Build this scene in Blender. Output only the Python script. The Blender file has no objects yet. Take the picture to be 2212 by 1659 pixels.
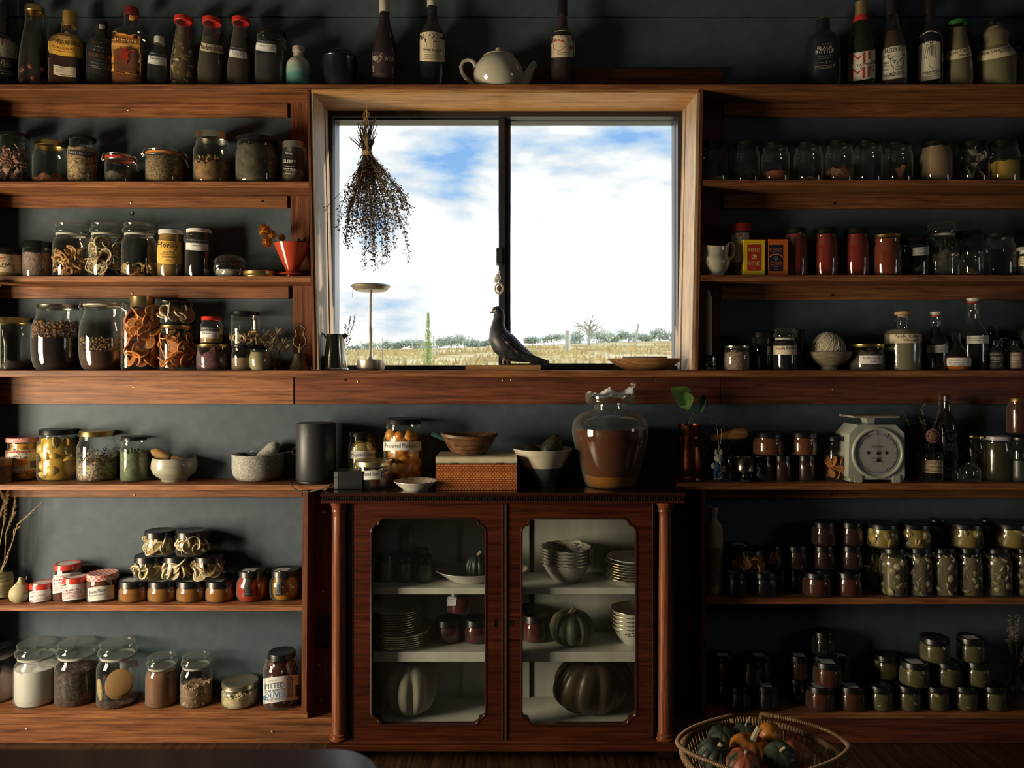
import bpy, math, random
from mathutils import Vector, Matrix, noise
from mathutils.geometry import tessellate_polygon
R_ = random.Random(7)
pi = math.pi
sc = bpy.context.scene
COL = sc.collection
# photograph measures: pixel (x, y) at a depth of d metres in front of the lens -> metres
F, CX, HY, ZC = 1600.0, 1106.0, 795.0, 1.225
SF, WALL, CF = 2.41, 2.55, 2.30            # depth of the shelf fronts, of the wall, of the cabinet front
def WX(px, d): return (px - CX) * d / F
def WZ(py, d): return ZC - (py - HY) * d / F
def C(r, g, b):
    return tuple((c / 12.92 if c <= .04045 else ((c + .055) / 1.055) ** 2.4) for c in (r / 255, g / 255, b / 255))

# ---------------------------------------------------------------- camera, sky, lights, exposure
cam = bpy.data.cameras.new('camera'); camo = bpy.data.objects.new('camera', cam); COL.objects.link(camo)
camo.location = (0, 0, ZC); camo.rotation_euler = (pi / 2, 0, 0)
cam.sensor_width = 36; cam.lens = 36 * F / 2212; cam.shift_y = -34.5 / 2212; cam.clip_start = .02; cam.clip_end = 2000
cam.dof.use_dof = True; cam.dof.focus_distance = 2.42; cam.dof.aperture_fstop = 9
sc.camera = camo
vs = sc.view_settings
vs.view_transform = 'Standard'; vs.look = 'None'; vs.gamma = 1; vs.exposure = 0.0; vs.use_curve_mapping = False
sc.cycles.caustics_reflective = False; sc.cycles.caustics_refractive = False
sc.cycles.transparent_max_bounces = 24; sc.cycles.sample_clamp_indirect = 4
sc.cycles.max_bounces = 8; sc.cycles.diffuse_bounces = 3; sc.cycles.glossy_bounces = 4

w = bpy.data.worlds.new('sky'); sc.world = w; w.use_nodes = True
N, L = w.node_tree.nodes, w.node_tree.links
N.clear()
def wn(t, **k):
    n = N.new(t)
    for a, b in k.items(): setattr(n, a, b)
    return n
def wmath(op, a, b=None):
    n = wn('ShaderNodeMath', operation=op)
    for i, v in enumerate((a, b)):
        if v is None: continue
        if isinstance(v, (int, float)): n.inputs[i].default_value = v
        else: L.new(v, n.inputs[i])
    return n.outputs[0]
tc = wn('ShaderNodeTexCoord'); sep = wn('ShaderNodeSeparateXYZ'); L.new(tc.outputs['Generated'], sep.inputs[0])
mp = wn('ShaderNodeMapping'); mp.inputs['Scale'].default_value = (1, 1, 2.0); mp.inputs['Location'].default_value = (3.1, .7, .35)
L.new(tc.outputs['Generated'], mp.inputs[0])
n1 = wn('ShaderNodeTexNoise'); n1.inputs['Scale'].default_value = 4.5; n1.inputs['Detail'].default_value = 6; n1.inputs['Roughness'].default_value = .52
L.new(mp.outputs[0], n1.inputs['Vector'])
mp2 = wn('ShaderNodeMapping'); mp2.inputs['Scale'].default_value = (3, 3, 12); mp2.inputs['Rotation'].default_value = (0, -.25, 0)
L.new(tc.outputs['Generated'], mp2.inputs[0])
n2 = wn('ShaderNodeTexNoise'); n2.inputs['Scale'].default_value = 5; n2.inputs['Detail'].default_value = 4; L.new(mp2.outputs[0], n2.inputs['Vector'])
# cloud cover thins towards the zenith and towards the east of the view
cov = wmath('ADD', wmath('MULTIPLY', n1.outputs['Fac'], 1.0), wmath('MULTIPLY', n2.outputs['Fac'], .28))
cov = wmath('SUBTRACT', cov, wmath('MULTIPLY', sep.outputs['X'], .10))
cov = wmath('SUBTRACT', cov, wmath('MULTIPLY', sep.outputs['Z'], .38))
rp = wn('ShaderNodeValToRGB'); L.new(cov, rp.inputs[0])
e = rp.color_ramp.elements
e[0].position = .36; e[0].color = (.27, .52, .93, 1); e[1].position = .74; e[1].color = (5.0, 5.0, 5.0, 1)
m = e.new(.43); m.color = (.58, .76, .95, 1); m = e.new(.49); m.color = (.86, .92, .97, 1); m = e.new(.57); m.color = (1.2, 1.2, 1.2, 1)
bg = wn('ShaderNodeBackground'); bg.inputs['Strength'].default_value = 1.0
gm = wn('ShaderNodeMix'); gm.data_type = 'RGBA'; L.new(wmath('LESS_THAN', sep.outputs['Z'], -.01), gm.inputs[0]); L.new(rp.outputs[0], gm.inputs[6]); gm.inputs[7].default_value = (.35, .28, .15, 1)
out = wn('ShaderNodeOutputWorld'); L.new(gm.outputs[2], bg.inputs[0]); L.new(bg.outputs[0], out.inputs[0])

def area(name, loc, rot, sx, sz, watts, col):
    l = bpy.data.lights.new(name, 'AREA'); l.shape = 'RECTANGLE'; l.size = sx; l.size_y = sz; l.energy = watts; l.color = col
    o = bpy.data.objects.new(name, l); COL.objects.link(o); o.location = loc; o.rotation_euler = rot
    return o
XL, XR, YB, ZT = -2.50, 3.5, -2.6, 2.62     # room: left wall, right wall, wall behind, ceiling
# daylight standing in the glazed door of the left wall and in the small window of the right wall
area('daylight_left', (XL - .16, 1.30, .92), (0, -pi / 2, 0), 1.08, .95, 150, (1.0, .82, .56))
area('daylight_right', (XR + .16, .75, 1.45), (0, pi / 2, 0), .62, .75, 5, (.95, .97, 1.0))
sl = bpy.data.lights.new('sun', 'SUN'); sl.energy = 6.0; sl.angle = .03; sl.color = (1, .93, .8)
so = bpy.data.objects.new('sun', sl); COL.objects.link(so); so.rotation_euler = Vector((-1, -.22, -.26)).to_track_quat('-Z', 'Y').to_euler()

# ---------------------------------------------------------------- materials
MC = {}
def newmat(key):
    m = bpy.data.materials.new(str(key)[:60]); m.use_nodes = True
    nt = m.node_tree; b = nt.nodes['Principled BSDF']
    MC[key] = m
    return m, nt, b
def P(col, rough=.5, metal=0.0, spec=.5, coat=0.0, emit=0):
    key = ('P', tuple(round(c, 4) for c in col), rough, metal, spec, coat)
    if key in MC: return MC[key]
    m, nt, b = newmat(key)
    b.inputs['Base Color'].default_value = (*col, 1); b.inputs['Roughness'].default_value = rough
    b.inputs['Metallic'].default_value = metal; b.inputs['Specular IOR Level'].default_value = spec
    b.inputs['Coat Weight'].default_value = coat; b.inputs['Coat Roughness'].default_value = .05
    return m
def tex(nt, kind, scale, detail=3, stretch=(1, 1, 1), coord='Object'):
    t = nt.nodes.new('ShaderNodeTexCoord'); mp = nt.nodes.new('ShaderNodeMapping'); mp.inputs['Scale'].default_value = stretch
    nt.links.new(t.outputs[coord], mp.inputs[0])
    n = nt.nodes.new(kind); n.inputs['Scale'].default_value = scale
    if 'Detail' in n.inputs: n.inputs['Detail'].default_value = detail
    nt.links.new(mp.outputs[0], n.inputs['Vector'])
    return n
def ramp(nt, src, stops):
    r = nt.nodes.new('ShaderNodeValToRGB'); nt.links.new(src, r.inputs[0]); e = r.color_ramp.elements
    e[0].position, e[0].color = stops[0][0], (*stops[0][1], 1); e[1].position, e[1].color = stops[-1][0], (*stops[-1][1], 1)
    for p, c in stops[1:-1]:
        x = e.new(p); x.color = (*c, 1)
    return r.outputs[0]
def bump(nt, b, src, strength, dist=.002):
    n = nt.nodes.new('ShaderNodeBump'); n.inputs['Strength'].default_value = strength; n.inputs['Distance'].default_value = dist
    nt.links.new(src, n.inputs['Height']); nt.links.new(n.outputs[0], b.inputs['Normal'])
def NM(c1, c2, scale=20, rough=.6, stretch=(1, 1, 1), bmp=0.0, lo=.35, hi=.65, detail=3, spec=.4, metal=0.0, coat=0.0, dist=.002, c3=None):
    """two colours mixed by noise"""
    key = ('N', c1, c2, scale, rough, stretch, bmp, lo, hi, detail, metal, coat, c3)
    if key in MC: return MC[key]
    m, nt, b = newmat(key)
    n = tex(nt, 'ShaderNodeTexNoise', scale, detail, stretch)
    st = [(lo, c1), (hi, c2)] if c3 is None else [(lo, c1), ((lo + hi) / 2, c2), (hi, c3)]
    nt.links.new(ramp(nt, n.outputs['Fac'], st), b.inputs['Base Color'])
    b.inputs['Roughness'].default_value = rough; b.inputs['Specular IOR Level'].default_value = spec; b.inputs['Metallic'].default_value = metal
    b.inputs['Coat Weight'].default_value = coat; b.inputs['Coat Roughness'].default_value = .04
    if bmp: bump(nt, b, n.outputs['Fac'], bmp, dist)
    return m
def VG(cols, scale=220, rough=.7, bmp=.8, stretch=(1, 1, 1)):
    """grains: every cell one of the colours, with relief"""
    key = ('V', tuple(cols), scale, stretch)
    if key in MC: return MC[key]
    m, nt, b = newmat(key)
    v = tex(nt, 'ShaderNodeTexVoronoi', scale, 0, stretch)
    s = nt.nodes.new('ShaderNodeSeparateColor'); nt.links.new(v.outputs['Color'], s.inputs[0])
    k = len(cols) - 1
    nt.links.new(ramp(nt, s.outputs[0], [(.15 + .7 * i / k, c) for i, c in enumerate(cols)]), b.inputs['Base Color'])
    b.inputs['Roughness'].default_value = rough
    bump(nt, b, v.outputs['Distance'], -bmp, .003)
    return m
def wood(key, c1, c2, axis='x', rough=.55, spec=.35, coat=0.0, bmp=.25, knots=True):
    key = ('W', key, axis)
    if key in MC: return MC[key]
    m, nt, b = newmat(key)
    st = {'x': (1.3, 26, 26), 'z': (26, 26, 1.3), 'y': (26, 1.3, 26)}[axis]
    n = tex(nt, 'ShaderNodeTexNoise', 3.2, 7, st); n.inputs['Distortion'].default_value = .35; n.inputs['Roughness'].default_value = .62
    st2 = tuple(.5 if s < 5 else 2.2 for s in st)
    n2 = tex(nt, 'ShaderNodeTexNoise', 2.2, 2, st2)
    st3 = tuple(9 if s < 5 else 320 for s in st)
    n3 = tex(nt, 'ShaderNodeTexNoise', 1.0, 2, st3)
    mid = tuple((a + c) / 2 for a, c in zip(c1, c2)); dk = tuple(a * .38 for a in c1)
    grain = ramp(nt, n.outputs['Fac'], [(.28, dk), (.42, c1), (.55, mid), (.70, c2)])
    tone = ramp(nt, n2.outputs['Fac'], [(.3, (.62, .58, .55)), (.7, (1.12, 1.1, 1.08))])
    mx = nt.nodes.new('ShaderNodeMix'); mx.data_type = 'RGBA'; mx.blend_type = 'MULTIPLY'; mx.inputs[0].default_value = 1
    nt.links.new(grain, mx.inputs[6]); nt.links.new(tone, mx.inputs[7])
    pore = ramp(nt, n3.outputs['Fac'], [(.36, (.5, .45, .4)), (.46, (1, 1, 1))])
    mx2 = nt.nodes.new('ShaderNodeMix'); mx2.data_type = 'RGBA'; mx2.blend_type = 'MULTIPLY'; mx2.inputs[0].default_value = .8
    nt.links.new(mx.outputs[2], mx2.inputs[6]); nt.links.new(pore, mx2.inputs[7])
    nt.links.new(mx2.outputs[2], b.inputs['Base Color'])
    b.inputs['Roughness'].default_value = rough; b.inputs['Specular IOR Level'].default_value = spec
    b.inputs['Coat Weight'].default_value = coat; b.inputs['Coat Roughness'].default_value = .06
    bump(nt, b, n.outputs['Fac'], bmp, .0015)
    return m
def glass(tint=(.93, .95, .94), edge=.55, rough=.015, refl=1.0, dust_haze=1.0):
    """thin sheet of glass: clear, mirror-like at grazing angles"""
    key = ('G', tint, edge, rough, refl, dust_haze)
    if key in MC: return MC[key]
    m = bpy.data.materials.new('glass'); m.use_nodes = True; MC[key] = m
    nt = m.node_tree; nt.nodes.clear(); A = nt.nodes.new; K = nt.links.new
    o = A('ShaderNodeOutputMaterial'); mix = A('ShaderNodeMixShader'); t = A('ShaderNodeBsdfTransparent'); g = A('ShaderNodeBsdfGlossy')
    g.inputs['Roughness'].default_value = rough
    lw = A('ShaderNodeLayerWeight'); lw.inputs['Blend'].default_value = .5
    pw = A('ShaderNodeMath'); pw.operation = 'POWER'; pw.inputs[1].default_value = 4.0; K(lw.outputs['Facing'], pw.inputs[0])
    ma = A('ShaderNodeMath'); ma.operation = 'MULTIPLY_ADD'; ma.inputs[1].default_value = .72 * refl; ma.inputs[2].default_value = .05 * refl; K(pw.outputs[0], ma.inputs[0])
    pw2 = A('ShaderNodeMath'); pw2.operation = 'POWER'; pw2.inputs[1].default_value = 3.0; K(lw.outputs['Facing'], pw2.inputs[0])
    cr = A('ShaderNodeValToRGB'); K(pw2.outputs[0], cr.inputs[0]); e = cr.color_ramp.elements
    e[0].color = (*tint, 1); e[1].color = (*(c * edge for c in tint), 1)
    K(cr.outputs[0], t.inputs[0]); K(ma.outputs[0], mix.inputs[0]); K(t.outputs[0], mix.inputs[1]); K(g.outputs[0], mix.inputs[2])
    df = A('ShaderNodeBsdfDiffuse'); df.inputs[0].default_value = (.55, .58, .54, 1); m2 = A('ShaderNodeMixShader'); mb = A('ShaderNodeMath'); mb.operation = 'MULTIPLY_ADD'; mb.inputs[1].default_value = .22 * dust_haze; mb.inputs[2].default_value = .012 * dust_haze  # pale diffuse haze at the edges stands in for light refracted there
    K(pw2.outputs[0], mb.inputs[0]); K(mb.outputs[0], m2.inputs[0]); K(mix.outputs[0], m2.inputs[1]); K(df.outputs[0], m2.inputs[2]); K(m2.outputs[0], o.inputs[0])
    return m
GL = glass()
BLACK = P(C(18, 19, 22), .32, spec=.5); GOLD = P((.62, .45, .16), .28, 1.0); SILVER = P((.62, .60, .52), .25, 1.0)
RED = P((.62, .03, .02), .35); WHITE = P((.72, .71, .66), .45); GREEN = P((.03, .16, .05), .4); WIRE = P((.6, .6, .6), .25, 1.0)
PAPER = P((.70, .69, .66), .7); CREAM = P((.66, .57, .40), .7); INK = P((.012, .012, .014), .6)
LIDS = dict(black=BLACK, gold=GOLD, silver=SILVER, red=RED, white=WHITE, green=GREEN)

# ---------------------------------------------------------------- mesh building
class MB:
    def __init__(s): s.v = []; s.f = []; s.m = []
    def add(s, v, f, m=0):
        b = len(s.v); s.v += [tuple(p) for p in v]
        for q in f: s.f.append(tuple(b + i for i in q)); s.m.append(m)
        return s
    def hexa(s, p, m=0):
        return s.add(p, [(0, 1, 2, 3), (7, 6, 5, 4), (0, 4, 5, 1), (1, 5, 6, 2), (2, 6, 7, 3), (3, 7, 4, 0)], m)
    def box(s, x0, x1, y0, y1, z0, z1, m=0):
        return s.hexa([(x0, y0, z0), (x0, y1, z0), (x1, y1, z0), (x1, y0, z0), (x0, y0, z1), (x0, y1, z1), (x1, y1, z1), (x1, y0, z1)], m)
    def bbox(s, x0, x1, y0, y1, z0, z1, b=.002, m=0):
        """box with chamfered edges along its front and top"""
        pr = [(y0, z0 + b), (y0 + b, z0), (y1 - b, z0), (y1, z0 + b), (y1, z1 - b), (y1 - b, z1), (y0 + b, z1), (y0, z1 - b)]
        n = len(pr)
        v = [(x0, y, z) for y, z in pr] + [(x1, y, z) for y, z in pr]
        return s.add(v, [tuple(range(n)), tuple(range(2 * n - 1, n - 1, -1))] + [(i, i + n, (i + 1) % n + n, (i + 1) % n) for i in range(n)], m)
    def lathe(s, prof, n=28, o=(0, 0, 0), m=0, p=2.0, asp=1.0, rot=0.0):
        rings = []
        v = []
        for r, z in prof:
            if r < 1e-6:
                rings.append([len(v)]); v.append((o[0], o[1], o[2] + z)); continue
            ring = []
            for i in range(n):
                a = 2 * pi * i / n + rot; c, q = math.cos(a), math.sin(a)
                k = 1 if p == 2 else (abs(c) ** p + abs(q) ** p) ** (-1 / p)
                ring.append(len(v)); v.append((o[0] + r * k * c, o[1] + r * k * q * asp, o[2] + z))
            rings.append(ring)
        f = []
        for a, b in zip(rings, rings[1:]):
            if len(a) == 1 and len(b) == 1: continue
            for i in range(n):
                j = (i + 1) % n
                if len(a) == 1: f.append((a[0], b[i], b[j]) if False else (a[0], b[j], b[i]))
                elif len(b) == 1: f.append((a[i], a[j], b[0]))
                else: f.append((a[i], a[j], b[j], b[i]))
        return s.add(v, f, m)
    def tube(s, pts, r, n=6, m=0, cap=True, flat=1.0):
        pts = [Vector(p) for p in pts]; k = len(pts)
        rr = r if isinstance(r, (list, tuple)) else [r] * k
        v = []; up = Vector((0, 0, 1)); pn = None
        for i in range(k):
            t = (pts[min(i + 1, k - 1)] - pts[max(i - 1, 0)])
            t = t.normalized() if t.length > 1e-9 else Vector((0, 0, 1))
            if pn is None:
                ref = Vector((0, 1, 0)) if abs(t.y) < .9 else Vector((1, 0, 0))
                pn = t.cross(ref).normalized()
            pn = (pn - t * pn.dot(t)); pn = pn.normalized() if pn.length > 1e-6 else t.orthogonal().normalized()
            bn = t.cross(pn)
            for j in range(n):
                a = 2 * pi * j / n
                v.append(pts[i] + (pn * math.cos(a) + bn * math.sin(a) * flat) * rr[i])
        f = [(i * n + j, i * n + (j + 1) % n, (i + 1) * n + (j + 1) % n, (i + 1) * n + j) for i in range(k - 1) for j in range(n)]
        if cap: f += [tuple(range(n - 1, -1, -1)), tuple((k - 1) * n + j for j in range(n))]
        return s.add(v, f, m)
    def ell(s, c, r, n=12, k=8, M=None, m=0):
        v = []; f = []
        for i in range(k + 1):
            t = pi * i / k
            for j in range(n):
                a = 2 * pi * j / n
                q = Vector((r[0] * math.sin(t) * math.cos(a), r[1] * math.sin(t) * math.sin(a), r[2] * math.cos(t)))
                if M is not None: q = M @ q
                v.append(q + Vector(c))
        f = [(i * n + j, (i + 1) * n + j, (i + 1) * n + (j + 1) % n, i * n + (j + 1) % n) for i in range(k) for j in range(n)]
        return s.add(v, f, m)
    def torus(s, c, R, r, n=28, k=8, M=None, m=0, asp=1.0, a0=0, a1=2 * pi):
        pts = []
        full = abs(a1 - a0 - 2 * pi) < 1e-6
        cnt = n if full else n + 1
        v = []
        for i in range(cnt):
            a = a0 + (a1 - a0) * i / n
            for j in range(k):
                b = 2 * pi * j / k
                q = Vector(((R + r * math.cos(b)) * math.cos(a), (R + r * math.cos(b)) * math.sin(a) * asp, r * math.sin(b)))
                if M is not None: q = M @ q
                v.append(q + Vector(c))
        f = [(i * k + j, ((i + 1) % cnt) * k + j, ((i + 1) % cnt) * k + (j + 1) % k, i * k + (j + 1) % k) for i in range(n) for j in range(k)]
        return s.add(v, f, m)
    def prism(s, pts, y0, y1, m=0, holes=()):
        """outline in x, z with holes, given thickness along y"""
        loops = [[Vector((x, 0, z)) for x, z in pts]] + [[Vector((x, 0, z)) for x, z in h] for h in holes]
        flat = [q for l in loops for q in l]; n = len(flat)
        tri = tessellate_polygon(loops)
        v = [(q.x, y0, q.z) for q in flat] + [(q.x, y1, q.z) for q in flat]
        f = []
        for a, b, c in tri:
            f.append((a, b, c)); f.append((c + n, b + n, a + n))
        st = 0
        for l in loops:
            k = len(l)
            f += [(st + i, st + (i + 1) % k, st + (i + 1) % k + n, st + i + n) for i in range(k)]
            st += k
        return s.add(v, f, m)
    def mesh(s, name, mats, smooth=True, ang=.7):
        me = bpy.data.meshes.new(name); me.from_pydata(s.v, [], s.f)
        for q in (mats if isinstance(mats, (list, tuple)) else [mats]): me.materials.append(q)
        me.polygons.foreach_set('material_index', s.m)
        me.update()
        if smooth:
            me.polygons.foreach_set('use_smooth', [True] * len(me.polygons)); me.set_sharp_from_angle(angle=ang)
        return me
    def build(s, name, mats, parent=None, loc=(0, 0, 0), smooth=True, kind=None, ang=.7):
        return ob(name, s.mesh(name, mats, smooth, ang), parent, loc, kind)
def ob(name, me, parent=None, loc=(0, 0, 0), kind=None, rot=None):
    o = bpy.data.objects.new(name, me); COL.objects.link(o); o.location = loc
    if rot is not None: o.rotation_euler = rot
    if parent is not None: o.parent = parent
    if kind: o['kind'] = kind
    return o
def tag(o, label, cat, group=None):
    o['label'] = label; o['category'] = cat
    if group: o['group'] = group
    return o
def thing(name, label, cat, loc=(0, 0, 0), group=None):
    o = bpy.data.objects.new(name, None); COL.objects.link(o); o.location = loc; o.empty_display_size = .02
    return tag(o, label, cat, group)
def struct(o): o['kind'] = 'structure'; return o
def sroot(name):
    o = bpy.data.objects.new(name, None); COL.objects.link(o); o['kind'] = 'structure'; return o

# ---------------------------------------------------------------- writing
TC = {}
def text_geo(s):
    if s in TC: return TC[s]
    cu = bpy.data.curves.new('t', 'FONT'); cu.body = s; cu.resolution_u = 1
    o = bpy.data.objects.new('t', cu); COL.objects.link(o)
    dg = bpy.context.evaluated_depsgraph_get()
    me = bpy.data.meshes.new_from_object(o.evaluated_get(dg))
    v = [(p.co.x, p.co.y) for p in me.vertices]; f = [tuple(p.vertices) for p in me.polygons]
    bpy.data.objects.remove(o); bpy.data.curves.remove(cu); bpy.data.meshes.remove(me)
    if not v: v = [(0, 0), (1, 1)]
    x0 = min(p[0] for p in v); x1 = max(p[0] for p in v); y0 = min(p[1] for p in v); y1 = max(p[1] for p in v)
    v = [((x - x0) / max(x1 - x0, 1e-6), (y - y0) / max(y1 - y0, 1e-6)) for x, y in v]
    TC[s] = (v, f)
    return TC[s]
def decal(root, mapper, lab=None, marks=(), name='paper_label'):
    """lab: (x0, y0, x1, y1, material[, arch]) a paper patch; marks: writing and print on it, all in photo pixels"""
    par = root
    if lab:
        x0, y0, x1, y1, mt = lab[:5]; arch = lab[5] if len(lab) > 5 else 0
        b = MB(); nx, ny = 10, 4
        v = []
        for j in range(ny + 1):
            for i in range(nx + 1):
                u = i / nx; yt = y0 + arch * (1 - math.sin(pi * u))
                v.append(mapper(x0 + (x1 - x0) * u, yt + (y1 - yt) * j / ny, .0006))
        b.add(v, [(j * (nx + 1) + i, (j + 1) * (nx + 1) + i, (j + 1) * (nx + 1) + i + 1, j * (nx + 1) + i + 1) for j in range(ny) for i in range(nx)])
        par = b.build(name, mt, root)
    if marks:
        b = MB(); mats = []
        def mi(c):
            if c not in mats: mats.append(c)
            return mats.index(c)
        for k, q in enumerate(marks):
            off = .0011 + .00008 * (k % 8)
            if q[0] == 'L':                      # lines of print too fine to read
                _, x0, y0, x1, y1, n, c = q
                rr = random.Random(int(x0 * 7 + y0))
                for i in range(n):
                    yy = y0 + (y1 - y0) * (i + .3) / n; hh = min((y1 - y0) / n * .38, 1.3); x = x0
                    while x < x1:
                        xe = min(x + rr.uniform(2, 6), x1)
                        b.add([mapper(x, yy, off), mapper(x, yy + hh, off), mapper(xe, yy + hh, off), mapper(xe, yy, off)], [(0, 1, 2, 3)], mi(c)); x = xe + rr.uniform(.6, 1.4)
            elif q[0] == 'P':                    # filled shape
                pts, c = q[1], q[2]
                tri = tessellate_polygon([[Vector((x, y, 0)) for x, y in pts]])
                b.add([mapper(x, y, off) for x, y in pts], tri, mi(c))
            elif q[0] == 'O':                    # ellipse
                _, x, y, rx, ry, c = q
                b.add([mapper(x, y, off)] + [mapper(x + rx * math.cos(a), y + ry * math.sin(a), off) for a in [2 * pi * i / 20 for i in range(20)]], [(0, 1 + i, 1 + (i + 1) % 20) for i in range(20)], mi(c))
            elif q[0] == 'S':                    # pen stroke
                _, pts, wd, c = q
                for (ax, ay), (bx, by) in zip(pts, pts[1:]):
                    l = math.hypot(bx - ax, by - ay) or 1; nx, ny = -(by - ay) / l * wd / 2, (bx - ax) / l * wd / 2
                    b.add([mapper(ax + nx, ay + ny, off), mapper(ax - nx, ay - ny, off), mapper(bx - nx, by - ny, off), mapper(bx + nx, by + ny, off)], [(0, 1, 2, 3)], mi(c))
            else:                                # (text, x0, y0, x1, y1, material[, tilt px])
                s, x0, y0, x1, y1, c = q[:6]; tl = q[6] if len(q) > 6 else 0
                v, f = text_geo(s)
                b.add([mapper(x0 + (x1 - x0) * u, y1 + (y0 - y1) * t + tl * u, off) for u, t in v], f, mi(c))
        b.build('lettering', mats, par, smooth=False)
    return par
# ---------------------------------------------------------------- jars and bottles
PR = {   # outlines: radius and height as shares of the body's
    'std': [(.86, 0), (.95, .015), (1, .05), (1, .70), (.98, .77), (.92, .83), (.86, .87), (.85, .9), (.88, .91), (.88, .94), (.85, .95), (.85, 1)],
    'jam': [(.86, 0), (.95, .02), (1, .07), (1, .66), (.98, .74), (.93, .80), (.90, .84), (.90, .88), (.92, .9), (.92, 1)],
    'straight': [(.9, 0), (.97, .015), (1, .05), (1, .84), (.98, .88), (.95, .91), (.94, 1)],
    'tub': [(.84, 0), (.92, .02), (.98, .08), (1, .16), (1, .62), (.98, .70), (.95, .76), (.93, .80), (.93, 1)],
    'round': [(.68, 0), (.78, .015), (.88, .06), (.96, .16), (1, .30), (1, .56), (.97, .68), (.90, .78), (.82, .84), (.78, .88), (.78, 1)],
    'mason': [(.84, 0), (.92, .012), (.97, .04), (1, .10), (1, .66), (.99, .74), (.95, .80), (.89, .845), (.85, .88), (.84, .90), (.87, .91), (.87, .925), (.84, .935), (.84, 1)],
    'onion': [(.62, 0), (.74, .02), (.90, .14), (.99, .34), (1, .5), (.97, .66), (.90, .78), (.84, .83), (.84, 1)],
    'apo': [(.88, 0), (.96, .015), (1, .05), (1, .74), (.98, .82), (.92, .89), (.84, .94), (.80, .97), (.80, 1)],
    'wine': [(.86, 0), (.95, .006), (1, .02), (1, .58), (.97, .635), (.85, .69), (.62, .745), (.45, .79), (.40, .83), (.37, .92), (.37, .99), (.34, 1)],
    'burg': [(.86, 0), (.95, .006), (1, .02), (1, .42), (.97, .50), (.86, .60), (.70, .69), (.54, .77), (.44, .83), (.39, .90), (.37, .99), (.34, 1)],
    'spirit': [(.9, 0), (.97, .01), (1, .03), (1, .62), (.98, .68), (.88, .745), (.62, .79), (.45, .82), (.40, .86), (.40, 1)],
    'carafe': [(.9, 0), (.97, .01), (1, .03), (1, .30), (.97, .40), (.86, .56), (.70, .74), (.58, .87), (.55, .93), (.60, .95), (.60, 1)],
    'curvy': [(.9, 0), (.97, .01), (1, .04), (1, .44), (.97, .50), (.82, .57), (.66, .64), (.62, .68), (.66, .74), (.69, .79), (.66, .84), (.52, .88), (.40, .90), (.40, 1)],
    'small': [(.86, 0), (.95, .015), (1, .05), (1, .52), (.98, .62), (.88, .72), (.66, .80), (.45, .85), (.42, .88), (.42, 1)],
    'cork': [(.88, 0), (.97, .012), (1, .04), (1, .60), (.97, .67), (.88, .715), (.70, .74), (.42, .755), (.30, .77), (.29, .86), (.30, .885), (.42, .90), (.42, .915), (.30, .92), (.30, 1)],
    'swing': [(.88, 0), (.97, .01), (1, .03), (1, .46), (.97, .52), (.82, .58), (.62, .63), (.50, .68), (.44, .74), (.38, .86), (.40, .88), (.36, .90), (.36, 1)],
    'flask': [(.62, 0), (.80, .015), (.93, .08), (1, .20), (.98, .30), (.86, .42), (.62, .54), (.42, .63), (.32, .70), (.28, .80), (.28, .90), (.34, .91), (.34, .94), (.28, .95), (.28, 1)],
    'stone': [(.84, 0), (.95, .012), (1, .04), (1, .66), (.97, .735), (.86, .79), (.62, .825), (.42, .85), (.40, .87), (.40, .92), (.50, .935), (.50, .98), (.44, 1)],
}
class Body:
    def __init__(s, prof, c, w, d, zs, X, H, n=28, p=2.0, asp=1.0, R=None):
        s.R = R if R else (w / 2) * d / F; s.H = H; s.c, s.w, s.d, s.zs, s.X, s.n, s.p, s.asp = c, w, d, zs, X, n, p, asp
        s.al = math.atan2(-X, d)
        s.pr = [(r * s.R, z * H) for r, z in prof]
    def rz(s, z):
        q = s.pr
        if z <= q[0][1]: return q[0][0]
        for (r0, z0), (r1, z1) in zip(q, q[1:]):
            if z0 <= z <= z1: return r0 + (r1 - r0) * (z - z0) / max(z1 - z0, 1e-9)
        return q[-1][0]
    def pt(s, th, z, off=0.0, k=1.0):
        a = th - pi / 2; c, q = math.cos(a), math.sin(a)
        kk = 1 if s.p == 2 else (abs(c) ** s.p + abs(q) ** s.p) ** (-1 / s.p)
        r = s.rz(z) * kk * k + off
        return (r * c, r * q * s.asp, z)
    def map(s, px, py, off=0.0):
        t = (px - s.c) / (s.w / 2); t = max(-1.6, min(1.6, t))
        if abs(t) <= .94: th = math.asin(t)
        else: th = math.copysign(math.asin(.94) + (abs(t) - .94) * 2.2, t)
        df = s.d - s.R * s.asp * math.cos(th)
        z = ZC - (py - HY) * df / F - s.zs
        return s.pt(th + s.al, z, off)
class Flat:
    """front face of a box standing at c, its base at zs"""
    def __init__(s, c, d, zs, X, y): s.c, s.d, s.zs, s.X, s.y = c, d, zs, X, y
    def map(s, px, py, off=0.0): return (WX(px, s.d + s.y) - s.X, s.y - off, WZ(py, s.d + s.y) - s.zs)

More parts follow.
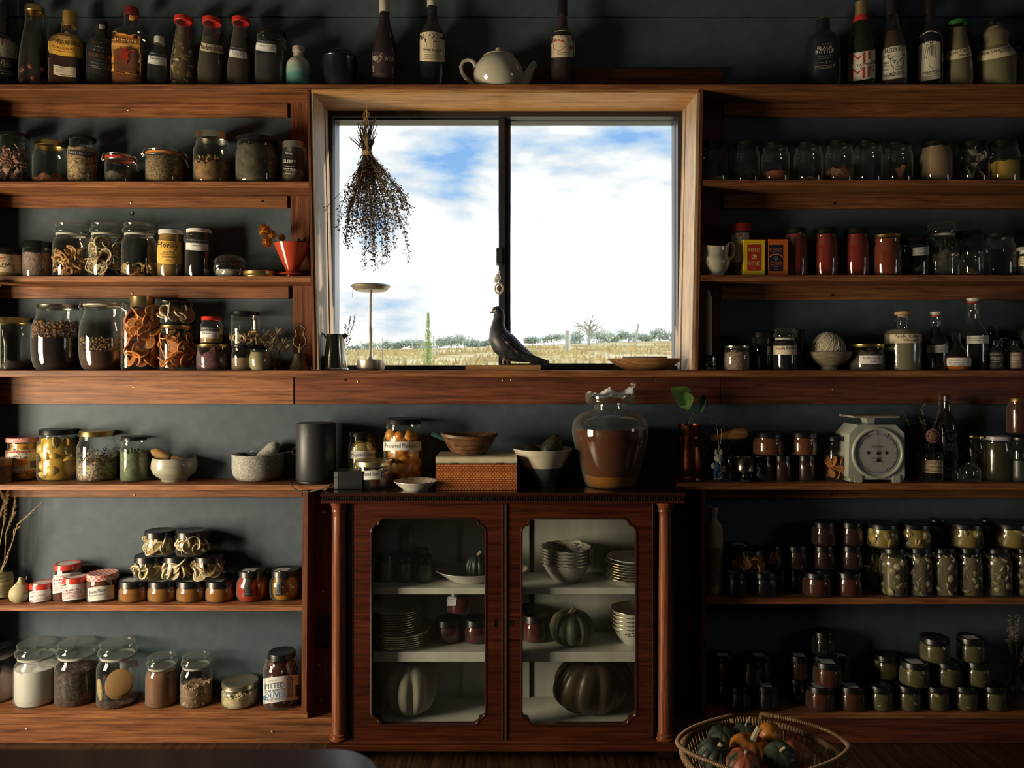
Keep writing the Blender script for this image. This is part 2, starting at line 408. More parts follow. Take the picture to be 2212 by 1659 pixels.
# ---- pieces that fill jars
def piece(kind, r, rnd):
    b = MB()
    if kind == 'cube':
        k = [r * rnd.uniform(.75, 1.1) for _ in range(3)]
        b.lathe([(0, -k[2]), (k[0] * .95, -k[2]), (k[0] * 1.2, -k[2] * .8), (k[0] * 1.2, k[2] * .8), (k[0] * .95, k[2]), (0, k[2])], 4, rot=pi / 4)
    elif kind == 'ball': b.ell((0, 0, 0), (r, r * rnd.uniform(.85, 1), r * rnd.uniform(.8, .95)), 10, 7)
    elif kind == 'nut': b.ell((0, 0, 0), (r, r * rnd.uniform(.6, .8), r * rnd.uniform(.5, .7)), 8, 6)
    elif kind == 'half':
        b.lathe([(0, -r * .1), (r * .92, -r * .05), (r, r * .08), (r * .92, r * .4), (r * .6, r * .75), (0, r * .9)], 10)
    elif kind == 'flake':
        v = []; n = 5
        for i in range(n):
            u = i / (n - 1); wd = r * .55 * math.sin(pi * (.08 + .88 * u)); h = r * .5 * math.sin(u * pi) * rnd.uniform(.3, 1)
            v += [(-wd, (u - .5) * 2 * r, h), (0, (u - .5) * 2 * r, h + r * .18), (wd, (u - .5) * 2 * r, h)]
        b.add(v, [(i * 3 + j, i * 3 + j + 1, i * 3 + j + 4, i * 3 + j + 3) for i in range(n - 1) for j in (0, 1)])
    elif kind == 'curl':
        t = rnd.uniform(1.1, 1.9) * pi; pts = [(r * math.cos(a) * (1 - .25 * a / t), r * math.sin(a), r * .25 * a) for a in [t * i / 11 for i in range(12)]]
        b.tube(pts, r * .17, 5, flat=2.0)
    elif kind == 'ring': b.torus((0, 0, 0), r, r * .12, 16, 5)
    elif kind == 'stick': b.tube([(0, -r, 0), (r * .08, 0, r * .05), (0, r, 0)], r * .16, 5)
    elif kind == 'strip': b.tube([(-r, 0, 0), (-r * .4, r * .2, r * .1), (r * .3, r * .22, 0), (r, -.05 * r, r * .1)], [r * .12, r * .26, r * .28, r * .14], 6, flat=.6)
    elif kind == 'pod': b.tube([(0, 0, -r), (r * .12, 0, -r * .4), (r * .1, 0, r * .3), (0, 0, r)], [r * .08, r * .17, r * .16, r * .07], 7)
    return b
SLC = {}
def slice_mesh(r, rind, flesh, bent=.15, key=0):
    k = (round(r, 4), rind, flesh, key)
    if k in SLC: return SLC[k]
    b = MB(); n = 24; t = r * .09
    rr = random.Random(key)
    wob = [1 + .05 * math.sin(2 * a + key) for a in [2 * pi * i / n for i in range(n)]]
    def z(x, y): return bent * (x * x - .3 * y * y) / r
    def ring(rad, h): return [(rad * wob[i] * math.cos(2 * pi * i / n), rad * wob[i] * math.sin(2 * pi * i / n), h + z(rad * math.cos(2 * pi * i / n), rad * math.sin(2 * pi * i / n))) for i in range(n)]
    v = ring(r, -t) + ring(r * 1.02, 0) + ring(r * .98, t) + ring(r * .84, t * 1.1) + ring(r * .84, -t * 1.1)
    f = []
    for a, c in ((0, 1), (1, 2), (2, 3), (0, 4)):
        f += [(a * n + i, a * n + (i + 1) % n, c * n + (i + 1) % n, c * n + i) for i in range(n)]
    b.add(v, f, 0)
    segs = 9
    for side in (1, -1):
        b.add(ring(r * .85, side * t * .15) + [(0, 0, side * t * .15)], [(i, (i + 1) % n, n) for i in range(n)], 0)
        for s_ in range(segs):
            a0 = 2 * pi * (s_ + .09) / segs; a1 = 2 * pi * (s_ + .91) / segs
            pts = [(r * .13, (a0 + a1) / 2)] + [(r * .80, a0 + (a1 - a0) * k2 / 3) for k2 in range(4)]
            vv = [(q * math.cos(a), q * math.sin(a), side * t * .55 + z(q * math.cos(a), q * math.sin(a))) for q, a in pts]
            b.add(vv, [(0, 1, 2), (0, 2, 3), (0, 3, 4)], 1)
    SLC[k] = b.mesh('slice', [rind, flesh])
    return SLC[k]
def spots(body, n, ztop, size, rnd, z0=.006, front=True, face=False, fat=1.0):
    """places for n pieces against the glass, those one sees first"""
    out = []
    k = 0
    while len(out) < n and k < n * 30:
        k += 1
        z = rnd.uniform(z0 + fat * size * .9, max(ztop - size * .5, z0 + fat * size))
        th = body.al + (rnd.uniform(-1.75, 1.75) if front else rnd.uniform(-pi, pi))
        R0 = body.rz(z) * .965; fs = fat * size
        rad = max(math.sqrt(max(R0 * R0 - fs * fs, 0)) - size * .22 if face else R0 - fs, 0)
        if rnd.random() < .15: rad *= rnd.uniform(.3, .8)
        x, y = rad * math.sin(th), -rad * math.cos(th) * body.asp
        if all((x - q[0]) ** 2 + (y - q[1]) ** 2 + (z - q[2]) ** 2 > (size * 1.25) ** 2 for q in out) or k > n * 18:
            out.append((x, y, z, th))
    return out
def put_parts(root, name, meshes, places, rnd, face=False):
    for i, (x, y, z, th) in enumerate(places):
        if face: M = Matrix.Rotation(th, 4, 'Z') @ Matrix.Rotation(pi / 2 + rnd.gauss(0, .42), 4, 'X') @ Matrix.Rotation(rnd.gauss(0, .4), 4, 'Y') @ Matrix.Rotation(rnd.uniform(0, 6), 4, 'Z')
        else: M = Matrix.Rotation(rnd.uniform(0, 6.3), 4, 'Z') @ Matrix.Rotation(rnd.uniform(0, 6.3), 4, 'X') @ Matrix.Rotation(rnd.uniform(0, 6.3), 4, 'Y')
        o = ob(name, meshes[i % len(meshes)], root, (x, y, z)); o.rotation_euler = M.to_euler()
def put_stuff(root, name, kinds, places, mats, size, rnd):
    b = MB()
    for i, (x, y, z, th) in enumerate(places):
        g = piece(kinds[i % len(kinds)], size * rnd.uniform(.7, 1.2), rnd)
        M = Matrix.Translation((x, y, z)) @ Matrix.Rotation(rnd.uniform(0, 6.3), 4, 'Z') @ Matrix.Rotation(rnd.uniform(0, 6.3), 4, 'X')
        b.add([M @ Vector(q) for q in g.v], g.f, i % len(mats))
    return b.build(name, mats, root, kind='stuff')
def inner(body, z1, k=.955, wob=0.0, rnd=None, z0=.003, tilt=0.0, dome=0.0):
    pr = [(0, z0), (body.rz(z0) * k * .97, z0)]
    st = 8
    for i in range(1, st + 1):
        z = z0 + (z1 - z0) * i / st; pr.append((body.rz(z) * k, z))
    pr += [(pr[-1][0] * .75, z1 + wob * .4 + dome * .5), (pr[-1][0] * .4, z1 + wob + dome), (0, z1 + wob * .5 + dome)]
    b = MB(); b.lathe(pr, body.n, p=body.p, asp=body.asp)
    if wob or tilt:
        for i, v in enumerate(b.v):
            x, y, z = v; q = noise.noise(Vector(v) * 60 + Vector((body.X * 9, 0, 0)))
            t = max(0, (z - z0) / max(z1 - z0, 1e-6))
            b.v[i] = (x * (1 + wob * q * 2), y * (1 + wob * q * 2), z + t * (wob * q * 1.4 + tilt * x))
    return b
PIECES = {   # contents made of pieces one can pick out: name, shapes, materials, size m, number, as parts
}
def fill_jar(root, body, fl, hb, seed, core=.96):
    """fl: (kind, level share, ...) per kind"""
    rnd = random.Random(seed)
    if isinstance(fl, list):
        for i, q in enumerate(fl): fill_jar(root, body, q, hb, seed + i * 11, .80 if any(e_[0] == 'parts' for e_ in fl) else .96)
        return
    k, lev = fl[0], fl[1] * hb
    if k == 'solid': inner(body, lev, core).build(fl[3] if len(fl) > 3 else 'liquid', fl[2], root, kind='stuff')
    elif k == 'layer':                            # between two levels
        inner(body, lev, .962, z0=fl[4] * hb).build(fl[3], fl[2], root, kind='stuff')
    elif k == 'rough': inner(body, lev, .95, fl[4] if len(fl) > 4 else .006, rnd, dome=fl[5] if len(fl) > 5 else 0).build(fl[3], fl[2], root, kind='stuff')
    elif k == 'stuff':                            # name, shapes, mats, size, n, z0
        _, _, nm, kinds, mats, size, n = fl[:7]; z0 = fl[7] * hb if len(fl) > 7 else .004
        put_stuff(root, nm, kinds, spots(body, n, lev, size, rnd, z0), mats, size, rnd)
    elif k == 'parts':
        _, _, nm, kind, mats, size, n = fl[:7]; z0 = fl[7] * hb if len(fl) > 7 else .004
        ms = [piece(kind, size * rnd.uniform(.85, 1.15), rnd).mesh(nm, mt) for mt in mats for _ in range(2)]
        put_parts(root, nm, ms, spots(body, n, lev, size, rnd, z0, fat=1.3 if kind == 'cube' else 1.02), rnd)
    elif k == 'slices':
        _, _, nm, rind, flesh, size, n = fl[:7]; z0 = fl[7] * hb if len(fl) > 7 else .003
        ms = [slice_mesh(size * q, rind, flesh, .25 * (i % 3), i) for i, q in enumerate((1, .9, 1.05, .82))]
        put_parts(root, nm, ms, spots(body, n, lev, size * .62, rnd, z0, face=True, fat=1.6), rnd, face=True)
SEED = [0]
def J(label, c, w, top, zs, prof='std', lid=('black', 12), fill=None, labs=(), d=2.48, by=None, name='glass_jar', cat='jar', group=None,
      g=None, p=2.0, asp=1.0, n=28, lidr=None, extra=None, H=None, base=None):
    """a jar or bottle: c, w, top in photo pixels, standing at height zs; by: where the foot of its front shows"""
    SEED[0] += 1
    if by is not None:
        d = (ZC - zs) * F / (by - HY); d = d / (1 - (w / 2) * asp / F * 1.0)
    R = (w / 2) * d / F
    X = WX(c, d)
    Ht = H if H else ZC - (top - HY) * (d + (.8 * R * asp if top > HY else -.8 * R * asp)) / F - zs
    lk = lid[0] if lid else None
    lh = (lid[1] if lid else 0) * d / F
    hb = Ht - lh * .75 if lk else Ht
    if lk == 'apo': hb = Ht - lh
    if lk == 'clip': hb = Ht - lh * .55
    b = Body(PR[prof], c, w, d, zs, X, hb, n, p, asp)
    root = thing(name, label, cat, (X, d, zs), group)
    gm = g if g is not None else GL
    gb = MB(); gb.lathe([(0, .0015)] + b.pr, n, p=p, asp=asp)
    if gm is GL or g is None or base: gb.lathe([(0, .006), (b.rz(.006) * .9, .005)], n, p=p, asp=asp)
    gb.build('glass_body' if gm.name.startswith('glass') else 'bottle_body', gm, root)
    if fill: fill_jar(root, b, fill, hb, SEED[0])
    rn = b.pr[-1][0]
    if lk in LIDS or (lid and not isinstance(lk, str)):
        mt = LIDS[lk] if isinstance(lk, str) else lk
        rl = lidr * R if lidr else rn * 1.07; z0, z1 = Ht - lh, Ht
        l = MB()
        tall = lh > rl * .9
        l.lathe([(rl * .9, z0), (rl * .985, z0), (rl * 1.01, z0 + .001), (rl, z0 + .0022), (rl, z1 - lh * .16 if not tall else z1 - .002), (rl * .97, z1 - .0008), (rl * .9, z1), (rl * .86, z1 - .0008), (0, z1 - .0008)], max(n, 24) if p == 2 else n)
        l.build('lid' if not tall or cat == 'jar' else 'cap', mt, root)
    elif lk == 'apo':                             # ground glass stopper with a plastic seal
        q = rn; z0 = hb; hh = Ht - hb
        s_ = MB(); s_.lathe([(q * 1.0, z0 - .002), (q * 1.05, z0), (q * 1.05, z0 + hh * .12), (q * 1.0, z0 + hh * .14)], n); s_.build('seal', P((.42, .43, .38), .4), root)
        s_ = MB(); s_.lathe([(0, z0 + hh * .16), (q * .9, z0 + hh * .16), (q * 1.16, z0 + hh * .22), (q * 1.19, z0 + hh * .34), (q * 1.16, z0 + hh * .50), (q * 1.04, z0 + hh * .62), (q * 1.0, z0 + hh * .70), (q * 1.07, z0 + hh * .80), (q * 1.09, z0 + hh * .88), (q * 1.02, z0 + hh * .98), (q * .8, Ht), (0, Ht - .001)], n)
        s_.build('stopper', glass((.88, .92, .90), .5, refl=1.3), root)
    elif lk == 'clip':
        q = rn; z0 = hb; mt = lid[2]
        s_ = MB(); s_.lathe([(q * .98, z0 - .001), (q * 1.06, z0), (q * 1.06, z0 + .005), (q * .98, z0 + .006)], n); s_.build('rubber_seal', mt, root)
        s_ = MB(); s_.lathe([(q * 1.02, z0 + .006), (q * 1.05, z0 + .009), (q * 1.0, z0 + .013), (q * .9, Ht), (0, Ht)], n); s_.build('glass_lid', glass((.9, .93, .9), .5), root)
        s_ = MB(); s_.torus((0, 0, z0 - .005), q * 1.03, .0013, 28, 5, asp=asp); s_.torus((0, 0, z0 + .012), q * 1.03, .0012, 28, 5, asp=asp)
        for sg in (-1, 1):
            a = b.al + sg * 1.25
            ux, uy = math.sin(a), -math.cos(a)
            e = lambda r, z, t=0: (ux * r + uy * t, uy * r - ux * t, z)
            for t in (-.006, .006):
                s_.tube([e(q * 1.03, z0 + .012, t), e(q * 1.22, z0 + .010, t), e(q * 1.3, z0 - .004, t), e(q * 1.2, z0 - .013, t), e(q * 1.04, z0 - .005, t)], .0012, 5)
                if sg > 0: s_.tube([e(q * 1.22, z0 - .010, t), e(q * 1.3, z0 - .026, t), e(q * 1.34, z0 - .036, t)], .0012, 5)
            s_.tube([e(q * 1.22, z0 + .010, -.006), e(q * 1.22, z0 + .010, .006)], .0012, 5)
        s_.build('wire_clip', WIRE, root)
    elif lk == 'cork':
        l = MB(); l.lathe([(rn * .9, hb - .006), (rn * .95, hb), (rn * 1.45, hb + .001), (rn * 1.5, hb + .003), (rn * 1.5, Ht - .002), (rn * 1.42, Ht), (0, Ht)], n); l.build('stopper', P((.45, .30, .17), .6), root)
    for q in labs: decal(root, b.map, *q)
    if extra: extra(root, b, Ht)
    return root
# ---------------------------------------------------------------- the room
WC1, WC2 = (.19, .070, .026), (.39, .168, .066)
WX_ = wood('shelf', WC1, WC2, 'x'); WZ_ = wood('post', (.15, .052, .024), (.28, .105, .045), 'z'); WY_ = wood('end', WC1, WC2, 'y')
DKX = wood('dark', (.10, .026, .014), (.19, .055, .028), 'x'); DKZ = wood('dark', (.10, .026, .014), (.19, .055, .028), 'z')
LNX = wood('lining', (.50, .25, .09), (.68, .40, .17), 'x', rough=.5); LNZ = wood('lining_side', (.50, .37, .24), (.68, .54, .40), 'z', rough=.55, bmp=.12)  # strong window light put into the colour: lining paler than the shelf wood
MAHX = wood('mahogany', (.060, .014, .007), (.12, .030, .013), 'x', rough=.28, spec=.5, coat=.5, bmp=.06); MAHZ = wood('mahogany', (.060, .014, .007), (.12, .030, .013), 'z', rough=.28, spec=.5, coat=.5, bmp=.06)
WALLM = NM((.062, .086, .110), (.075, .102, .128), 30, .55, bmp=.05, spec=.25)
def swap(b):                                     # outline in x, z -> outline in y, z
    b.v = [(y, x, z) for x, y, z in b.v]; return b
def rect(x0, x1, z0, z1): return [(x0, z0), (x1, z0), (x1, z1), (x0, z1)]
WL, WR, WB, WT = -.652, .604, 1.205, 2.137       # window opening
ZJ = WZ(39, WALL)
b = MB(); b.prism(rect(XL - .1, XR + .1, 0, ZJ), WALL, 2.72, holes=[rect(WL - .02, WR + .02, WB, WT + .02)])
wb = struct(b.build('wall_back', WALLM, smooth=False))
b = MB(); b.box(XL, XR, WALL - .006, 2.70, ZJ + .004, ZT); b.build('wall_panel', WALLM, wb, smooth=False)
ROOMM = NM((.055, .065, .078), (.065, .078, .092), 8, .7)
b = MB(); b.prism(rect(YB, WALL, -.05, ZT), XL - .1, XL, holes=[rect(.82, 1.78, .36, 1.48)]); swap(b); struct(b.build('wall_left', ROOMM, smooth=False))
b = MB(); b.prism(rect(YB, WALL, -.05, ZT), XR, XR + .1, holes=[rect(.38, 1.12, 1.14, 1.76)]); swap(b); struct(b.build('wall_right', ROOMM, smooth=False))
b = MB(); b.box(XL - .1, XR + .1, YB - .1, YB, 0, ZT); struct(b.build('wall_front', ROOMM, smooth=False))
b = MB(); b.box(XL - .1, XR + .1, YB - .1, 2.72, ZT, ZT + .1); struct(b.build('ceiling', P((.12, .12, .12), .8), smooth=False))
b = MB(); b.box(XL - .1, XR + .1, YB - .1, 2.6, -.06, 0); struct(b.build('floor', wood('floor', (.035, .018, .010), (.085, .045, .024), 'y', rough=.4, spec=.4), smooth=False))
ALU = P((.028, .031, .036), .38, spec=.5)
# windows that light the room: a low glazed door at the left, a small window at the right
for nm, x, y0, y1, z0, z1, ny, nz in (('window_2', XL - .05, .82, 1.78, .36, 1.48, 2, 3), ('window_3', XR + .05, .38, 1.12, 1.14, 1.76, 2, 2)):
    r = sroot(nm)
    for i in range(ny + 1):
        b = MB(); y = y0 + (y1 - y0) * i / ny; t = .03 if i in (0, ny) else .016; b.box(x - .02, x + .02, y - t, y + t, z0, z1); b.build('mullion', ALU, r, smooth=False)
    for i in range(nz + 1):
        b = MB(); z = z0 + (z1 - z0) * i / nz; t = .03 if i in (0, nz) else .014; b.box(x - .018, x + .018, y0, y1, z - t, z + t); b.build('mullion', ALU, r, smooth=False)

# ---- the big window
r = sroot('window_1')
X0, X1, Z0, Z1 = WX(711, 2.64), WX(1473, 2.64), WZ(799, 2.64), WZ(242, 2.64)
def opening(px0, py0, px1, py1, d): return rect(WX(px0, d), WX(px1, d), WZ(py1, d), WZ(py0, d))
b = MB(); b.prism(rect(X0 - .01, X1 + .01, Z0 - .01, Z1 + .01), 2.60, 2.70, holes=[rect(WX(719, 2.6), WX(1464, 2.6), WZ(791, 2.6), WZ(252, 2.6))]); b.build('window_frame', ALU, r, smooth=False)
b = MB(); b.prism(opening(716, 250, 1090, 795, 2.615), 2.615, 2.64, holes=[opening(723, 259, 1077, 789, 2.615)]); sl_ = b.build('sliding_sash', ALU, r, smooth=False)
b = MB(); b.prism(opening(1086, 250, 1468, 795, 2.645), 2.645, 2.67, holes=[opening(1103, 263, 1456, 785, 2.645)]); fx_ = b.build('fixed_sash', ALU, r, smooth=False)
BEAD = P((.20, .21, .22), .35)
for p0, p1, q0, q1 in ((1104, 1457, 259, 261.5), (1098, 1100, 262, 786), (1457, 1458.5, 262, 786)):
    b = MB(); b.box(WX(p0, 2.64), WX(p1, 2.64), 2.640, 2.646, WZ(q1, 2.64), WZ(q0, 2.64)); b.build('glazing_bead', BEAD, fx_, smooth=False)
PANE = glass((.97, .985, .985), .8, .005, .6)
for nm, par, (p0, q0, p1, q1), d in (('glass_pane', sl_, (721, 257, 1079, 791), 2.628), ('glass_pane', fx_, (1101, 261, 1458, 787), 2.658)):
    b = MB(); x0, x1, z0, z1 = WX(p0, d), WX(p1, d), WZ(q1, d), WZ(q0, d); b.add([(x0, d, z0), (x1, d, z0), (x1, d, z1), (x0, d, z1)], [(0, 1, 2, 3)]); b.build(nm, PANE, par, smooth=False)
b = MB(); b.bbox(WX(1072, 2.60), WX(1084, 2.60), 2.592, 2.618, WZ(573, 2.6), WZ(536, 2.6), .004); b.build('latch', ALU, sl_, smooth=False)
# timber lining of the window, from the front of the shelves to the frame
for nm, m, pts in (('lining_board', LNX, [(WX(672, SF), SF + .001, 2.1215), (WL, 2.558, 2.1245), (WR, 2.558, 2.1245), (WX(1509, SF), SF + .001, 2.1215)]),):
    b = MB(); b.hexa(pts + [(x, y, 2.1325) for x, y, z in pts], 0); b.build(nm, m, r, smooth=False)
b = MB(); b.box(WL, WR, 2.562, 2.645, 2.1265, 2.137); b.build('stop_board', LNX, r, smooth=False)
zs, zt = 1.2188, 2.1255
for sg, (it, ib), (ot, ob_) in ((-1, (WX(675, SF), WX(688, SF)), (WX(663, SF), WX(676, SF))), (1, (WX(1506, SF), WX(1494.5, SF)), (WX(1519, SF), WX(1508, SF)))):
    kt, kb = (it - .001 * sg, ib - .001 * sg)
    b = MB(); b.hexa([(ib, SF + .004, zs), (kb - .006 * -sg * 0, 2.556, zs), (kb + .010 * sg, 2.556, zs), (ib + .010 * sg, SF + .004, zs), (it, SF + .004, zt), (kt, 2.556, zt), (kt + .010 * sg, 2.556, zt), (it + .010 * sg, SF + .004, zt)]); b.build('lining_board', LNZ, r, smooth=False)
    b = MB(); b.hexa([(kb - .004 * sg, 2.562, zs), (kb - .006 * sg, 2.640, zs), (kb + .012 * sg, 2.640, zs), (kb + .012 * sg, 2.562, zs), (kt - .002 * sg, 2.562, zt), (kt - .003 * sg, 2.640, zt), (kt + .012 * sg, 2.640, zt), (kt + .012 * sg, 2.562, zt)]); b.build('stop_board', LNZ, r, smooth=False)
    b = MB(); b.hexa([(ib + .0105 * sg, SF, zs), (ib + .0105 * sg, WALL - .001, zs), (ob_, WALL - .001, zs), (ob_, SF, zs), (it + .0105 * sg, SF, zt + .007), (it + .0105 * sg, WALL - .001, zt + .007), (ot, WALL - .001, zt + .007), (ot, SF, zt + .007)]); b.build('side_board', WZ_, r, smooth=False)
# small nail holes on the lining
NAIL = P((.03, .02, .015), .8)

# ---- shelves
SCREW = P((.55, .42, .22), .35, 1.0); HOLE = P((.012, .008, .006), .9)
def screw(par, px, py, d=2.53, m=SCREW, rr=.0042):
    b = MB(); b.lathe([(rr, 0), (rr, .0008), (rr * .6, .0016), (rr * .42, .0006), (0, .0006)], 12)
    pl = par.location
    o = b.build('screw', m, par, (WX(px, d) - pl.x, d - .0002 - pl.y, WZ(py, d) - pl.z)); o.rotation_euler = (pi / 2, 0, 0)
def ztop(y): return WZ(y, SF)
XE0, XE1 = -1.79, 1.88
def shelf(label, px0, px1, ya, yb, yt=0, ye=0, batten=None, screws=(), m=None, mb=None, dz=0, front=SF, x0=None, x1=None):
    """board with its front edge from ya to yb (photo), batten on the wall under it from yt to ye"""
    x0 = WX(px0, front) if x0 is None else x0; x1 = WX(px1, front) if x1 is None else x1
    t = thing('wall_shelf', label, 'shelf', ((x0 + x1) / 2, 2.48, ztop(ya)), None)
    ox, oz = (x0 + x1) / 2, ztop(ya)
    b = MB(); b.bbox(x0 - ox, x1 - ox, front - 2.48, WALL - .0005 - 2.48, -(yb - ya) * front / F, 0, .0012); bo = b.build('shelf_board', m or WX_, t, smooth=False)
    if batten:
        for p0, p1 in batten:
            bx0 = WX(p0, 2.53); bx1 = WX(p1, 2.53)
            bx0, bx1 = max(bx0, XE0), min(bx1, XE1)
            b = MB(); zt_ = -(yb - ya) * front / F - .0003; b.bbox(bx0 - ox, bx1 - ox, 2.53 - 2.48, WALL - .0005 - 2.48, WZ(ye, 2.53) - oz, zt_, .0015); b.build('batten', mb or m or WX_, t, smooth=False)
    for q in screws: screw(t, *q)
    return t
ZS = {}
def S(k, y): ZS[k] = ztop(y) + .0002
shelf('long top shelf over the window carrying the spirit and wine bottles', 0, 0, 182, 194, 0, 251, [(-200, 620), (1564, 2500)], [(277, 237)], x0=XE0, x1=XE1); S('T', 182)
shelf('upper shelf beside the window with jars of dried herbs and flowers', 0, 667, 391.5, 404, 0, 448, [(-200, 620)], [(283, 437), (567, 435, 2.53, HOLE)], x0=XE0); S('L2', 391.5)
shelf('shelf with the jars of curled peel and the red cone cup', 0, 671, 596.5, 609, 0, 644.5, [(-200, 623)], [(286, 633)], x0=XE0); S('L3', 596.5)
t = shelf('long shelf that makes the window sill with a deep board under it', 0, 0, 800.5, 814, x0=XE0, x1=XE1); S('M', 800.5)
b = MB(); b.bbox(-.667 - t.location.x, .612 - t.location.x, WALL - 2.48, 2.635 - 2.48, -.02, 0, .001); b.build('sill_board', WX_, t, smooth=False)
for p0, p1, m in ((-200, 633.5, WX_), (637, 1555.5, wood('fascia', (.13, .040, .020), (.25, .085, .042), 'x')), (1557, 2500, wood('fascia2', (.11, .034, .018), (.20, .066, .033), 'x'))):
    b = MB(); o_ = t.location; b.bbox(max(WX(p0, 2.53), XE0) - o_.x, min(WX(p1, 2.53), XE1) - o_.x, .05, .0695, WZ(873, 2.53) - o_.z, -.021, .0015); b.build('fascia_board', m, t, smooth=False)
for q in ((289, 837), (746, 821, 2.53, HOLE), (774, 824), (1087, 822), (1105, 821), (1418, 823), (1796, 841)): screw(t, *q)
shelf('shelf above the jam and caramel jars with a pestle and mortar on it', 0, 722, 1047, 1059, 0, 1074, [(-200, 652)], [(291, 1069.5)], x0=XE0); S('L5', 1047)
shelf('shelf with the pyramid of dried lemon jars', 0, 652.5, 1308, 1320, x0=XE0); S('L6', 1308)
shelf('lowest shelf with the big glass stoppered jars', 0, 664, 1538, 1551.5, x0=XE0); S('L7', 1538)
shelf('upper shelf with the even row of black lidded spice jars', 1518, 0, 388.5, 401, 0, 450, [(1563, 2500)], [(1803, 439, 2.53, HOLE)], x1=XE1); S('R2', 388.5)
shelf('shelf with the spice tins and red sauce jars', 1513, 0, 594, 607, 0, 648, [(1558, 2500)], [(1798, 637, 2.53, HOLE)], x1=XE1); S('R3', 594)
shelf('shelf with the kitchen scale and the copper jug', 1462, 0, 1044.5, 1058, 0, 1076, [(1520, 2500)], [(1796, 1067, 2.53, HOLE)], x1=XE1); S('R5', 1044.5)
shelf('dim shelf with pickle jars and a stoneware bottle', 1524, 0, 1293, 1305.5, x1=XE1); S('R6', 1293)
shelf('dim lowest shelf behind the basket of pumpkins', 1526, 0, 1541, 1553, x1=XE1); S('R7', 1541)
# ---- posts, uprights and boards of the shelving (trim of the room)
def trim(n, px0, px1, py0, py1, d0, d1, m, x0=None, x1=None, skew=0):
    xa = WX(px0, d0) if x0 is None else x0; xb = WX(px1, d0) if x1 is None else x1
    z0, z1 = WZ(py1, d0), WZ(py0, d0)
    b = MB(); s = skew * d0 / F
    b.hexa([(xa + s, d0, z0), (xa + s, d1, z0), (xb + s, d1, z0), (xb + s, d0, z0), (xa, d0, z1), (xa, d1, z1), (xb, d1, z1), (xb, d0, z1)])
    return struct(b.build('trim_%d' % n, m, smooth=False))
trim(1, 628, 664, 217, 405, 2.532, WALL - .001, WZ_); trim(2, 628, 668, 421, 610, 2.532, WALL - .001, WZ_); trim(3, 632, 674, 618, 799, 2.532, WALL - .001, WZ_)
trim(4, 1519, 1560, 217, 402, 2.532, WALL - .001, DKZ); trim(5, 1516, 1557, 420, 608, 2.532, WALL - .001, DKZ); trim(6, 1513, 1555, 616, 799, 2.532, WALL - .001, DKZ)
trim(7, 654, 665, 1060, 1537.5, SF, WALL - .001, WZ_, skew=-3)
trim(8, 672, 719, 1076, 1328, 2.525, WALL - .001, WZ_); trim(9, 672, 719, 1402, 1550, 2.525, WALL - .001, WZ_)
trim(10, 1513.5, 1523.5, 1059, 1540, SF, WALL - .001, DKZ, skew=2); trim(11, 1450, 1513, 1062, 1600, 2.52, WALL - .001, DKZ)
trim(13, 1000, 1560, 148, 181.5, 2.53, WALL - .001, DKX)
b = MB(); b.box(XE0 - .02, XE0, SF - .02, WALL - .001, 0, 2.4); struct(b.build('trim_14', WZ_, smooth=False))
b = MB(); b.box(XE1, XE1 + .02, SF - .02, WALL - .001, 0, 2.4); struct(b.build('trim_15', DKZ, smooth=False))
z1 = WZ(1551.8, SF + .004)
b = MB(); b.bbox(XE0, WX(719, SF + .004), SF + .004, WALL - .001, 0.0005, z1, .002); bl = struct(b.build('baseboard_left', WX_, smooth=False))
screw(bl, 57, 1576, SF + .004); screw(bl, 588, 1581, SF + .004); screw(bl, 689, 1436, 2.525); screw(bl, 694, 1513, 2.525); screw(bl, 698, 1107, 2.525); screw(bl, 697, 1278, 2.525)
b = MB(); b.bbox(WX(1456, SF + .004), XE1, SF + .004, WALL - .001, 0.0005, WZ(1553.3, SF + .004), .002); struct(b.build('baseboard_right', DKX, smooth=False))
b = MB(); b.lathe([(.0075, 0), (.0075, .002), (.006, .004), (.004, .003), (0, .003)], 14); o = b.build('socket_plug', P((.05, .06, .065), .4), wb, (WX(284, WALL), WALL, WZ(462, WALL))); o.rotation_euler = (pi / 2, 0, 0)
# ---- the bench one looks over
t = thing('kitchen_bench', 'dark veined stone bench top with a rounded end close to the lens', 'bench', (-.9, .4, 0))
MARB = NM((.022, .026, .045), (.05, .058, .085), 5, .15, bmp=0, lo=.40, hi=.72, detail=8, spec=1.0, c3=None)
pts = []
zb, xr, yf, rc = .9, WX(836, .63), .632, .045
out_ = [(-1.95, -.02), (xr, -.02)] + [(xr - rc + rc * math.cos(a), yf - rc + rc * math.sin(a)) for a in [pi / 2 * i / 8 for i in range(9)]] + [(-1.95, yf)]
b = MB()
n = len(out_)
for z, k in ((zb - .03, 1), (zb - .003, 1), (zb, .998)): pts += [((x + .9) * k, (y - .4) * k, z) for x, y in out_]
b.add(pts, [tuple(range(n - 1, -1, -1)), tuple(range(2 * n, 3 * n))] + [(j * n + i, j * n + (i + 1) % n, (j + 1) * n + (i + 1) % n, (j + 1) * n + i) for j in range(2) for i in range(n)]); b.build('stone_top', MARB, t, smooth=False)
b = MB(); b.bbox(-1.9 + .9, xr - .03 + .9, .02 - .4, yf - .04 - .4, .0005, zb - .0302, .003); b.build('carcass', P((.02, .022, .025), .5), t, smooth=False)

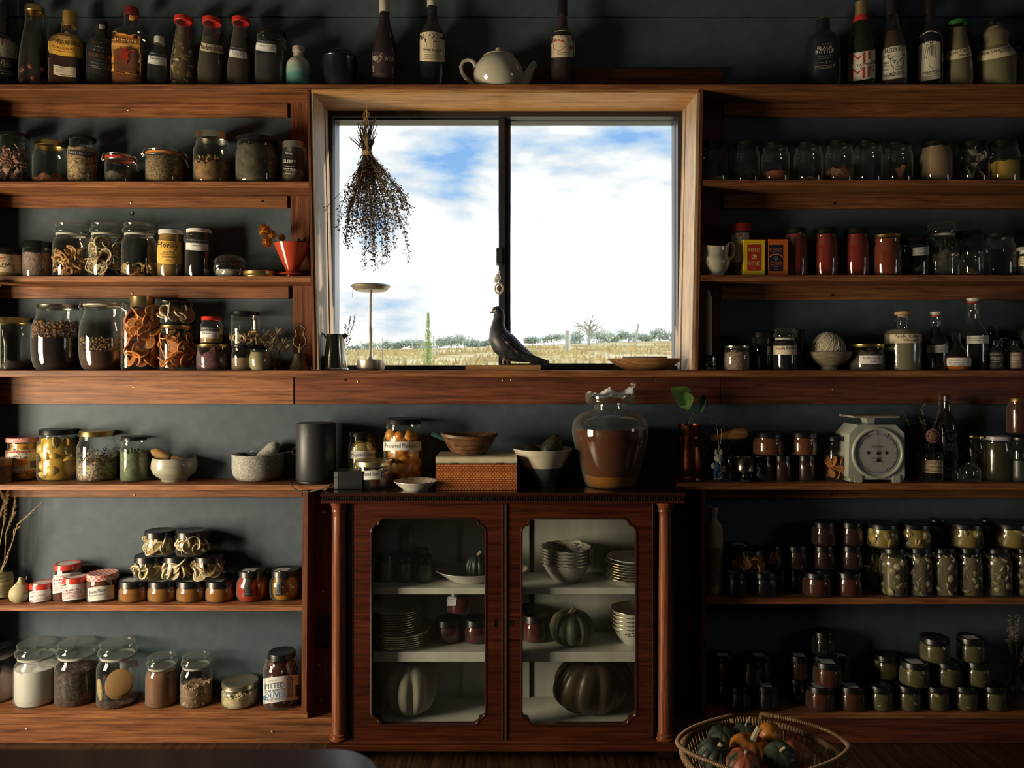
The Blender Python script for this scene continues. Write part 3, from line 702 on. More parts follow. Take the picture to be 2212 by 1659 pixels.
# ---------------------------------------------------------------- outside
def terr(x, y):
    ks = [(2.7, .30), (6, .40), (8, 1.0), (13, 1.255), (20, 1.36), (40, 2.05), (70, 3.18), (118, 4.75), (150, 4.4), (260, 1)]
    z = ks[-1][1]
    for (a, p), (c, q) in zip(ks, ks[1:]):
        if a <= y <= c: z = p + (q - p) * (y - a) / (c - a); break
    return z + .034 * x * min(y, 118) / 118 + .10 * noise.noise(Vector((x * .14, y * .10, 0))) * min(1, y / 25) + .02 * noise.noise(Vector((x * .9, y * .7, 5)))
b = MB(); nx, ys = 90, [2.75, 3.5, 4.5, 6, 8, 10, 12, 14, 16, 19, 22, 25, 28, 32, 36, 40, 45, 50, 55, 60, 66, 72, 78, 85, 92, 100, 108, 118, 130, 150, 180, 220, 260]
for y in ys:
    hw = 6 + y * .9
    for i in range(nx + 1): b.v.append((hw * (2 * i / nx - 1), y, terr(hw * (2 * i / nx - 1), y)))
b.f = [(j * (nx + 1) + i, j * (nx + 1) + i + 1, (j + 1) * (nx + 1) + i + 1, (j + 1) * (nx + 1) + i) for j in range(len(ys) - 1) for i in range(nx)]; b.m = [0] * len(b.f)
FIELD = NM((.40, .29, .11), (.72, .54, .24), .35, .95, stretch=(1, .35, 1), lo=.36, hi=.62, detail=8, spec=.1, c3=(.85, .72, .42))
b2_ = MB(); b2_.box(-7, 7, 2.72, 6.5, -.1, .42); struct(b2_.build('bounce_slab_outside', P((.74, .62, .42), .9), smooth=False))  # unseen pale slab, added to bounce daylight up onto the window lining
struct(b.build('ground', FIELD))
GRASS = P((.72, .55, .25), .9, spec=.1); GRASS2 = P((.50, .40, .19), .9, spec=.1)
b = MB(); rr = random.Random(3)
for i in range(5200):
    y = rr.uniform(9, 60) ** 1.0; x = rr.uniform(-.34, .34) * y
    z = terr(x, y); h = rr.uniform(.05, .16) * (.5 + y / 40); wd = h * .35
    if noise.noise(Vector((x * .3, y * .2, 3))) < -.05: continue
    b.add([(x - wd, y, z - .02), (x + wd, y, z - .02), (x + rr.uniform(-.5, .5) * h, y, z + h)], [(0, 1, 2)], rr.random() < .35)
o = b.build('dry_grass', [GRASS, GRASS2], smooth=False, kind='stuff'); o['label'] = 'dry yellow grass tufts over the field outside'; o['category'] = 'grass'
def leaves_blob(b, c, r, n, s, rr, k=1):
    for i in range(n):
        q = Vector((rr.gauss(0, .45), rr.gauss(0, .45), rr.gauss(0, .42)))
        if q.length > 1: q = q.normalized() * rr.uniform(.7, 1)
        p = Vector((c[0] + q.x * r[0], c[1] + q.y * r[1], c[2] + q.z * r[2])); u = Vector((rr.gauss(0, 1), rr.gauss(0, 1), rr.gauss(0, 1))).normalized() * s; v = u.orthogonal().normalized() * s * rr.uniform(.4, .9)
        b.add([p - u, p - v, p + u, p + v], [(0, 1, 2, 3)], rr.randrange(k))
LF1, LF2, LF3 = P((.42, .48, .36), .8), P((.50, .54, .42), .8), P((.36, .44, .34), .8); BARK = P((.36, .33, .29), .9)  # leaf tones washed pale: haze of the distance put into the colour
TREES = [(762, 22, 18), (800, 30, 24), (836, 27, 26), (868, 22, 22), (905, 30, 24), (950, 34, 30), (975, 36, 34), (1003, 38, 30), (1034, 30, 26), (1056, 24, 20),
         (1150, 22, 22), (1196, 30, 24), (1252, 34, 32), (1297, 36, 34), (1332, 28, 24), (1358, 26, 28), (1395, 26, 22), (1424, 30, 30), (1450, 36, 26)]
for i, (px, w_, h_) in enumerate(TREES):
    d = 112 + (i * 7) % 9; x = WX(px, d); z = terr(x, d); s = d / F
    far = ('shrubby tree on the far ridge, %s' % ['seen behind the metal jug', 'over the lamp base', 'beside the lamp stem', 'in the dip of the ridge', 'just before the young conifer', 'behind the young conifer', 'rounded, past the young conifer', 'tallest crown past the young conifer', 'two crowns before the dark bird', 'nearest to the breast of the dark bird',
          'over the tail of the dark bird', 'just before the pale stump', 'low, at the foot of the bare tree', 'beyond the foot of the bare tree', 'first after the bare tree', 'low, before the leaning post', 'just past the leaning post', 'two crowns past the leaning post', 'at the frame edge past the leaning post'][i])
    t = thing('shrubby_tree', far, 'tree', (x, d, z - .1), 'trees on the ridge')
    b = MB(); b.tube([(0, 0, 0), (.05, 0, h_ * s * .4), (-.04, 0, h_ * s * .8)], [.09, .06, .03], 6); b.build('trunk', BARK, t)
    b = MB(); rr = random.Random(i)
    for k in range(5): leaves_blob(b, (rr.uniform(-.7, .7) * w_ * s, rr.uniform(-.5, .5), h_ * s * rr.uniform(.25, .70)), (w_ * s * .55, w_ * s * .5, h_ * s * .40), 120, .16, rr, 3)
    b.build('foliage', [LF1, LF2, LF3], t, smooth=False)
# bare tree
d = 72; x = WX(1273, d); z = terr(x, d); t = thing('bare_tree', 'tall bare tree with spreading branches standing on the field', 'tree', (x, d, z - .1)); s = d / F
b = MB(); rr = random.Random(5)
def branch(p, v, l, r, k):
    q = p + v * l * .5 + Vector((rr.gauss(0, .05), rr.gauss(0, .05), 0)) * l; e_ = p + v * l + Vector((0, 0, .05 * l))
    b.tube([p, q, e_], [r, r * .85, r * .62], 5, cap=False)
    if k == 0: return
    for i in range(3 if k > 1 else 4):
        a = rr.uniform(0, 2 * pi); sp = rr.uniform(.45, .95); nv = (v + Vector((math.cos(a) * sp * 1.25, math.sin(a) * sp, rr.uniform(-.30, .25)))).normalized()
        branch(e_ if i < 2 else q, nv, l * rr.uniform(.6, .82), r * .55, k - 1)
branch(Vector((0, 0, 0)), Vector((0, 0, 1)), 34 * s, .16, 0)
for a in range(8):
    an = a * 2 * pi / 8; branch(Vector((0, 0, (22 + 2.2 * a) * s)), Vector((math.cos(an) * 1.0, math.sin(an), rr.uniform(.25, 1.1))).normalized(), 19 * s * rr.uniform(.7, 1.05), .085, 3)
branch(Vector((0, 0, 33 * s)), Vector((.1, 0, 1)), 16 * s, .10, 3)
b.build('branches', P((.40, .40, .37), .9), t, smooth=False)
# young conifer close to the house
d = 14; x = WX(925, d); z = terr(x, d); t = thing('young_conifer', 'slim pointed light green conifer close to the window', 'tree', (x, d, z - .05)); s = d / F
b = MB(); b.tube([(0, 0, 0), (0, 0, 118 * s)], [.025, .004], 6); b.build('trunk', BARK, t)
b = MB(); rr = random.Random(9)
for i in range(1500):
    u = rr.random() ** 1.5; hh = u * 118 * s; wd = (15 * (1 - u) + 1.2) * s * rr.random() ** .6; a = rr.uniform(0, 2 * pi)
    p = Vector((wd * math.cos(a), wd * math.sin(a), hh)); q = Vector((math.cos(a) * .6, math.sin(a) * .6, 1)).normalized() * .035
    wv = Vector((-math.sin(a), math.cos(a), 0)) * .008
    b.add([p - wv, p + wv, p + q], [(0, 1, 2)], i % 2)
b.build('foliage', [P((.30, .42, .13), .8), P((.42, .52, .22), .8)], t, smooth=False)
for lab, px, y0, y1, wd, d, lean, nm in (('pale weathered stump post before the bare tree', 1226, 714, 758, 11, 40, 0, 'fence_post'), ('thin leaning post on the ridge', 1371, 700, 742, 5, 62, 8, 'fence_post'), ('pale thin post beside the young conifer', 938, 725, 766, 4, 30, -1, 'fence_post'), ('dark thin stake over the lamp base', 826, 730, 775, 1.6, 20, 0, 'garden_stake')):
    x = WX(px, d); z = terr(x, d); hh = max(WZ(y0, d) - z, .2); r_ = wd / 2 * d / F
    b = MB(); b.tube([(0, 0, -.3), (lean * d / F * .5, 0, hh * .5), (lean * d / F, 0, hh)], [r_ * 1.05, r_, r_ * .9], 8); o = b.build(nm, P((.45, .45, .40), .9) if wd > 3 else P((.2, .2, .18), .9), None, (x, d, z)); tag(o, lab, 'post')
# ---------------------------------------------------------------- the glazed cabinet
MP = wood('mahogany_panel', (.045, .011, .006), (.10, .026, .012), 'x', rough=.3, spec=.5, coat=.4, bmp=.05)
DARKM = P((.012, .006, .005), .3, coat=.4)
PALE = NM((.54, .56, .50), (.66, .67, .60), 14, .6, stretch=(1.5, 1, .35), bmp=.12, lo=.3, hi=.7)
cab = thing('glass_cabinet', 'low mahogany cabinet with two glazed doors and round side columns', 'cabinet', (WX(1086, CF), 2.42, 0))
CO = cab.location.copy()
def cbuild(b, name, m, par=None, **k):
    b.v = [(x - CO.x, y - CO.y, z - CO.z) for x, y, z in b.v]; return b.build(name, m, par or cab, **k)
zt = WZ(1065, 2.275)                                              # top of the cabinet
ZS['C'] = zt + .0002
xl, xr = WX(692, 2.275), WX(1481, 2.275)
b = MB(); b.bbox(xl, xr, 2.275, WALL - .0008, zt - .012, zt, .002); cbuild(b, 'top_board', wood('polished', (.030, .009, .005), (.062, .019, .010), 'x', rough=.22, spec=.5, coat=.9, bmp=.03), smooth=False)
b = MB(); b.box(xl + .004, xr - .004, 2.279, WALL - .0008, zt - .0245, zt - .012); cbuild(b, 'frieze', DARKM, smooth=False)
b = MB(); b.bbox(xl + .001, xr - .001, 2.276, WALL - .0008, zt - .032, zt - .0245, .002); cbuild(b, 'cornice', MAHX, smooth=False)
b = MB(); k = 142
for i in range(k): b.ell((xl + .008 + (xr - xl - .016) * i / (k - 1), 2.279, zt - .0182), (.0032, .0035, .0058), 6, 4)
cbuild(b, 'bead_moulding', P((.02, .011, .009), .18, coat=.6), kind='stuff')
zc = zt - .032; zf = WZ(1602, 2.30); zpl = WZ(1606, 2.30)         # underside of the cornice, foot of the doors
IL, IR = WX(744, 2.33), WX(1432, 2.33)
ORD = ['lowest', 'second lowest', 'third from below', 'fourth from below', 'fifth from below', 'sixth from below', 'seventh from below', 'eighth from below', 'ninth from below']
b = MB()
b.box(WX(716, 2.33), IL, 2.33, WALL - .001, zf - .01, zc)
cbuild(b, 'side_wall', MAHZ, smooth=False)
b = MB(); b.box(IR, WX(1456, 2.33), 2.33, WALL - .001, zf - .01, zc); cbuild(b, 'side_wall', MAHZ, smooth=False)
for p0, p1 in ((717, 765), (1413, 1455)):
    b = MB(); b.box(WX(p0, 2.328), WX(p1, 2.328), 2.3265, 2.3365, zf - .01, zc - .0008); cbuild(b, 'stile', DARKM, smooth=False)
b = MB(); b.box(IL, IR, CF + .04, WALL - .006, zc - .012, zc); cbuild(b, 'ceiling_board', MAHX, smooth=False)
b = MB(); b.box(IL, IR, WALL - .012, WALL - .006, zf, zc - .012); bp = cbuild(b, 'back_panel', PALE, smooth=False)
for px in (1149, 1030):
    b = MB(); b.box(WX(px - 5, 2.535), WX(px + 5, 2.535), WALL - .0128, WALL - .0122, zf, zc - .012); o = cbuild(b, 'groove', P((.06, .06, .05), .8), smooth=False)
b = MB(); b.box(WX(1000, 2.535), WX(1143, 2.535), WALL - .022, WALL - .0122, zf, zc - .012); cbuild(b, 'back_strip', PALE, smooth=False)
zi = WZ(1566, 2.335) + .0
b = MB(); b.box(IL, IR, CF + .030, WALL - .013, zf, zi); cbuild(b, 'floor_board', PALE, smooth=False)
ZS['C0'] = zi + .0002
for k_, y0, y1 in (('C1', 1409, 1430), ('C2', 1270, 1284)):
    z0, z1 = WZ(y1, 2.345), WZ(y0, 2.345); b = MB(); b.bbox(IL, IR, 2.345, WALL - .0225, z0, z1, .0015); cbuild(b, 'inner_shelf', PALE, smooth=False); ZS[k_] = z1 + .0002
# plinth, foot blocks
b = MB(); b.bbox(WX(711, 2.28), WX(1466, 2.28), 2.28, WALL - .001, WZ(1624, 2.28), WZ(1611, 2.28), .002); cbuild(b, 'plinth', MAHX, smooth=False)
b = MB(); b.bbox(WX(714, 2.29), WX(1462, 2.29), 2.285, WALL - .001, WZ(1611, 2.28), zf - .0105 if False else WZ(1611, 2.28) + .010, .002); cbuild(b, 'base_moulding', MAHX, smooth=False)
for p0, p1 in ((716, 764), (1414, 1462)):
    b = MB(); b.lathe([(.030, .0006), (.038, .012), (.036, .02), (.033, .03), (.036, WZ(1624, 2.28) - .006), (.036, WZ(1624, 2.28))], 4, o=(WX((p0 + p1) / 2, 2.30), 2.335, 0), rot=pi / 4); cbuild(b, 'foot', DARKM, smooth=False)
# columns
for px in (737, 1433):
    x = WX(px, 2.335); zb = WZ(1611, 2.28) + .0102; hh = zc - zb
    pr = [(.030, 0), (.031, .003), (.031, .006), (.0255, .008), (.0275, .012), (.0275, .016), (.0235, .019), (.0235, .026), (.0225, hh * .3), (.021, hh * .7), (.0195, hh - .045), (.0195, hh - .034), (.022, hh - .031), (.022, hh - .026), (.0205, hh - .023), (.024, hh - .016), (.0265, hh - .009), (.029, hh - .006), (.029, hh)]
    b = MB(); b.lathe(pr, 28, o=(x, 2.31, zb)); cbuild(b, 'column', wood('column', (.17, .050, .022), (.29, .095, .042), 'z', rough=.25, spec=.5, coat=.6, bmp=.04), ang=.9)
# doors
def notched(x0, x1, y0, y1, d, ins=0.0):
    """window of a door with stepped round corners, in metres"""
    s = d / F; r1, r2 = 14 * s, 15 * s
    X0_, X1_, T, B = WX(x0, d) + ins, WX(x1, d) - ins, WZ(y0, d) - ins, WZ(y1, d) + ins
    def corner(cx, cz, sx, sz):                                    # from the upright edge to the level edge
        pts = []
        for i in range(6):
            a = pi / 2 * i / 5; pts.append((cx + sx * (r2 - r2 * math.cos(a)), cz + sz * (r1 + r2 - r2 * math.sin(a)) - sz * 0))
        for i in range(6):
            a = pi / 2 * i / 5; pts.append((cx + sx * (r2 + r1 - r1 * math.cos(a)), cz + sz * (r1 - r1 * math.sin(a))))
        return pts
    tl = corner(X0_, T, 1, -1); tr = corner(X1_, T, -1, -1)[::-1]; br = corner(X1_, B, -1, 1); bl_ = corner(X0_, B, 1, 1)[::-1]
    return tl + tr + br + bl_
DOORGL = glass((.93, .95, .94), .8, .004, .8, .6)
for (p0, p1), (q0, q1), kx, nm in (((764, 1088), (803, 1049), 1071, 'door'), ((1091, 1414), (1127, 1374), 1105, 'door')):
    d = CF
    outer = rect(WX(p0, d), WX(p1, d), zf, zc - .0006)
    hole = notched(q0, q1, 1120, 1567, d)
    b = MB(); b.prism(outer, d, d + .026, holes=[hole]); dr = cbuild(b, 'door', MAHX, smooth=False)
    pts = notched(q0, q1, 1120, 1567, d, -.001); pts = [(x, d + .002, z) for x, z in pts]; pts.append(pts[0])
    b = MB(); b.tube(pts, .0042, 8, cap=False); cbuild(b, 'glazing_moulding', P((.035, .012, .008), .15, coat=.8), dr)
    g = notched(q0, q1, 1120, 1567, d, -.004)
    b = MB(); b.add([(x, d + .012, z) for x, z in g], tessellate_polygon([[Vector((x, 0, z)) for x, z in g]])); cbuild(b, 'glass_pane', DOORGL, dr, smooth=False)
    x, z = WX(kx, d), WZ(1346, d)
    if kx == 1071:
        o1 = [(x + .0052 * math.cos(a), z + .007 + .0055 * math.sin(a)) for a in [2 * pi * i / 16 for i in range(-2, 11)]] + [(x - .004, z - .004), (x - .0058, z - .010), (x, z - .013), (x + .0058, z - .010), (x + .004, z - .004)]
    else: o1 = [(x + .0058 * math.cos(a), z + .011 * math.sin(a)) for a in [2 * pi * i / 18 for i in range(18)]]
    o2 = [(x + (u - x) * .52, z + (v - z) * .62) for u, v in o1]
    b = MB(); b.prism(o1, d - .0012, d, holes=[o2]); cbuild(b, 'keyhole_plate', P((.10, .075, .05), .35, 1.0), dr, smooth=False)
    b = MB(); b.add([(u, d - .0002, v) for u, v in o2], [tuple(range(len(o2)))]); cbuild(b, 'keyhole', P((.002, .002, .002), .9), dr, smooth=False)
b = MB()
for px in (1085.5, 1089.5, 1093.5): b.tube([(WX(px, CF), CF - .0015, zf + .001), (WX(px, CF), CF - .0015, zc - .001)], .0028, 8)
cbuild(b, 'meeting_bead', P((.06, .032, .02), .15, coat=.8))
for px in (1410.5, 762.5):
    b = MB(); b.tube([(WX(px, CF), CF + .0005, zf + .001), (WX(px, CF), CF + .0005, zc - .001)], .0018, 6); cbuild(b, 'door_bead', DARKM)

# ---- what stands in the cabinet
PICK = P((.42, .38, .20), .4); PICK2 = P((.33, .28, .13), .4); BRINE = P((.16, .15, .085), .25)
def pickled(label, c, w, top, zs, by, **k):
    return J(label, c, w, top, zs, 'std', ('black', 11), [('solid', .82, BRINE, 'brine'), ('parts', .84, 'pickle', 'pod', [PICK, PICK2], .021, 11)], by=by, group='jars of pale pickles in the cabinet', **k)
pickled('jar of pale pickled peppers in the cabinet, half hidden by the door frame', 799, 40, 1196, ZS['C2'], 1259)
pickled('second jar of pale pickled peppers along the cabinet shelf, greyer', 833, 39, 1194, ZS['C2'], 1260)
p1 = pickled('jar of pale pickled peppers carrying another jar on its lid in the cabinet', 875, 39, 1196, ZS['C2'], 1260)
pickled('jar of pale pickled peppers next to the white platter', 916, 40, 1196, ZS['C2'], 1261)
J('single jar of pale pickled peppers standing on the lids of others in the cabinet', 877, 38, 1126, ZS['C2'] + .0845, 'std', ('black', 11), [('solid', .82, BRINE, 'brine'), ('parts', .84, 'pickle', 'pod', [PICK, PICK2], .021, 11)], d=2.45, group='jars of pale pickles in the cabinet', H=.083)
J('dark lidded jar behind the pickled peppers at the back of the cabinet', 905, 44, 1205, ZS['C2'], 'jam', ('black', 12), ('solid', .8, P((.05, .05, .04), .3), 'preserve'), d=2.492, H=.088)
CHINA = P((.62, .61, .55), .18, coat=.3); GILT = P((.42, .33, .16), .3, 1.0)
FLOR = NM((.60, .59, .53), (.60, .59, .53), 30, .2); ROSE = P((.16, .06, .05), .4); ROSE2 = P((.25, .10, .10), .4); LEAFC = P((.07, .09, .05), .4)
def plate(label, c, y, R_, z, d, name='plate', cat='plate', group=None, h=.018, rim=GILT, wavy=0, asp=1.0, tilt=None):
    t = thing(name, label, cat, (WX(c, d), d, z), group)
    b = MB(); n = 48
    b.lathe([(0, .002), (R_ * .52, .001), (R_ * .54, 0), (R_ * .58, .001), (R_ * .62, .004), (R_ * .99, h - .002), (R_, h - .001), (R_ * .985, h), (R_ * .64, .0065), (R_ * .55, .0045), (0, .0045)], n, asp=asp); b.build('dish', CHINA, t)
    b = MB()
    prw = [(R_ * (1.002 + wavy * math.sin(22 * a)) * math.cos(a), R_ * asp * (1.002 + wavy * math.sin(22 * a)) * math.sin(a), h - .0008) for a in [2 * pi * i / 96 for i in range(97)]]
    b.tube(prw, .0011, 5, cap=False); b.build('gilt_rim', rim, t)
    return t
# platter with a dark squash
plate('long white platter with a dark squash on it in the cabinet', 1016, 1258, .113, ZS['C2'], 2.432, 'platter', 'platter', h=.036, rim=CHINA, asp=.78)
def pumpkin(label, name, loc, R_, hz, mats, ribs=10, depth=.12, stem=None, rot=(0, 0, 0), asp=1.0, cat='pumpkin', group=None, dim=.25, stemcol=None, big=1.0, patches=None):
    t = thing(name, label, cat, loc, group)
    b = MB(); n, k = ribs * 8, 20
    v = []
    for i in range(k + 1):
        u = i / k * pi; rr_ = math.sin(u) ** .8; zz = math.cos(u)
        for j in range(n):
            a = 2 * pi * j / n; rib = 1 - depth * (abs(math.cos(a * ribs / 2)) ** 5) * (.35 + .65 * math.sin(u))
            wob = 1 + .035 * noise.noise(Vector((math.cos(a) * 1.6 + loc[0] * 9, math.sin(a) * 1.6, zz * 1.4)))
            q = rr_ * rib * wob * R_
            z_ = hz * (zz - dim * math.exp(-(rr_ / .32) ** 2) * (1 if zz > 0 else -.6))
            v.append((q * math.cos(a), q * math.sin(a) * asp, z_ * wob))
    f = [(i * n + j, (i + 1) * n + j, (i + 1) * n + (j + 1) % n, i * n + (j + 1) % n) for i in range(k) for j in range(n)]
    zmin = min(q[2] for q in v); b.add(v, f)
    M = Matrix.Rotation(rot[2], 4, 'Z') @ Matrix.Rotation(rot[1], 4, 'Y') @ Matrix.Rotation(rot[0], 4, 'X')
    b.v = [tuple(M @ Vector(q)) for q in b.v]; zm = min(q[2] for q in b.v); b.v = [(x, y, z - zm) for x, y, z in b.v]
    b.build('flesh', mats, t, ang=1.2)
    if stem:
        s_ = MB(); zt_ = hz * (1 - dim) - .004
        pts = [M @ Vector((stem[1] * u * u, 0, zt_ + stem[0] * u)) for u in (0, .2, .5, .8, 1)]
        s_.tube([(q.x, q.y, q.z - zm) for q in pts], [stem[2] * x for x in (1.7, 1.15, 1, .95, 1.1)], 7); s_.build('stem', stemcol or P((.36, .30, .19), .8), t)
    return t
GREY_G = NM((.10, .135, .09), (.17, .20, .14), 26, .5, lo=.35, hi=.65, bmp=.1)
DKGR = NM((.010, .025, .022), (.03, .05, .045), 30, .4, bmp=.15)
pumpkin('small dark ribbed squash lying on the white platter', 'squash', (WX(1033, 2.432), 2.432, ZS['C2'] + .0062), .042, .040, DKGR, 12, .12, (.016, .01, .006), dim=.1)
def stack(fn, n, step, z, *a): pass
# stacked plates of the middle shelf
for i in range(6): plate('%s plate of the lower, wider pile in the cabinet' % (ORD[i] if i < 5 else 'top'), 863 + (i % 3), 0, .1015, ZS['C1'] + i * .0068, 2.431, group='wider pile of gilt rimmed plates', h=.016, wavy=.004)
zp = ZS['C1'] + 6 * .0068
for i in range(9): plate('%s plate of the upper, narrower pile in the cabinet' % (ORD[i] if i < 8 else 'top'), 853 + (i * 7 % 3), 0, .091, zp + .001 + i * .0078, 2.435, group='narrower pile of gilt rimmed plates', h=.015, wavy=.002)
# dark red preserves
RPRES = P((.10, .016, .013), .12, coat=.5)
def preserve(label, c, w, top, zs, by=None, col=RPRES, labs=(), **k):
    return J(label, c, w, top, zs, 'jam', ('black', 14), ('solid', .93, col, 'preserve'), labs, by=by, **k)
preserve('dark red preserve jar beside the pile of plates in the cabinet', 970, 60, 1326, ZS['C1'], 1393, group='dark red preserves in the cabinet')
preserve('dark red preserve jar cut off by the door frame, under the labelled one', 1031, 58, 1326, ZS['C1'], 1393, group='dark red preserves in the cabinet')
preserve('dark red preserve jar with a white label, up on two others', 994, 58, 1270, ZS['C1'] + .102, labs=[((965, 1288, 986, 1308, P((.62, .62, .68), .6)), [('L', 967, 1293, 984, 1305, 3, P((.2, .2, .3), .6))])], d=2.437, H=.076)
preserve('dark red preserve jar alone beside the grey green pumpkin', 1157, 54, 1319, ZS['C1'], 1391)
preserve('dark red preserve jar behind another next to the door frame', 1130, 54, 1306, ZS['C1'], None, d=2.483, H=.10)
GRP = NM((.10, .13, .085), (.30, .17, .05), 16, .5, lo=.55, hi=.68, bmp=.1)
pumpkin('small grey green pumpkin with an orange patch in the cabinet', 'pumpkin', (WX(1234, 2.42), 2.42, ZS['C1']), .072, .056, GRP, 10, .16, (.020, .014, .011), dim=.2)
PGH = NM((.30, .30, .22), (.44, .42, .32), 12, .55, bmp=.15, stretch=(1, 1, .3))
pumpkin('pale grey ribbed pumpkin at the bottom of the cabinet', 'pumpkin', (WX(887, 2.425), 2.425, ZS['C0']), .088, .090, PGH, 9, .13, (.02, .0, .012), dim=.12)
BROWNP = NM((.035, .028, .018), (.085, .062, .032), 9, .35, bmp=.12, stretch=(1, 1, .4), spec=.5)
pumpkin('big dark brown green pumpkin filling the cabinet bottom', 'pumpkin', (WX(1281, 2.425), 2.425, ZS['C0']), .137, .096, BROWNP, 11, .10, (.014, .0, .014), rot=(.22, 0, .3), asp=.66, dim=.2)
# bowls
def bowl(label, c, R_, hh, z, d, name='bowl', cat='bowl', group=None, flowers=False, fluted=0.0, rim=GILT, m=None):
    t = thing(name, label, cat, (WX(c, d), d, z), group)
    b = MB(); n = 48
    pr = [(0, .002), (R_ * .42, .0015), (R_ * .45, 0), (R_ * .48, .002), (R_ * .62, hh * .22), (R_ * .80, hh * .52), (R_ * .93, hh * .83), (R_, hh), (R_ * .975, hh), (R_ * .90, hh * .83), (R_ * .77, hh * .52), (R_ * .60, hh * .22), (R_ * .52, .0065), (0, .005)]
    b.lathe(pr, n); b.v = [(x, y, z_ + (fluted * math.sin(14 * math.atan2(y, x)) if z_ > hh * .8 else 0)) for x, y, z_ in b.v]
    b.build('body', m or CHINA, t)
    b = MB(); b.tube([(R_ * .99 * math.cos(a), R_ * .99 * math.sin(a), hh + fluted * math.sin(14 * a) + .0002) for a in [2 * pi * i / 84 for i in range(85)]], .0011, 5, cap=False); b.build('gilt_rim', rim, t)
    if flowers:
        b = MB(); rr = random.Random(int(c))
        for s_ in range(7):
            a0 = s_ * 2 * pi / 7
            for j in range(16):
                a = a0 + rr.gauss(0, .16); u = rr.uniform(.45, .95); r0 = R_ * (.62 + .33 * u) * .94 if flowers == 'in' else R_ * (.60 + .40 * u) * 1.006
                zz = hh * (.25 + .7 * u) if flowers == 'in' else hh * (.2 + .72 * u)
                s2 = rr.uniform(.002, .0045); ta = Vector((-math.sin(a), math.cos(a), 0)) * s2; up = Vector((math.cos(a) * .4, math.sin(a) * .4, .9)) * s2; p = Vector((r0 * math.cos(a), r0 * math.sin(a), zz))
                b.add([p - ta, p - up, p + ta, p + up], [(0, 1, 2, 3)], rr.randrange(3))
        b.build('flower_print', [ROSE, ROSE2, LEAFC], t, smooth=False)
    return t
for i in range(6): bowl('%s of the nested white fluted bowls in the cabinet' % ORD[i] if i < 5 else 'topmost nested bowl with roses inside in the cabinet', 1223, .0815, .062, ZS['C2'] + i * .0098, 2.43, group='nested fluted bowls' if i < 5 else None, flowers='in' if i == 5 else False, fluted=.0014)
for i in range(7): plate('%s gilt edged plate in the pile beside the nested bowls' % ORD[i], 1362, 0, .0815, ZS['C2'] + i * .0085, 2.434, group='pile of gilt edged plates', h=.016, wavy=.006)
plate('top plate without gilt on the pile beside the nested bowls', 1364, 0, .080, ZS['C2'] + .0615, 2.434, h=.017, rim=CHINA)
plate('white plate edge peeping past the door frame before the dark groove', 1093, 0, .072, ZS['C2'] + .0205, 2.44, h=.017)
bowl('footed white dish under the half hidden plate behind the door bead', 1093, .055, .02, ZS['C2'], 2.44)
for i in range(4): bowl('%s flowered cup nested behind the door frame' % ORD[i], 1368, .0735, .062, ZS['C1'] + i * .0125, 2.43, 'cup', 'cup', 'nested flowered cups', flowers='out')
bowl('topmost flowered bowl in the nest behind the door frame', 1368, .0735, .062, ZS['C1'] + .0505, 2.43, flowers='out')
J('clear drinking glass between the bowls and the plates', 1292, 26, 1182, ZS['C2'], 'straight', None, d=2.49, H=.10, name='drinking_glass', cat='glass', lidr=None)
J('second clear drinking glass behind the pile of plates', 1326, 26, 1182, ZS['C2'], 'straight', None, d=2.50, H=.10, name='drinking_glass', cat='glass')
# ---------------------------------------------------------------- top shelf
def zT(px): return ZS['T']
BOTD = P((.010, .011, .013), .07, coat=.6); BOTP = P((.030, .016, .018), .07, coat=.6); BOTG = P((.012, .017, .012), .07, coat=.6)
GLD = glass((.90, .92, .90), .5)
YEL = P((.72, .42, .06), .5); ORG = P((.78, .36, .05), .55); DRED = P((.30, .02, .015), .5); CPR = P((.45, .20, .10), .4, .6); LGT = P((.62, .60, .55), .6)
GRYI = P((.25, .24, .22), .7); LINE = P((.30, .28, .26), .7)
J('dark cream liqueur bottle with an oval picture label, half out of view', 4, 62, -6, zT(0), 'spirit', (BOTD, 48), g=BOTD, name='liqueur_bottle', cat='bottle', H=.292, labs=[
    ((-20, 80, 32, 120, P((.40, .36, .26), .6), 6), [('P', [(-24, 86), (4, 82), (30, 98), (26, 108), (4, 93), (-24, 96)], DRED), ('LEYS', 2, 88, 24, 100, CREAM, 6), ('P', [(0, 112), (14, 106), (30, 110), (22, 119), (2, 119)], P((.25, .27, .10), .6))]),
    (None, [('The', 3, 126, 12, 131, CREAM), ('ORIGINAL', -26, 131, 22, 137, CREAM), ('Irish Cream', -6, 137, 17, 141, CREAM), ('L', -20, 148, 24, 160, 2, GRYI)])])
J('tall dark carafe bottle with a gold lid and red fruit at its foot', 75, 60, 4, zT(0), 'carafe', ('gold', 13), [('solid', .70, P((.012, .010, .010), .1, coat=.5), 'liquid'), ('parts', .30, 'fruit', 'ball', [P((.22, .04, .02), .4), P((.16, .03, .02), .4)], .011, 16)], name='bottle', cat='bottle', lidr=.63)
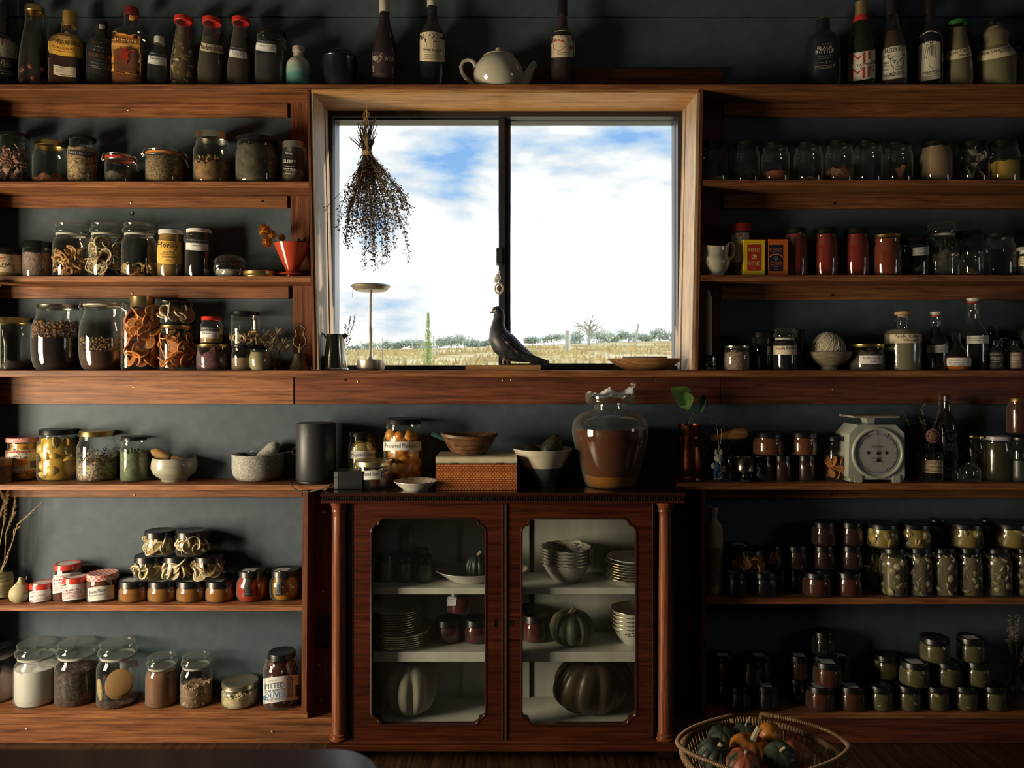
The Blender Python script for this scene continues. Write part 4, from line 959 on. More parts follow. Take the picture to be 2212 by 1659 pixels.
J('square rum bottle with a gold cap and a slanted yellow label', 151, 66, 14, zT(0), 'spirit', (P((.62, .38, .10), .35, .5), 33), ('solid', .62, P((.045, .012, .006), .1, coat=.5), 'liquid'), name='rum_bottle', cat='bottle', p=5, g=GLD, lidr=.42, labs=[
    ((118.5, 72, 174, 122, YEL), [('P', [(118, 112), (118, 80), (119.5, 80), (119.5, 112)], CREAM), ('P', [(119, 119), (174, 113), (174, 123), (119, 132)], BLACK), ('P', [(119, 117), (174, 111.5), (174, 113), (119, 119)], CREAM), ('P', [(133, 61), (146, 61), (152, 68), (152, 79), (146, 86), (133, 86), (127, 79), (127, 68)], CREAM), ('P', [(134, 63), (145, 63), (150, 69), (150, 78), (145, 84), (134, 84), (129, 78), (129, 69)], ORG), ('P', [(136, 82), (135, 72), (138, 66), (142, 66), (144, 72), (143, 82)], LGT), ('BUNDABERG', 119, 88, 166, 98, P((.02, .012, .02), .6)), ('RUM', 136, 99, 143, 101, DRED), ('ORIGINAL', 122, 103, 159, 109, DRED), ('L', 124, 111, 156, 115, 1, DRED)]),
    ((124, 145, 160, 166, CREAM), [('UNDERPROOF RUM', 126, 147, 158, 149.5, INK), ('L', 127, 151, 157, 160, 4, GRYI), ('L', 130, 161.5, 155, 165, 1, INK)])])
J('black gin bottle with a white strip under its cap and copper lettering', 219, 58, 35, zT(0), 'spirit', (BOTD, 12), g=P((.020, .021, .023), .10, coat=.6), name='gin_bottle', cat='bottle', lidr=.44, labs=[
    ((209, 44, 236, 54, LGT), []), ((190, 91, 246, 160, P((.020, .020, .022), .5)), [('FOUR PILLARS', 194, 116, 244, 125, CPR), ('*  *  *  *', 204, 107, 232, 110, LGT), ('L', 206, 99, 234, 103, 1, GRYI), ('L', 202, 129, 238, 131, 1, GRYI), ('BLOODY SHIRAZ GIN', 200, 135, 240, 139, GRYI), ('L', 200, 142, 240, 149, 2, LINE), ('S', [(190, 93), (204, 91), (220, 91), (246, 94)], .8, CPR), ('S', [(192, 158), (220, 160), (244, 162)], .8, CPR)])])
FL = [('FIREBALL', 253, 84, 297, 95, INK), ('P', [(263, 104), (268, 106), (272, 103), (275, 106), (279, 110), (287, 108), (291, 109), (285, 113), (279, 115), (278, 121), (280, 128), (276, 133), (277, 140), (273, 139), (272, 131), (268, 127), (264, 131), (259, 134), (257, 130), (261, 131), (264, 126), (264, 118), (266, 112)], DRED), ('750 ml', 287, 143, 292, 145, INK), ('L', 254, 143, 264, 145, 1, INK), ('CINNAMON FLAVOURED', 259, 148.5, 287, 150.5, INK), ('WHISKY', 266, 152, 277, 154, INK)]
rr = random.Random(2)
edge = [(252 + 46 * u + rr.uniform(-1, 1), 74.5 + rr.uniform(-1, 1.8)) for u in [i / 12 for i in range(13)]] + [(299 + rr.uniform(-2, .8), 76 + 84 * u) for u in [i / 14 for i in range(15)]] + [(298 - 46 * u, 161 + rr.uniform(-2, 1.2)) for u in [i / 12 for i in range(13)]] + [(252.5 + rr.uniform(-1, 1.5), 160 - 84 * u) for u in [i / 14 for i in range(15)]]
J('clear whisky bottle with a red cap and a burnt edged orange label', 285, 66, 5, zT(0), 'spirit', (P((.34, .02, .02), .3, .4), 17), ('solid', .47, P((.20, .065, .018), .1, coat=.5), 'liquid'), name='whisky_bottle', cat='bottle', p=4, g=GLD, lidr=.42, labs=[
    ((272, 24, 294, 35, ORG), [('L', 274, 26, 292, 30, 1, DRED)]), (None, [('P', edge, ORG), ('O', 291, 79, 4, 4, INK), ('O', 255, 80, 2.5, 3, INK), ('O', 295, 157, 2.6, 4, INK)] + FL)])
BLB = P((.02, .024, .032), .6)
def swap_label(x0, y0, x1, y1, lines, ym=None):
    """black strip with a shop line over a white hand-written field"""
    ym = ym or y0 + (y1 - y0) * .42
    mk = [('a pint in common', x0 + 1.5, y0 + 1.5, x1 - 1.5, y0 + (ym - y0) * .62, LGT), ('L', x0 + (x1 - x0) * .3, ym - 2.2, x1 - 4, ym - .6, 1, GRYI)]
    for s, a, c, e_, f_ in lines: mk.append((s, a, c, e_, f_, P((.10, .10, .13), .7), -.8))
    return [((x0, y0, x1, ym, BLB), mk[:2]), ((x0, ym, x1, y1, PAPER), mk[2:] + [('L', x0 + 2, y1 - 3, x1 - 2, y1 - 1.4, 1, GRYI)])]
J('small dark bottle with a white screw cap and a white label', 344, 48, 72, zT(0), 'small', ('white', 15), ('solid', .62, P((.010, .010, .012), .1, coat=.4), 'liquid'), name='small_bottle', cat='bottle', labs=swap_label(322, 112, 358, 140, [('Tincture', 326, 124, 345, 130)], 122))
J('red lidded bottle packed with pale brown ginger cubes', 397, 54, 28, zT(0), 'carafe', ('red', 11), [('solid', .90, P((.12, .08, .035), .25), 'liquid'), ('parts', .90, 'ginger_cube', 'cube', [P((.30, .20, .09), .55), P((.36, .25, .12), .55), P((.24, .16, .07), .55)], .0115, 46)], name='bottle', cat='bottle', lidr=.72)
J('red lidded bottle of murky liquid with a tape label across it', 458, 58, 30, zT(0), 'carafe', ('red', 11), ('solid', .76, P((.065, .045, .028), .15, coat=.3), 'liquid'), name='bottle', cat='bottle', lidr=.68, labs=[((429, 93, 486, 111, CREAM, 0), [('Mandarin Vodka', 429, 94, 482, 107, INK, 2)])])
J('red lidded bottle of dark liquid with a small black and white label', 521, 56, 30, zT(0), 'carafe', ('red', 11), ('solid', .88, P((.045, .024, .018), .15, coat=.3), 'liquid'), name='bottle', cat='bottle', lidr=.68, labs=swap_label(494.5, 100, 533, 125, [('Lemon fruit', 502, 110, 526, 115), ('Vodka 9/23', 503, 116, 527, 120)], 109))
J('squat wide jar with a black lid and dark liquid, last of the row of bottles', 586, 68, 57, zT(0), 'std', ('black', 11), ('solid', .58, P((.025, .022, .024), .12, coat=.4), 'liquid'), labs=swap_label(555, 87, 596, 112, [('Sugar Vodka', 563, 99, 592, 103.5), ('blue', 582, 103, 590, 107)], 95))
TEAL = newmat('teal')
m, nt, b_ = TEAL
tcx = tex(nt, 'ShaderNodeTexNoise', 1.0, 3, (2, 2, 150)); s_ = nt.nodes.new('ShaderNodeSeparateXYZ'); t_ = nt.nodes.new('ShaderNodeTexCoord'); nt.links.new(t_.outputs['Object'], s_.inputs[0])
md = nt.nodes.new('ShaderNodeMath'); md.operation = 'MULTIPLY_ADD'; md.inputs[1].default_value = 7.0; nt.links.new(s_.outputs[2], md.inputs[0])
ns = nt.nodes.new('ShaderNodeMath'); ns.operation = 'MULTIPLY_ADD'; ns.inputs[1].default_value = .7; ns.inputs[2].default_value = -.35; nt.links.new(tcx.outputs['Fac'], ns.inputs[0]); nt.links.new(ns.outputs[0], md.inputs[2])
nt.links.new(ramp(nt, md.outputs[0], [(.05, (.06, .22, .22)), (.32, (.11, .32, .29)), (.52, (.30, .42, .36)), (.62, (.50, .50, .42)), (.8, (.56, .53, .45))]), b_.inputs['Base Color']); b_.inputs['Roughness'].default_value = .35
J('small stoneware bottle banded in teal with a pale neck', 645, 54, 93, zT(0), [k for k in ()] or 'small', (P((.50, .47, .40), .5), 13), g=m, name='stoneware_bottle', cat='bottle', lidr=.50)
t = thing('enamel_pot', 'black enamel pot in shadow with a flat lid and bail handle', 'pot', (WX(735, 2.48), 2.48, zT(0)))
b = MB(); b.lathe([(0, 0), (.052, 0), (.056, .004), (.056, .105), (.058, .108), (.054, .108)], 36); b.build('body', P((.008, .011, .017), .25, coat=.5), t)
b = MB(); b.lathe([(.059, .1082), (.059, .111), (.045, .120), (.01, .124), (.008, .131), (0, .132)], 36); b.build('lid', P((.008, .011, .017), .25, coat=.5), t)
b = MB(); b.torus((0, 0, .085), .061, .0022, 24, 6, Matrix.Rotation(pi / 2, 3, 'X'), a0=0, a1=pi); b.build('handle', P((.02, .022, .026), .25), t)
WSP = P((.55, .53, .45), .4)
def vine(label, c, w, prof, cap, glassm, labs, H=.318, lidpx=30, **k): return J(label, c, w, 0, zT(0), prof, (cap, lidpx), g=glassm, labs=labs, name='wine_bottle', cat='bottle', H=H, lidr=.42, **k)
PUR = P((.045, .022, .035), .5)
vine('dark wine bottle with a white capsule and a purple label', 831, 54, 'burg', WSP, P((.018, .010, .014), .07, coat=.6), [
    ((805, 113, 852, 167, PUR), [('VIEW', 806, 122, 818, 132, LGT), ('WINE', 831, 122, 850, 131, LGT), ('S', [(824, 117), (821, 122), (825, 127), (820, 133), (815, 136)], 2.2, P((.30, .24, .14), .5)), ('O', 825, 119, 3, 4.5, P((.30, .24, .14), .5)), ('O', 825.5, 119, 1.6, 3, PUR), ('P', [(807, 144), (848, 144), (848, 158), (807, 158)], CREAM), ('Rosé', 821, 146, 831, 150, INK), ('2024', 821, 152, 831, 156, INK), ('QUEENSLAND, AUS', 812, 159.5, 840, 162, GRYI), ('S', [(806, 114), (851, 114), (851, 166), (806, 166)], .6, GRYI)])], lidpx=34)
WTREE = [('P', [(907, 84), (960, 84), (960, 104), (907, 104)], P((.03, .03, .035), .6)), ('P', [(931, 74), (935, 74), (936, 104), (930, 104)], CREAM)]
rr = random.Random(8)
for i in range(46): WTREE.append(('O', rr.uniform(908, 959), rr.uniform(71, 86) if abs(i % 7) else rr.uniform(84, 90), rr.uniform(1.2, 3.0), rr.uniform(.9, 1.8), CREAM if i % 3 else P((.03, .03, .035), .6)))
for x, h in ((916, 9), (921, 12), (942, 12), (953, 7)): WTREE += [('P', [(x - 1.6, 104), (x - .8, 104 - h + 3), (x + .8, 104 - h + 3), (x + 1.8, 104)], CREAM), ('O', x, 104 - h + 1.5, 1.2, 1.5, CREAM)]
WTREE += [('S', [(933, 86), (926, 78), (918, 76)], 1.4, CREAM), ('S', [(933, 84), (942, 77), (950, 75)], 1.4, CREAM)]
vine('black wine bottle with a paper cut tree on its cream label', 934, 54, 'wine', WSP, BOTD, [
    ((920, 14, 947, 18, BLB), []), ((907, 68, 960, 133, CREAM, 4), WTREE + [('TAMBURLAINE', 913, 106, 953, 111, INK), ('ORGANIC WINES', 918, 112, 948, 114.5, GRYI), ('L', 917, 117, 950, 121, 1, GRYI), ('CABERNET MERLOT', 917, 121.5, 951, 124, GRYI), ('L', 914, 125.5, 952, 129, 1, GRYI)])], lidpx=22, H=.320)
LFR = [(1196, 97), (1193, 90), (1198, 90), (1199, 83), (1204, 87), (1207, 84), (1211, 89), (1216, 86), (1217, 92), (1222, 95), (1221, 101), (1217, 105), (1212, 108), (1206, 110), (1201, 107), (1196, 104)]
vine('dark wine bottle with a red vine leaf on its pale label, past the teapot', 1215, 52, 'wine', BOTD, P((.030, .020, .022), .07, coat=.6), [
    ((1190, 62, 1241, 124, CREAM, 3), [('BALLANDEAN', 1203, 68, 1230, 75, INK), ('ESTATE', 1209, 76.5, 1223, 78.5, GRYI), ('P', LFR, P((.42, .07, .06), .6)), ('P', [(1235, 80), (1239, 78), (1240, 88), (1236, 86)], P((.34, .08, .06), .6)), ('P', [(1229, 99), (1233, 102), (1236, 98), (1239, 106), (1236, 109), (1231, 106)], P((.34, .08, .06), .6)), ('2021 TEMPRANILLO', 1204, 113.5, 1230, 115.5, INK), ('L', 1205, 117, 1228, 119, 1, GRYI)] + [('O', 1194 + (i * 13) % 22, 82 + (i * 29) % 34, .7, .7, DRED) for i in range(9)])], lidpx=40, H=.318)
# teapot
t = thing('teapot', 'plump cream porcelain teapot on the shelf over the window', 'teapot', (WX(1077, 2.475), 2.475, zT(0)))
POR = P((.46, .44, .36), .12, coat=.6); k = 2.475 / F
b = MB(); b.lathe([(0, .001), (34 * k, .001), (37 * k, 0), (39 * k, 2 * k), (46 * k, 9 * k), (52 * k, 20 * k), (54.5 * k, 33 * k), (53 * k, 46 * k), (47 * k, 58 * k), (39 * k, 68 * k), (34 * k, 72 * k), (33 * k, 73 * k)], 44); b.build('body', POR, t)
b = MB(); b.lathe([(34 * k, 72 * k), (34 * k, 74 * k), (28 * k, 77.5 * k), (16 * k, 81 * k), (5 * k, 82.5 * k), (4.2 * k, 84 * k), (6 * k, 86 * k), (7 * k, 89.5 * k), (6 * k, 93 * k), (3 * k, 95 * k), (0, 95.4 * k)], 36); b.build('lid', POR, t)
b = MB(); b.tube([(q[0] * k, 0, q[1] * k) for q in ((44, 14), (54, 22), (62, 33), (67, 44), (71, 53), (76, 58), (80, 60))], [18 * k, 15 * k, 11.5 * k, 9 * k, 8 * k, 8 * k, 8.5 * k], 16, flat=.8); b.build('spout', POR, t)
b = MB(); b.tube([(q[0] * k, 0, q[1] * k) for q in ((-48, 10), (-58, 17), (-70, 28), (-79, 41), (-81.5, 54), (-77, 64), (-67, 69), (-57, 67), (-51, 60), (-49, 53))], [5 * k, 4.5 * k, 4.2 * k, 4 * k, 4 * k, 4 * k, 4.2 * k, 4.5 * k, 5 * k, 6 * k], 12, flat=.7); b.build('handle', POR, t)
# the other end of the top shelf
J('black pressed glass brandy bottle with a gold top', 1777, 68, 27, zT(0), 'spirit', (P((.30, .24, .11), .3, .8), 5), g=P((.010, .013, .018), .12, coat=.7), name='brandy_bottle', cat='bottle', lidr=.34, p=3, labs=[
    (None, [('BLACK', 1768, 100, 1796, 107, LGT), ('BOTTLE', 1765, 108, 1798, 116, LGT), ('CLASSIC BRANDY', 1768, 120, 1797, 122.5, GRYI), ('L', 1768, 125, 1796, 127, 1, LINE), ('S', [(1784, 131), (1784, 139)], 1.4, GRYI), ('L', 1765, 134, 1780, 136, 1, GRYI), ('L', 1788, 134, 1799, 136, 1, GRYI), ('L', 1764, 141, 1800, 149, 3, LINE), ('* * * *', 1776, 94, 1794, 97, LGT)])])
GFOIL = P((.50, .38, .18), .35, .8)
def mcap(root, b, Ht):
    q = MB(); q.lathe([(.44 * b.R, Ht * .80), (.43 * b.R, Ht * .88), (.40 * b.R, Ht * .97), (.42 * b.R, Ht), (0, Ht)], 24); q.build('foil', GFOIL, root)
    q = MB(); q.lathe([(.56 * b.R, Ht * .775), (.565 * b.R, Ht * .79), (.45 * b.R, Ht * .845), (.44 * b.R, Ht * .845)], 28); q.build('neck_band', P((.50, .03, .03), .4), root)
J('sparkling wine bottle with gold foil and a red and white label', 1860, 58, -10, zT(0), 'burg', None, g=BOTG, name='sparkling_bottle', cat='bottle', H=.300, extra=mcap, labs=[
    ((1834, 111, 1887, 172, P((.66, .62, .52), .6)), [('MU', 1841, 112, 1898, 138, P((.42, .03, .02), .6)), ('MM', 1841, 144, 1898, 168, P((.42, .03, .02), .6)), ('TASMANIA', 1851, 137, 1893, 142, INK), ('BRUT PRESTIGE', 1858, 145, 1884, 147.5, GRYI)]), (None, [])])
sk = P((.16, .15, .15), .7)
FACE = [('P', [(1918, 122), (1920, 115), (1928, 109), (1938, 108), (1947, 112), (1951, 120), (1950, 127), (1946, 121), (1938, 124), (1930, 121), (1926, 126), (1922, 128)], sk), ('S', [(1924, 126), (1925, 138), (1930, 148), (1937, 152), (1945, 148), (1949, 138), (1950, 126)], 1.0, INK), ('S', [(1927, 129), (1934, 131)], 1.4, INK), ('S', [(1939, 131), (1946, 128)], 1.4, INK), ('O', 1931, 134, 1.6, 1, INK), ('O', 1942, 133.5, 1.6, 1, INK), ('S', [(1937, 134), (1935, 141), (1938, 142)], .8, INK), ('S', [(1932, 146), (1937, 145), (1941, 146)], 1.2, INK), ('S', [(1930, 152), (1929, 157)], .8, INK), ('S', [(1945, 150), (1947, 157)], .8, INK)]
J('pale pink wine bottle with a drawn face on its white label', 1926, 62, -10, zT(0), 'burg', (P((.02, .018, .02), .3), 40), ('solid', .72, P((.085, .040, .026), .12, coat=.3), 'wine'), g=GLD, name='wine_bottle', cat='bottle', H=.318, lidr=.42, labs=[
    ((1907, 99, 1954, 170, P((.66, .62, .52), .6), 4), FACE + [('PRETTY BOY', 1913, 102, 1952, 112, INK), ('2023', 1910, 118, 1918, 124, INK, -3), ('NERO', 1910, 131, 1922, 136, INK), ('D\'AVOLA', 1909, 138, 1922, 143, INK), ('ROSATO', 1911, 145, 1922, 150, INK), ('DELINQUENTE', 1911, 156, 1951, 165, INK)])])
ART = [('S', [(1994, 80), (1994, 127), (2007, 127), (2007, 141), (2013, 147), (2016, 147)], .7, INK), ('S', [(1994, 80), (2002, 72), (2008, 68), (2016, 66), (2022, 68)], .7, INK), ('S', [(1998, 90), (2004, 86), (2010, 92), (2004, 96), (1998, 90)], .8, INK)] + [('S', [(2003 + i * 3, 96 + (i % 2) * 3), (1998 + i * 4, 124)], .6, INK) for i in range(6)] + [('S', [(2009, 70 + i * 4), (2013, 73 + i * 4), (2010, 76 + i * 4)], .7, INK) for i in range(12)]
J('black mead bottle with a tall arched cream label of line drawings', 2008, 54, -10, zT(0), 'wine', (BOTD, 40), g=BOTD, name='mead_bottle', cat='bottle', H=.325, lidr=.42, labs=[
    ((1987, 63, 2028, 172, P((.62, .57, .46), .6), 12), ART + [('MAXWELL', 1996, 152, 2030, 158, INK), ('HONEY MEAD', 2005, 158.6, 2024, 160.6, INK), ('L', 1993, 163, 2026, 166, 1, GRYI)])])
VIN = P((.24, .20, .11), .3, coat=.3)
J('cloudy vinegar in a plain tapered bottle with a green lid', 2067, 62, 36, zT(0), 'carafe', ('green', 9), ('solid', .93, VIN, 'vinegar'), name='vinegar_bottle', cat='bottle', labs=[((2046, 104, 2097, 125, CREAM), [('Apple Cider', 2049, 106, 2093, 116, INK, -2), ('Vinegar', 2072, 116, 2096, 122, INK)])])
J('cloudy vinegar in a waisted juice bottle with a black lid', 2148, 82, 27, zT(0), 'curvy', ('black', 11), ('solid', .93, VIN, 'vinegar'), name='vinegar_bottle', cat='bottle', lidr=.44, labs=[((2116, 100, 2189, 124, CREAM), [('Apple Cider Vinegar', 2119, 104, 2188, 115, INK, -5), ('9/16.', 2157, 109, 2177, 115, INK)])])
J('round golden green bottle cut by the edge of the view', 2222, 60, 78, zT(0), 'onion', ('black', 10), ('solid', .62, P((.30, .24, .05), .12, coat=.4), 'oil'), name='oil_bottle', cat='bottle')

# ---------------------------------------------------------------- upper shelf, herbs and flowers
DRY1, DRY2, DRY3 = P((.42, .27, .13), .8), P((.28, .17, .09), .8), P((.50, .36, .22), .8)
z = ZS['L2']
J('tall jar of dried stems and pale pink flower heads with a black lid', 31, 57, 283, z, 'straight', ('black', 9), [('stuff', .80, 'dried_flowers', ['stick', 'flake'], [P((.30, .20, .14), .8), P((.45, .26, .20), .8)], .016, 90), ('stuff', .62, 'flower_heads', ['flake'], [P((.50, .28, .22), .8)], .006, 70, .35)])
J('empty looking jar with a gold lid and chilli flakes on its bottom', 108, 66, 300, z, 'mason', ('gold', 11), ('rough', .17, VG([(.20, .06, .02), (.36, .13, .04), (.12, .035, .015)], 180), 'chilli_flakes', .012))
J('jar of pale barley grains with a black label strip and black lid', 178, 58, 290, z, 'std', ('black', 8), [('rough', .80, VG([(.50, .36, .18), (.34, .22, .10), (.60, .47, .27), (.12, .07, .03)], 210), 'barley_grains', .008)], labs=[((152, 326, 199, 336, BLB), [('LAKE HAY OATS', 155, 328.5, 196, 333, P((.55, .53, .48), .6))])])
RSEAL = P((.55, .055, .03), .4); OSEAL = P((.62, .24, .05), .45); CSEAL = P((.45, .44, .36), .4)
J('small clip top jar with a red rubber seal', 259, 58, 330, z, 'straight', ('clip', 16, RSEAL), ('rough', .42, VG([(.10, .085, .06), (.22, .18, .12), (.06, .05, .035)], 200), 'dried_tea', .012))
J('wide clip top jar with an orange rubber seal and peppercorn like seeds', 356, 76, 319, z, 'straight', ('clip', 18, OSEAL), ('rough', .92, VG([(.30, .20, .09), (.14, .09, .045), (.40, .28, .13), (.08, .05, .03)], 300), 'seeds', .003))
J('mason jar with a silver screw lid, half full of orange dried blossoms', 459, 77, 280, z, 'mason', ('silver', 15), [('rough', .42, VG([(.34, .19, .07), (.20, .10, .04)], 90), 'dried_blossoms', .015), ('stuff', .60, 'petals', ['flake', 'nut', 'flake'], [P((.56, .30, .09), .8), P((.40, .20, .07), .8), P((.50, .38, .18), .8)], .0085, 170)])
J('squat round jar crammed with dried leaves under a black lid', 556, 89, 290, z, 'jam', ('black', 11), [('rough', .9, VG([(.10, .08, .045), (.05, .04, .022)], 70), 'dried_leaves', .01), ('stuff', .93, 'leaf_pieces', ['flake'], [P((.36, .29, .17), .7), P((.20, .16, .09), .7), P((.48, .40, .26), .7)], .0105, 260)])
PRT = P((.62, .61, .55), .6)
J('slim tea jar with a brushed tin lid and white printed words', 636, 51, 303, z, 'straight', (P((.36, .35, .31), .38, .8), 14), ('rough', .35, VG([(.10, .08, .05), (.22, .19, .13), (.05, .04, .03)], 190), 'tea_leaves', .008), lidr=1.0, labs=[(None, [('kintra', 618, 329, 632, 334, PRT), ('FOODS', 620, 339, 631, 341, PRT), ('SLEEPY', 614, 346, 639, 353, PRT), ('L', 616, 359, 636, 361, 1, PRT), ('L', 615, 364, 638, 370, 2, PRT), ('L', 618, 374, 635, 377, 1, PRT)])])

# ---------------------------------------------------------------- shelf of peel
z = ZS['L3']
J('matcha jar with a kraft label and black lid at the shelf end', 14, 68, 534, z, 'jam', ('black', 12), ('solid', .9, P((.30, .22, .05), .4), 'matcha'), labs=[((-18, 548, 44, 588, P((.55, .42, .26), .6)), [('O', 3, 554, 6, 5.5, P((.55, .08, .04), .6)), ('ORGANIC', -18, 562, 9, 565, INK), ('MATCHA', -26, 567, 22, 574, INK), ('L', -10, 575, 13, 578, 1, INK), ('S', [(10, 556), (25, 556), (28, 585), (-10, 586)], 1.0, INK), ('S', [(12, 559), (23, 559), (25.5, 583), (-10, 584)], .6, INK)])])
J('jar of mauve lavender buds with a deep black lid', 81, 56, 519, z, 'straight', ('black', 15), ('rough', .78, VG([(.24, .15, .13), (.40, .28, .24), (.12, .07, .07), (.30, .19, .15)], 260, stretch=(1, 1, .6)), 'lavender_buds', .008), lidr=1.0)
PEEL1, PEEL2, PEEL3 = P((.56, .29, .11), .65), P((.66, .45, .22), .65), P((.44, .22, .08), .65)
J('stoppered jar of curled orange peel, first of the three', 154, 70, 478, z, 'apo', ('apo', 26), [('parts', .70, 'orange_peel', 'curl', [PEEL1, PEEL2, PEEL3], .015, 44)])
LIMR, LIMF = P((.60, .50, .30), .6), P((.14, .075, .04), .5)
J('stoppered jar of dark dried lime slices, middle of the three', 231, 70, 478, z, 'apo', ('apo', 26), [('slices', .92, 'lime_slice', LIMR, LIMF, .023, 26)])
J('stoppered jar with only a little dried peel, third of the three', 301, 70, 478, z, 'apo', ('apo', 26), [('parts', .30, 'dried_peel', 'curl', [PEEL2, PEEL1], .013, 18), ('slices', .28, 'citrus_slice', P((.56, .40, .20), .6), P((.40, .24, .09), .6), .018, 4)])
HONEY = P((.34, .19, .06), .25, coat=.3)
J('jar of pale brown honey with a yellow label and white lid', 370, 56, 494, z, 'std', ('white', 10), ('solid', .97, HONEY, 'honey'), labs=[((342.5, 520, 391, 570, P((.72, .42, .07), .6)), [('Honey', 342, 523, 384, 540, INK), ('Local Bush', 354, 543, 376, 546.5, INK), ('100% Natural Honey', 349, 548, 384, 551.5, INK), ('L', 352, 553, 381, 557.5, 2, INK), ('400g', 360, 561.5, 370, 565, INK)])])
J('jar of nearly black syrup with a white lid and half black label', 430, 56, 492, z, 'std', ('white', 8), ('solid', .97, P((.014, .011, .011), .08, coat=.5), 'syrup'), labs=swap_label(404.5, 515, 447, 541, [('Lavender', 414, 528, 437, 533), ('Oil', 436, 533, 444, 537)], 525.5))
# cut crystal box
d = 2.475; R0 = 33 * d / F; CRY = glass((.80, .82, .80), .42, .04, 1.7)
t = thing('crystal_bowl', 'cut crystal sugar bowl with a domed lid and white sugar', 'bowl', (WX(497, d), d, z))
def cut(pr, n=32):
    b = MB(); b.lathe(pr, n)
    b.v = [(x * (1 + .035 * ((i % n) % 2) * (1 if (i // n) % 2 else -1)), y * (1 + .035 * ((i % n) % 2) * (1 if (i // n) % 2 else -1)), q) for i, (x, y, q) in enumerate(b.v)]; return b
cut([(R0 * .72, .001), (R0 * .86, .006), (R0 * .96, .014), (R0, .022), (R0 * 1.02, .030), (R0 * 1.0, .038), (R0 * .95, .045), (R0 * .88, .050)]).build('body', CRY, t, smooth=False)
b = MB(); b.lathe([(0, .004), (R0 * .76, .004), (R0 * .9, .02), (R0 * .86, .026), (R0 * .5, .028), (0, .027)], 24); b.build('sugar', P((.66, .65, .60), .8), t, kind='stuff')
cut([(R0 * .96, .0505), (R0 * 1.0, .054), (R0 * .95, .060), (R0 * .84, .066), (R0 * .68, .072), (R0 * .46, .077), (R0 * .2, .080), (R0 * .1, .0805), (0, .081)]).build('lid', CRY, t, smooth=False)
t = thing('tin_lid', 'shallow gold tin lid lying flat beside the red cone cup', 'lid', (WX(562, 2.46), 2.46, z)); r0 = 35 * 2.46 / F
b = MB(); b.lathe([(0, .001), (r0, 0), (r0 * 1.01, .002), (r0 * .985, .004), (r0, .012), (r0, .018), (r0 * .97, .0195), (0, .0195)], 36); b.build('rim', P((.52, .38, .15), .32, .9), t)
b = MB(); b.ell((0, .004, .020), (.022, .022, .006), 20, 8); b.build('knob', P((.16, .07, .04), .5), t)
# red pour over cone with flowers
d = 2.468; k = d / F; t = thing('dripper_cup', 'glossy red ceramic cone cup on a saucer foot', 'cup', (WX(631, d), d, z)); TER = P((.46, .060, .025), .12, coat=.7)
b = MB(); b.lathe([(0, 0), (13 * k, 0), (14 * k, 2 * k), (14 * k, 6 * k)], 32); b.build('foot', TER, t)
b = MB(); b.lathe([(0, 6.2 * k), (28 * k, 6 * k), (30 * k, 7.5 * k), (29 * k, 9 * k), (14 * k, 9.5 * k), (13 * k, 10 * k)], 40); b.build('saucer', TER, t)
b = MB(); b.lathe([(12 * k, 10 * k), (13 * k, 13 * k), (16 * k, 22 * k), (38 * k, 72 * k), (38.6 * k, 73.5 * k), (37.4 * k, 74 * k), (36 * k, 72 * k), (14 * k, 22 * k), (0, 14 * k)], 44); b.build('cone', TER, t)
FYEL, FYEL2 = P((.66, .34, .035), .7), P((.50, .22, .02), .7)
def pompon(label, px, py, r, stem_to, dd=d):
    t = thing('dried_flower', label, 'flower', (WX(px, dd), dd, WZ(py, dd)), None)
    b = MB(); rr = random.Random(int(px)); r *= dd / F
    b.ell((0, 0, 0), (r * .55, r * .55, r * .5), 10, 7, m=1)
    for i in range(210):
        v = Vector((rr.gauss(0, 1), rr.gauss(0, 1), rr.gauss(0, 1))).normalized(); u = v.orthogonal().normalized() * r * .10; l = r * rr.uniform(.85, 1.05)
        b.add([v * r * .4 - u, v * r * .4 + u, v * l], [(0, 1, 2)], rr.random() < .3)
    b.build('petals', [FYEL, FYEL2], t, smooth=False)
    b = MB(); q = (WX(stem_to[0], dd) - t.location.x, 0, WZ(stem_to[1], dd) - t.location.z); b.tube([(0, 0, 0), (q[0] * .5, .002, q[2] * .6), q], .0012, 5); b.build('stem', P((.30, .22, .10), .8), t)
pompon('largest yellow pompon flower leaning out over the red cup', 573, 497, 17, (612, 535))
pompon('yellow pompon flower behind the largest one', 588, 507, 12, (618, 532), d + .03)
pompon('lowest yellow pompon flower beside the red cup rim', 577, 522, 14, (608, 530), d - .02)
pompon('small yellow pompon flower just above the red cup rim', 609, 514, 10, (622, 534), d + .015)
t = thing('dried_rose', 'withered brown rose lying in the red cone cup', 'flower', (WX(657, d), d, WZ(518, d)))
b = MB(); rr = random.Random(4)
for i in range(26):
    a = i * .9; r = (2 + i * .55) * k; p = Vector((r * math.cos(a), r * math.sin(a), -.004 + rr.uniform(0, .005))); u = Vector((-math.sin(a), math.cos(a), .2)) * .006; v = Vector((math.cos(a) * .4, math.sin(a) * .4, 1)) * .006
    b.add([p - u - v, p + u - v, p + u * .8 + v, p - u * .8 + v * 1.1], [(0, 1, 2, 3)], i % 2)
b.build('petals', [P((.30, .20, .12), .8), P((.18, .11, .07), .8)], t, smooth=False)
b = MB(); b.tube([(0, 0, 0), (-.02, .0, -.02), (-.03, 0, -.045)], .0016, 5); b.build('stem', P((.16, .10, .06), .8), t)
t = thing('seed_pod', 'flat dark seed pod standing up behind the red cup', 'seed pod', (WX(640, d + .03), d + .03, z + .03))
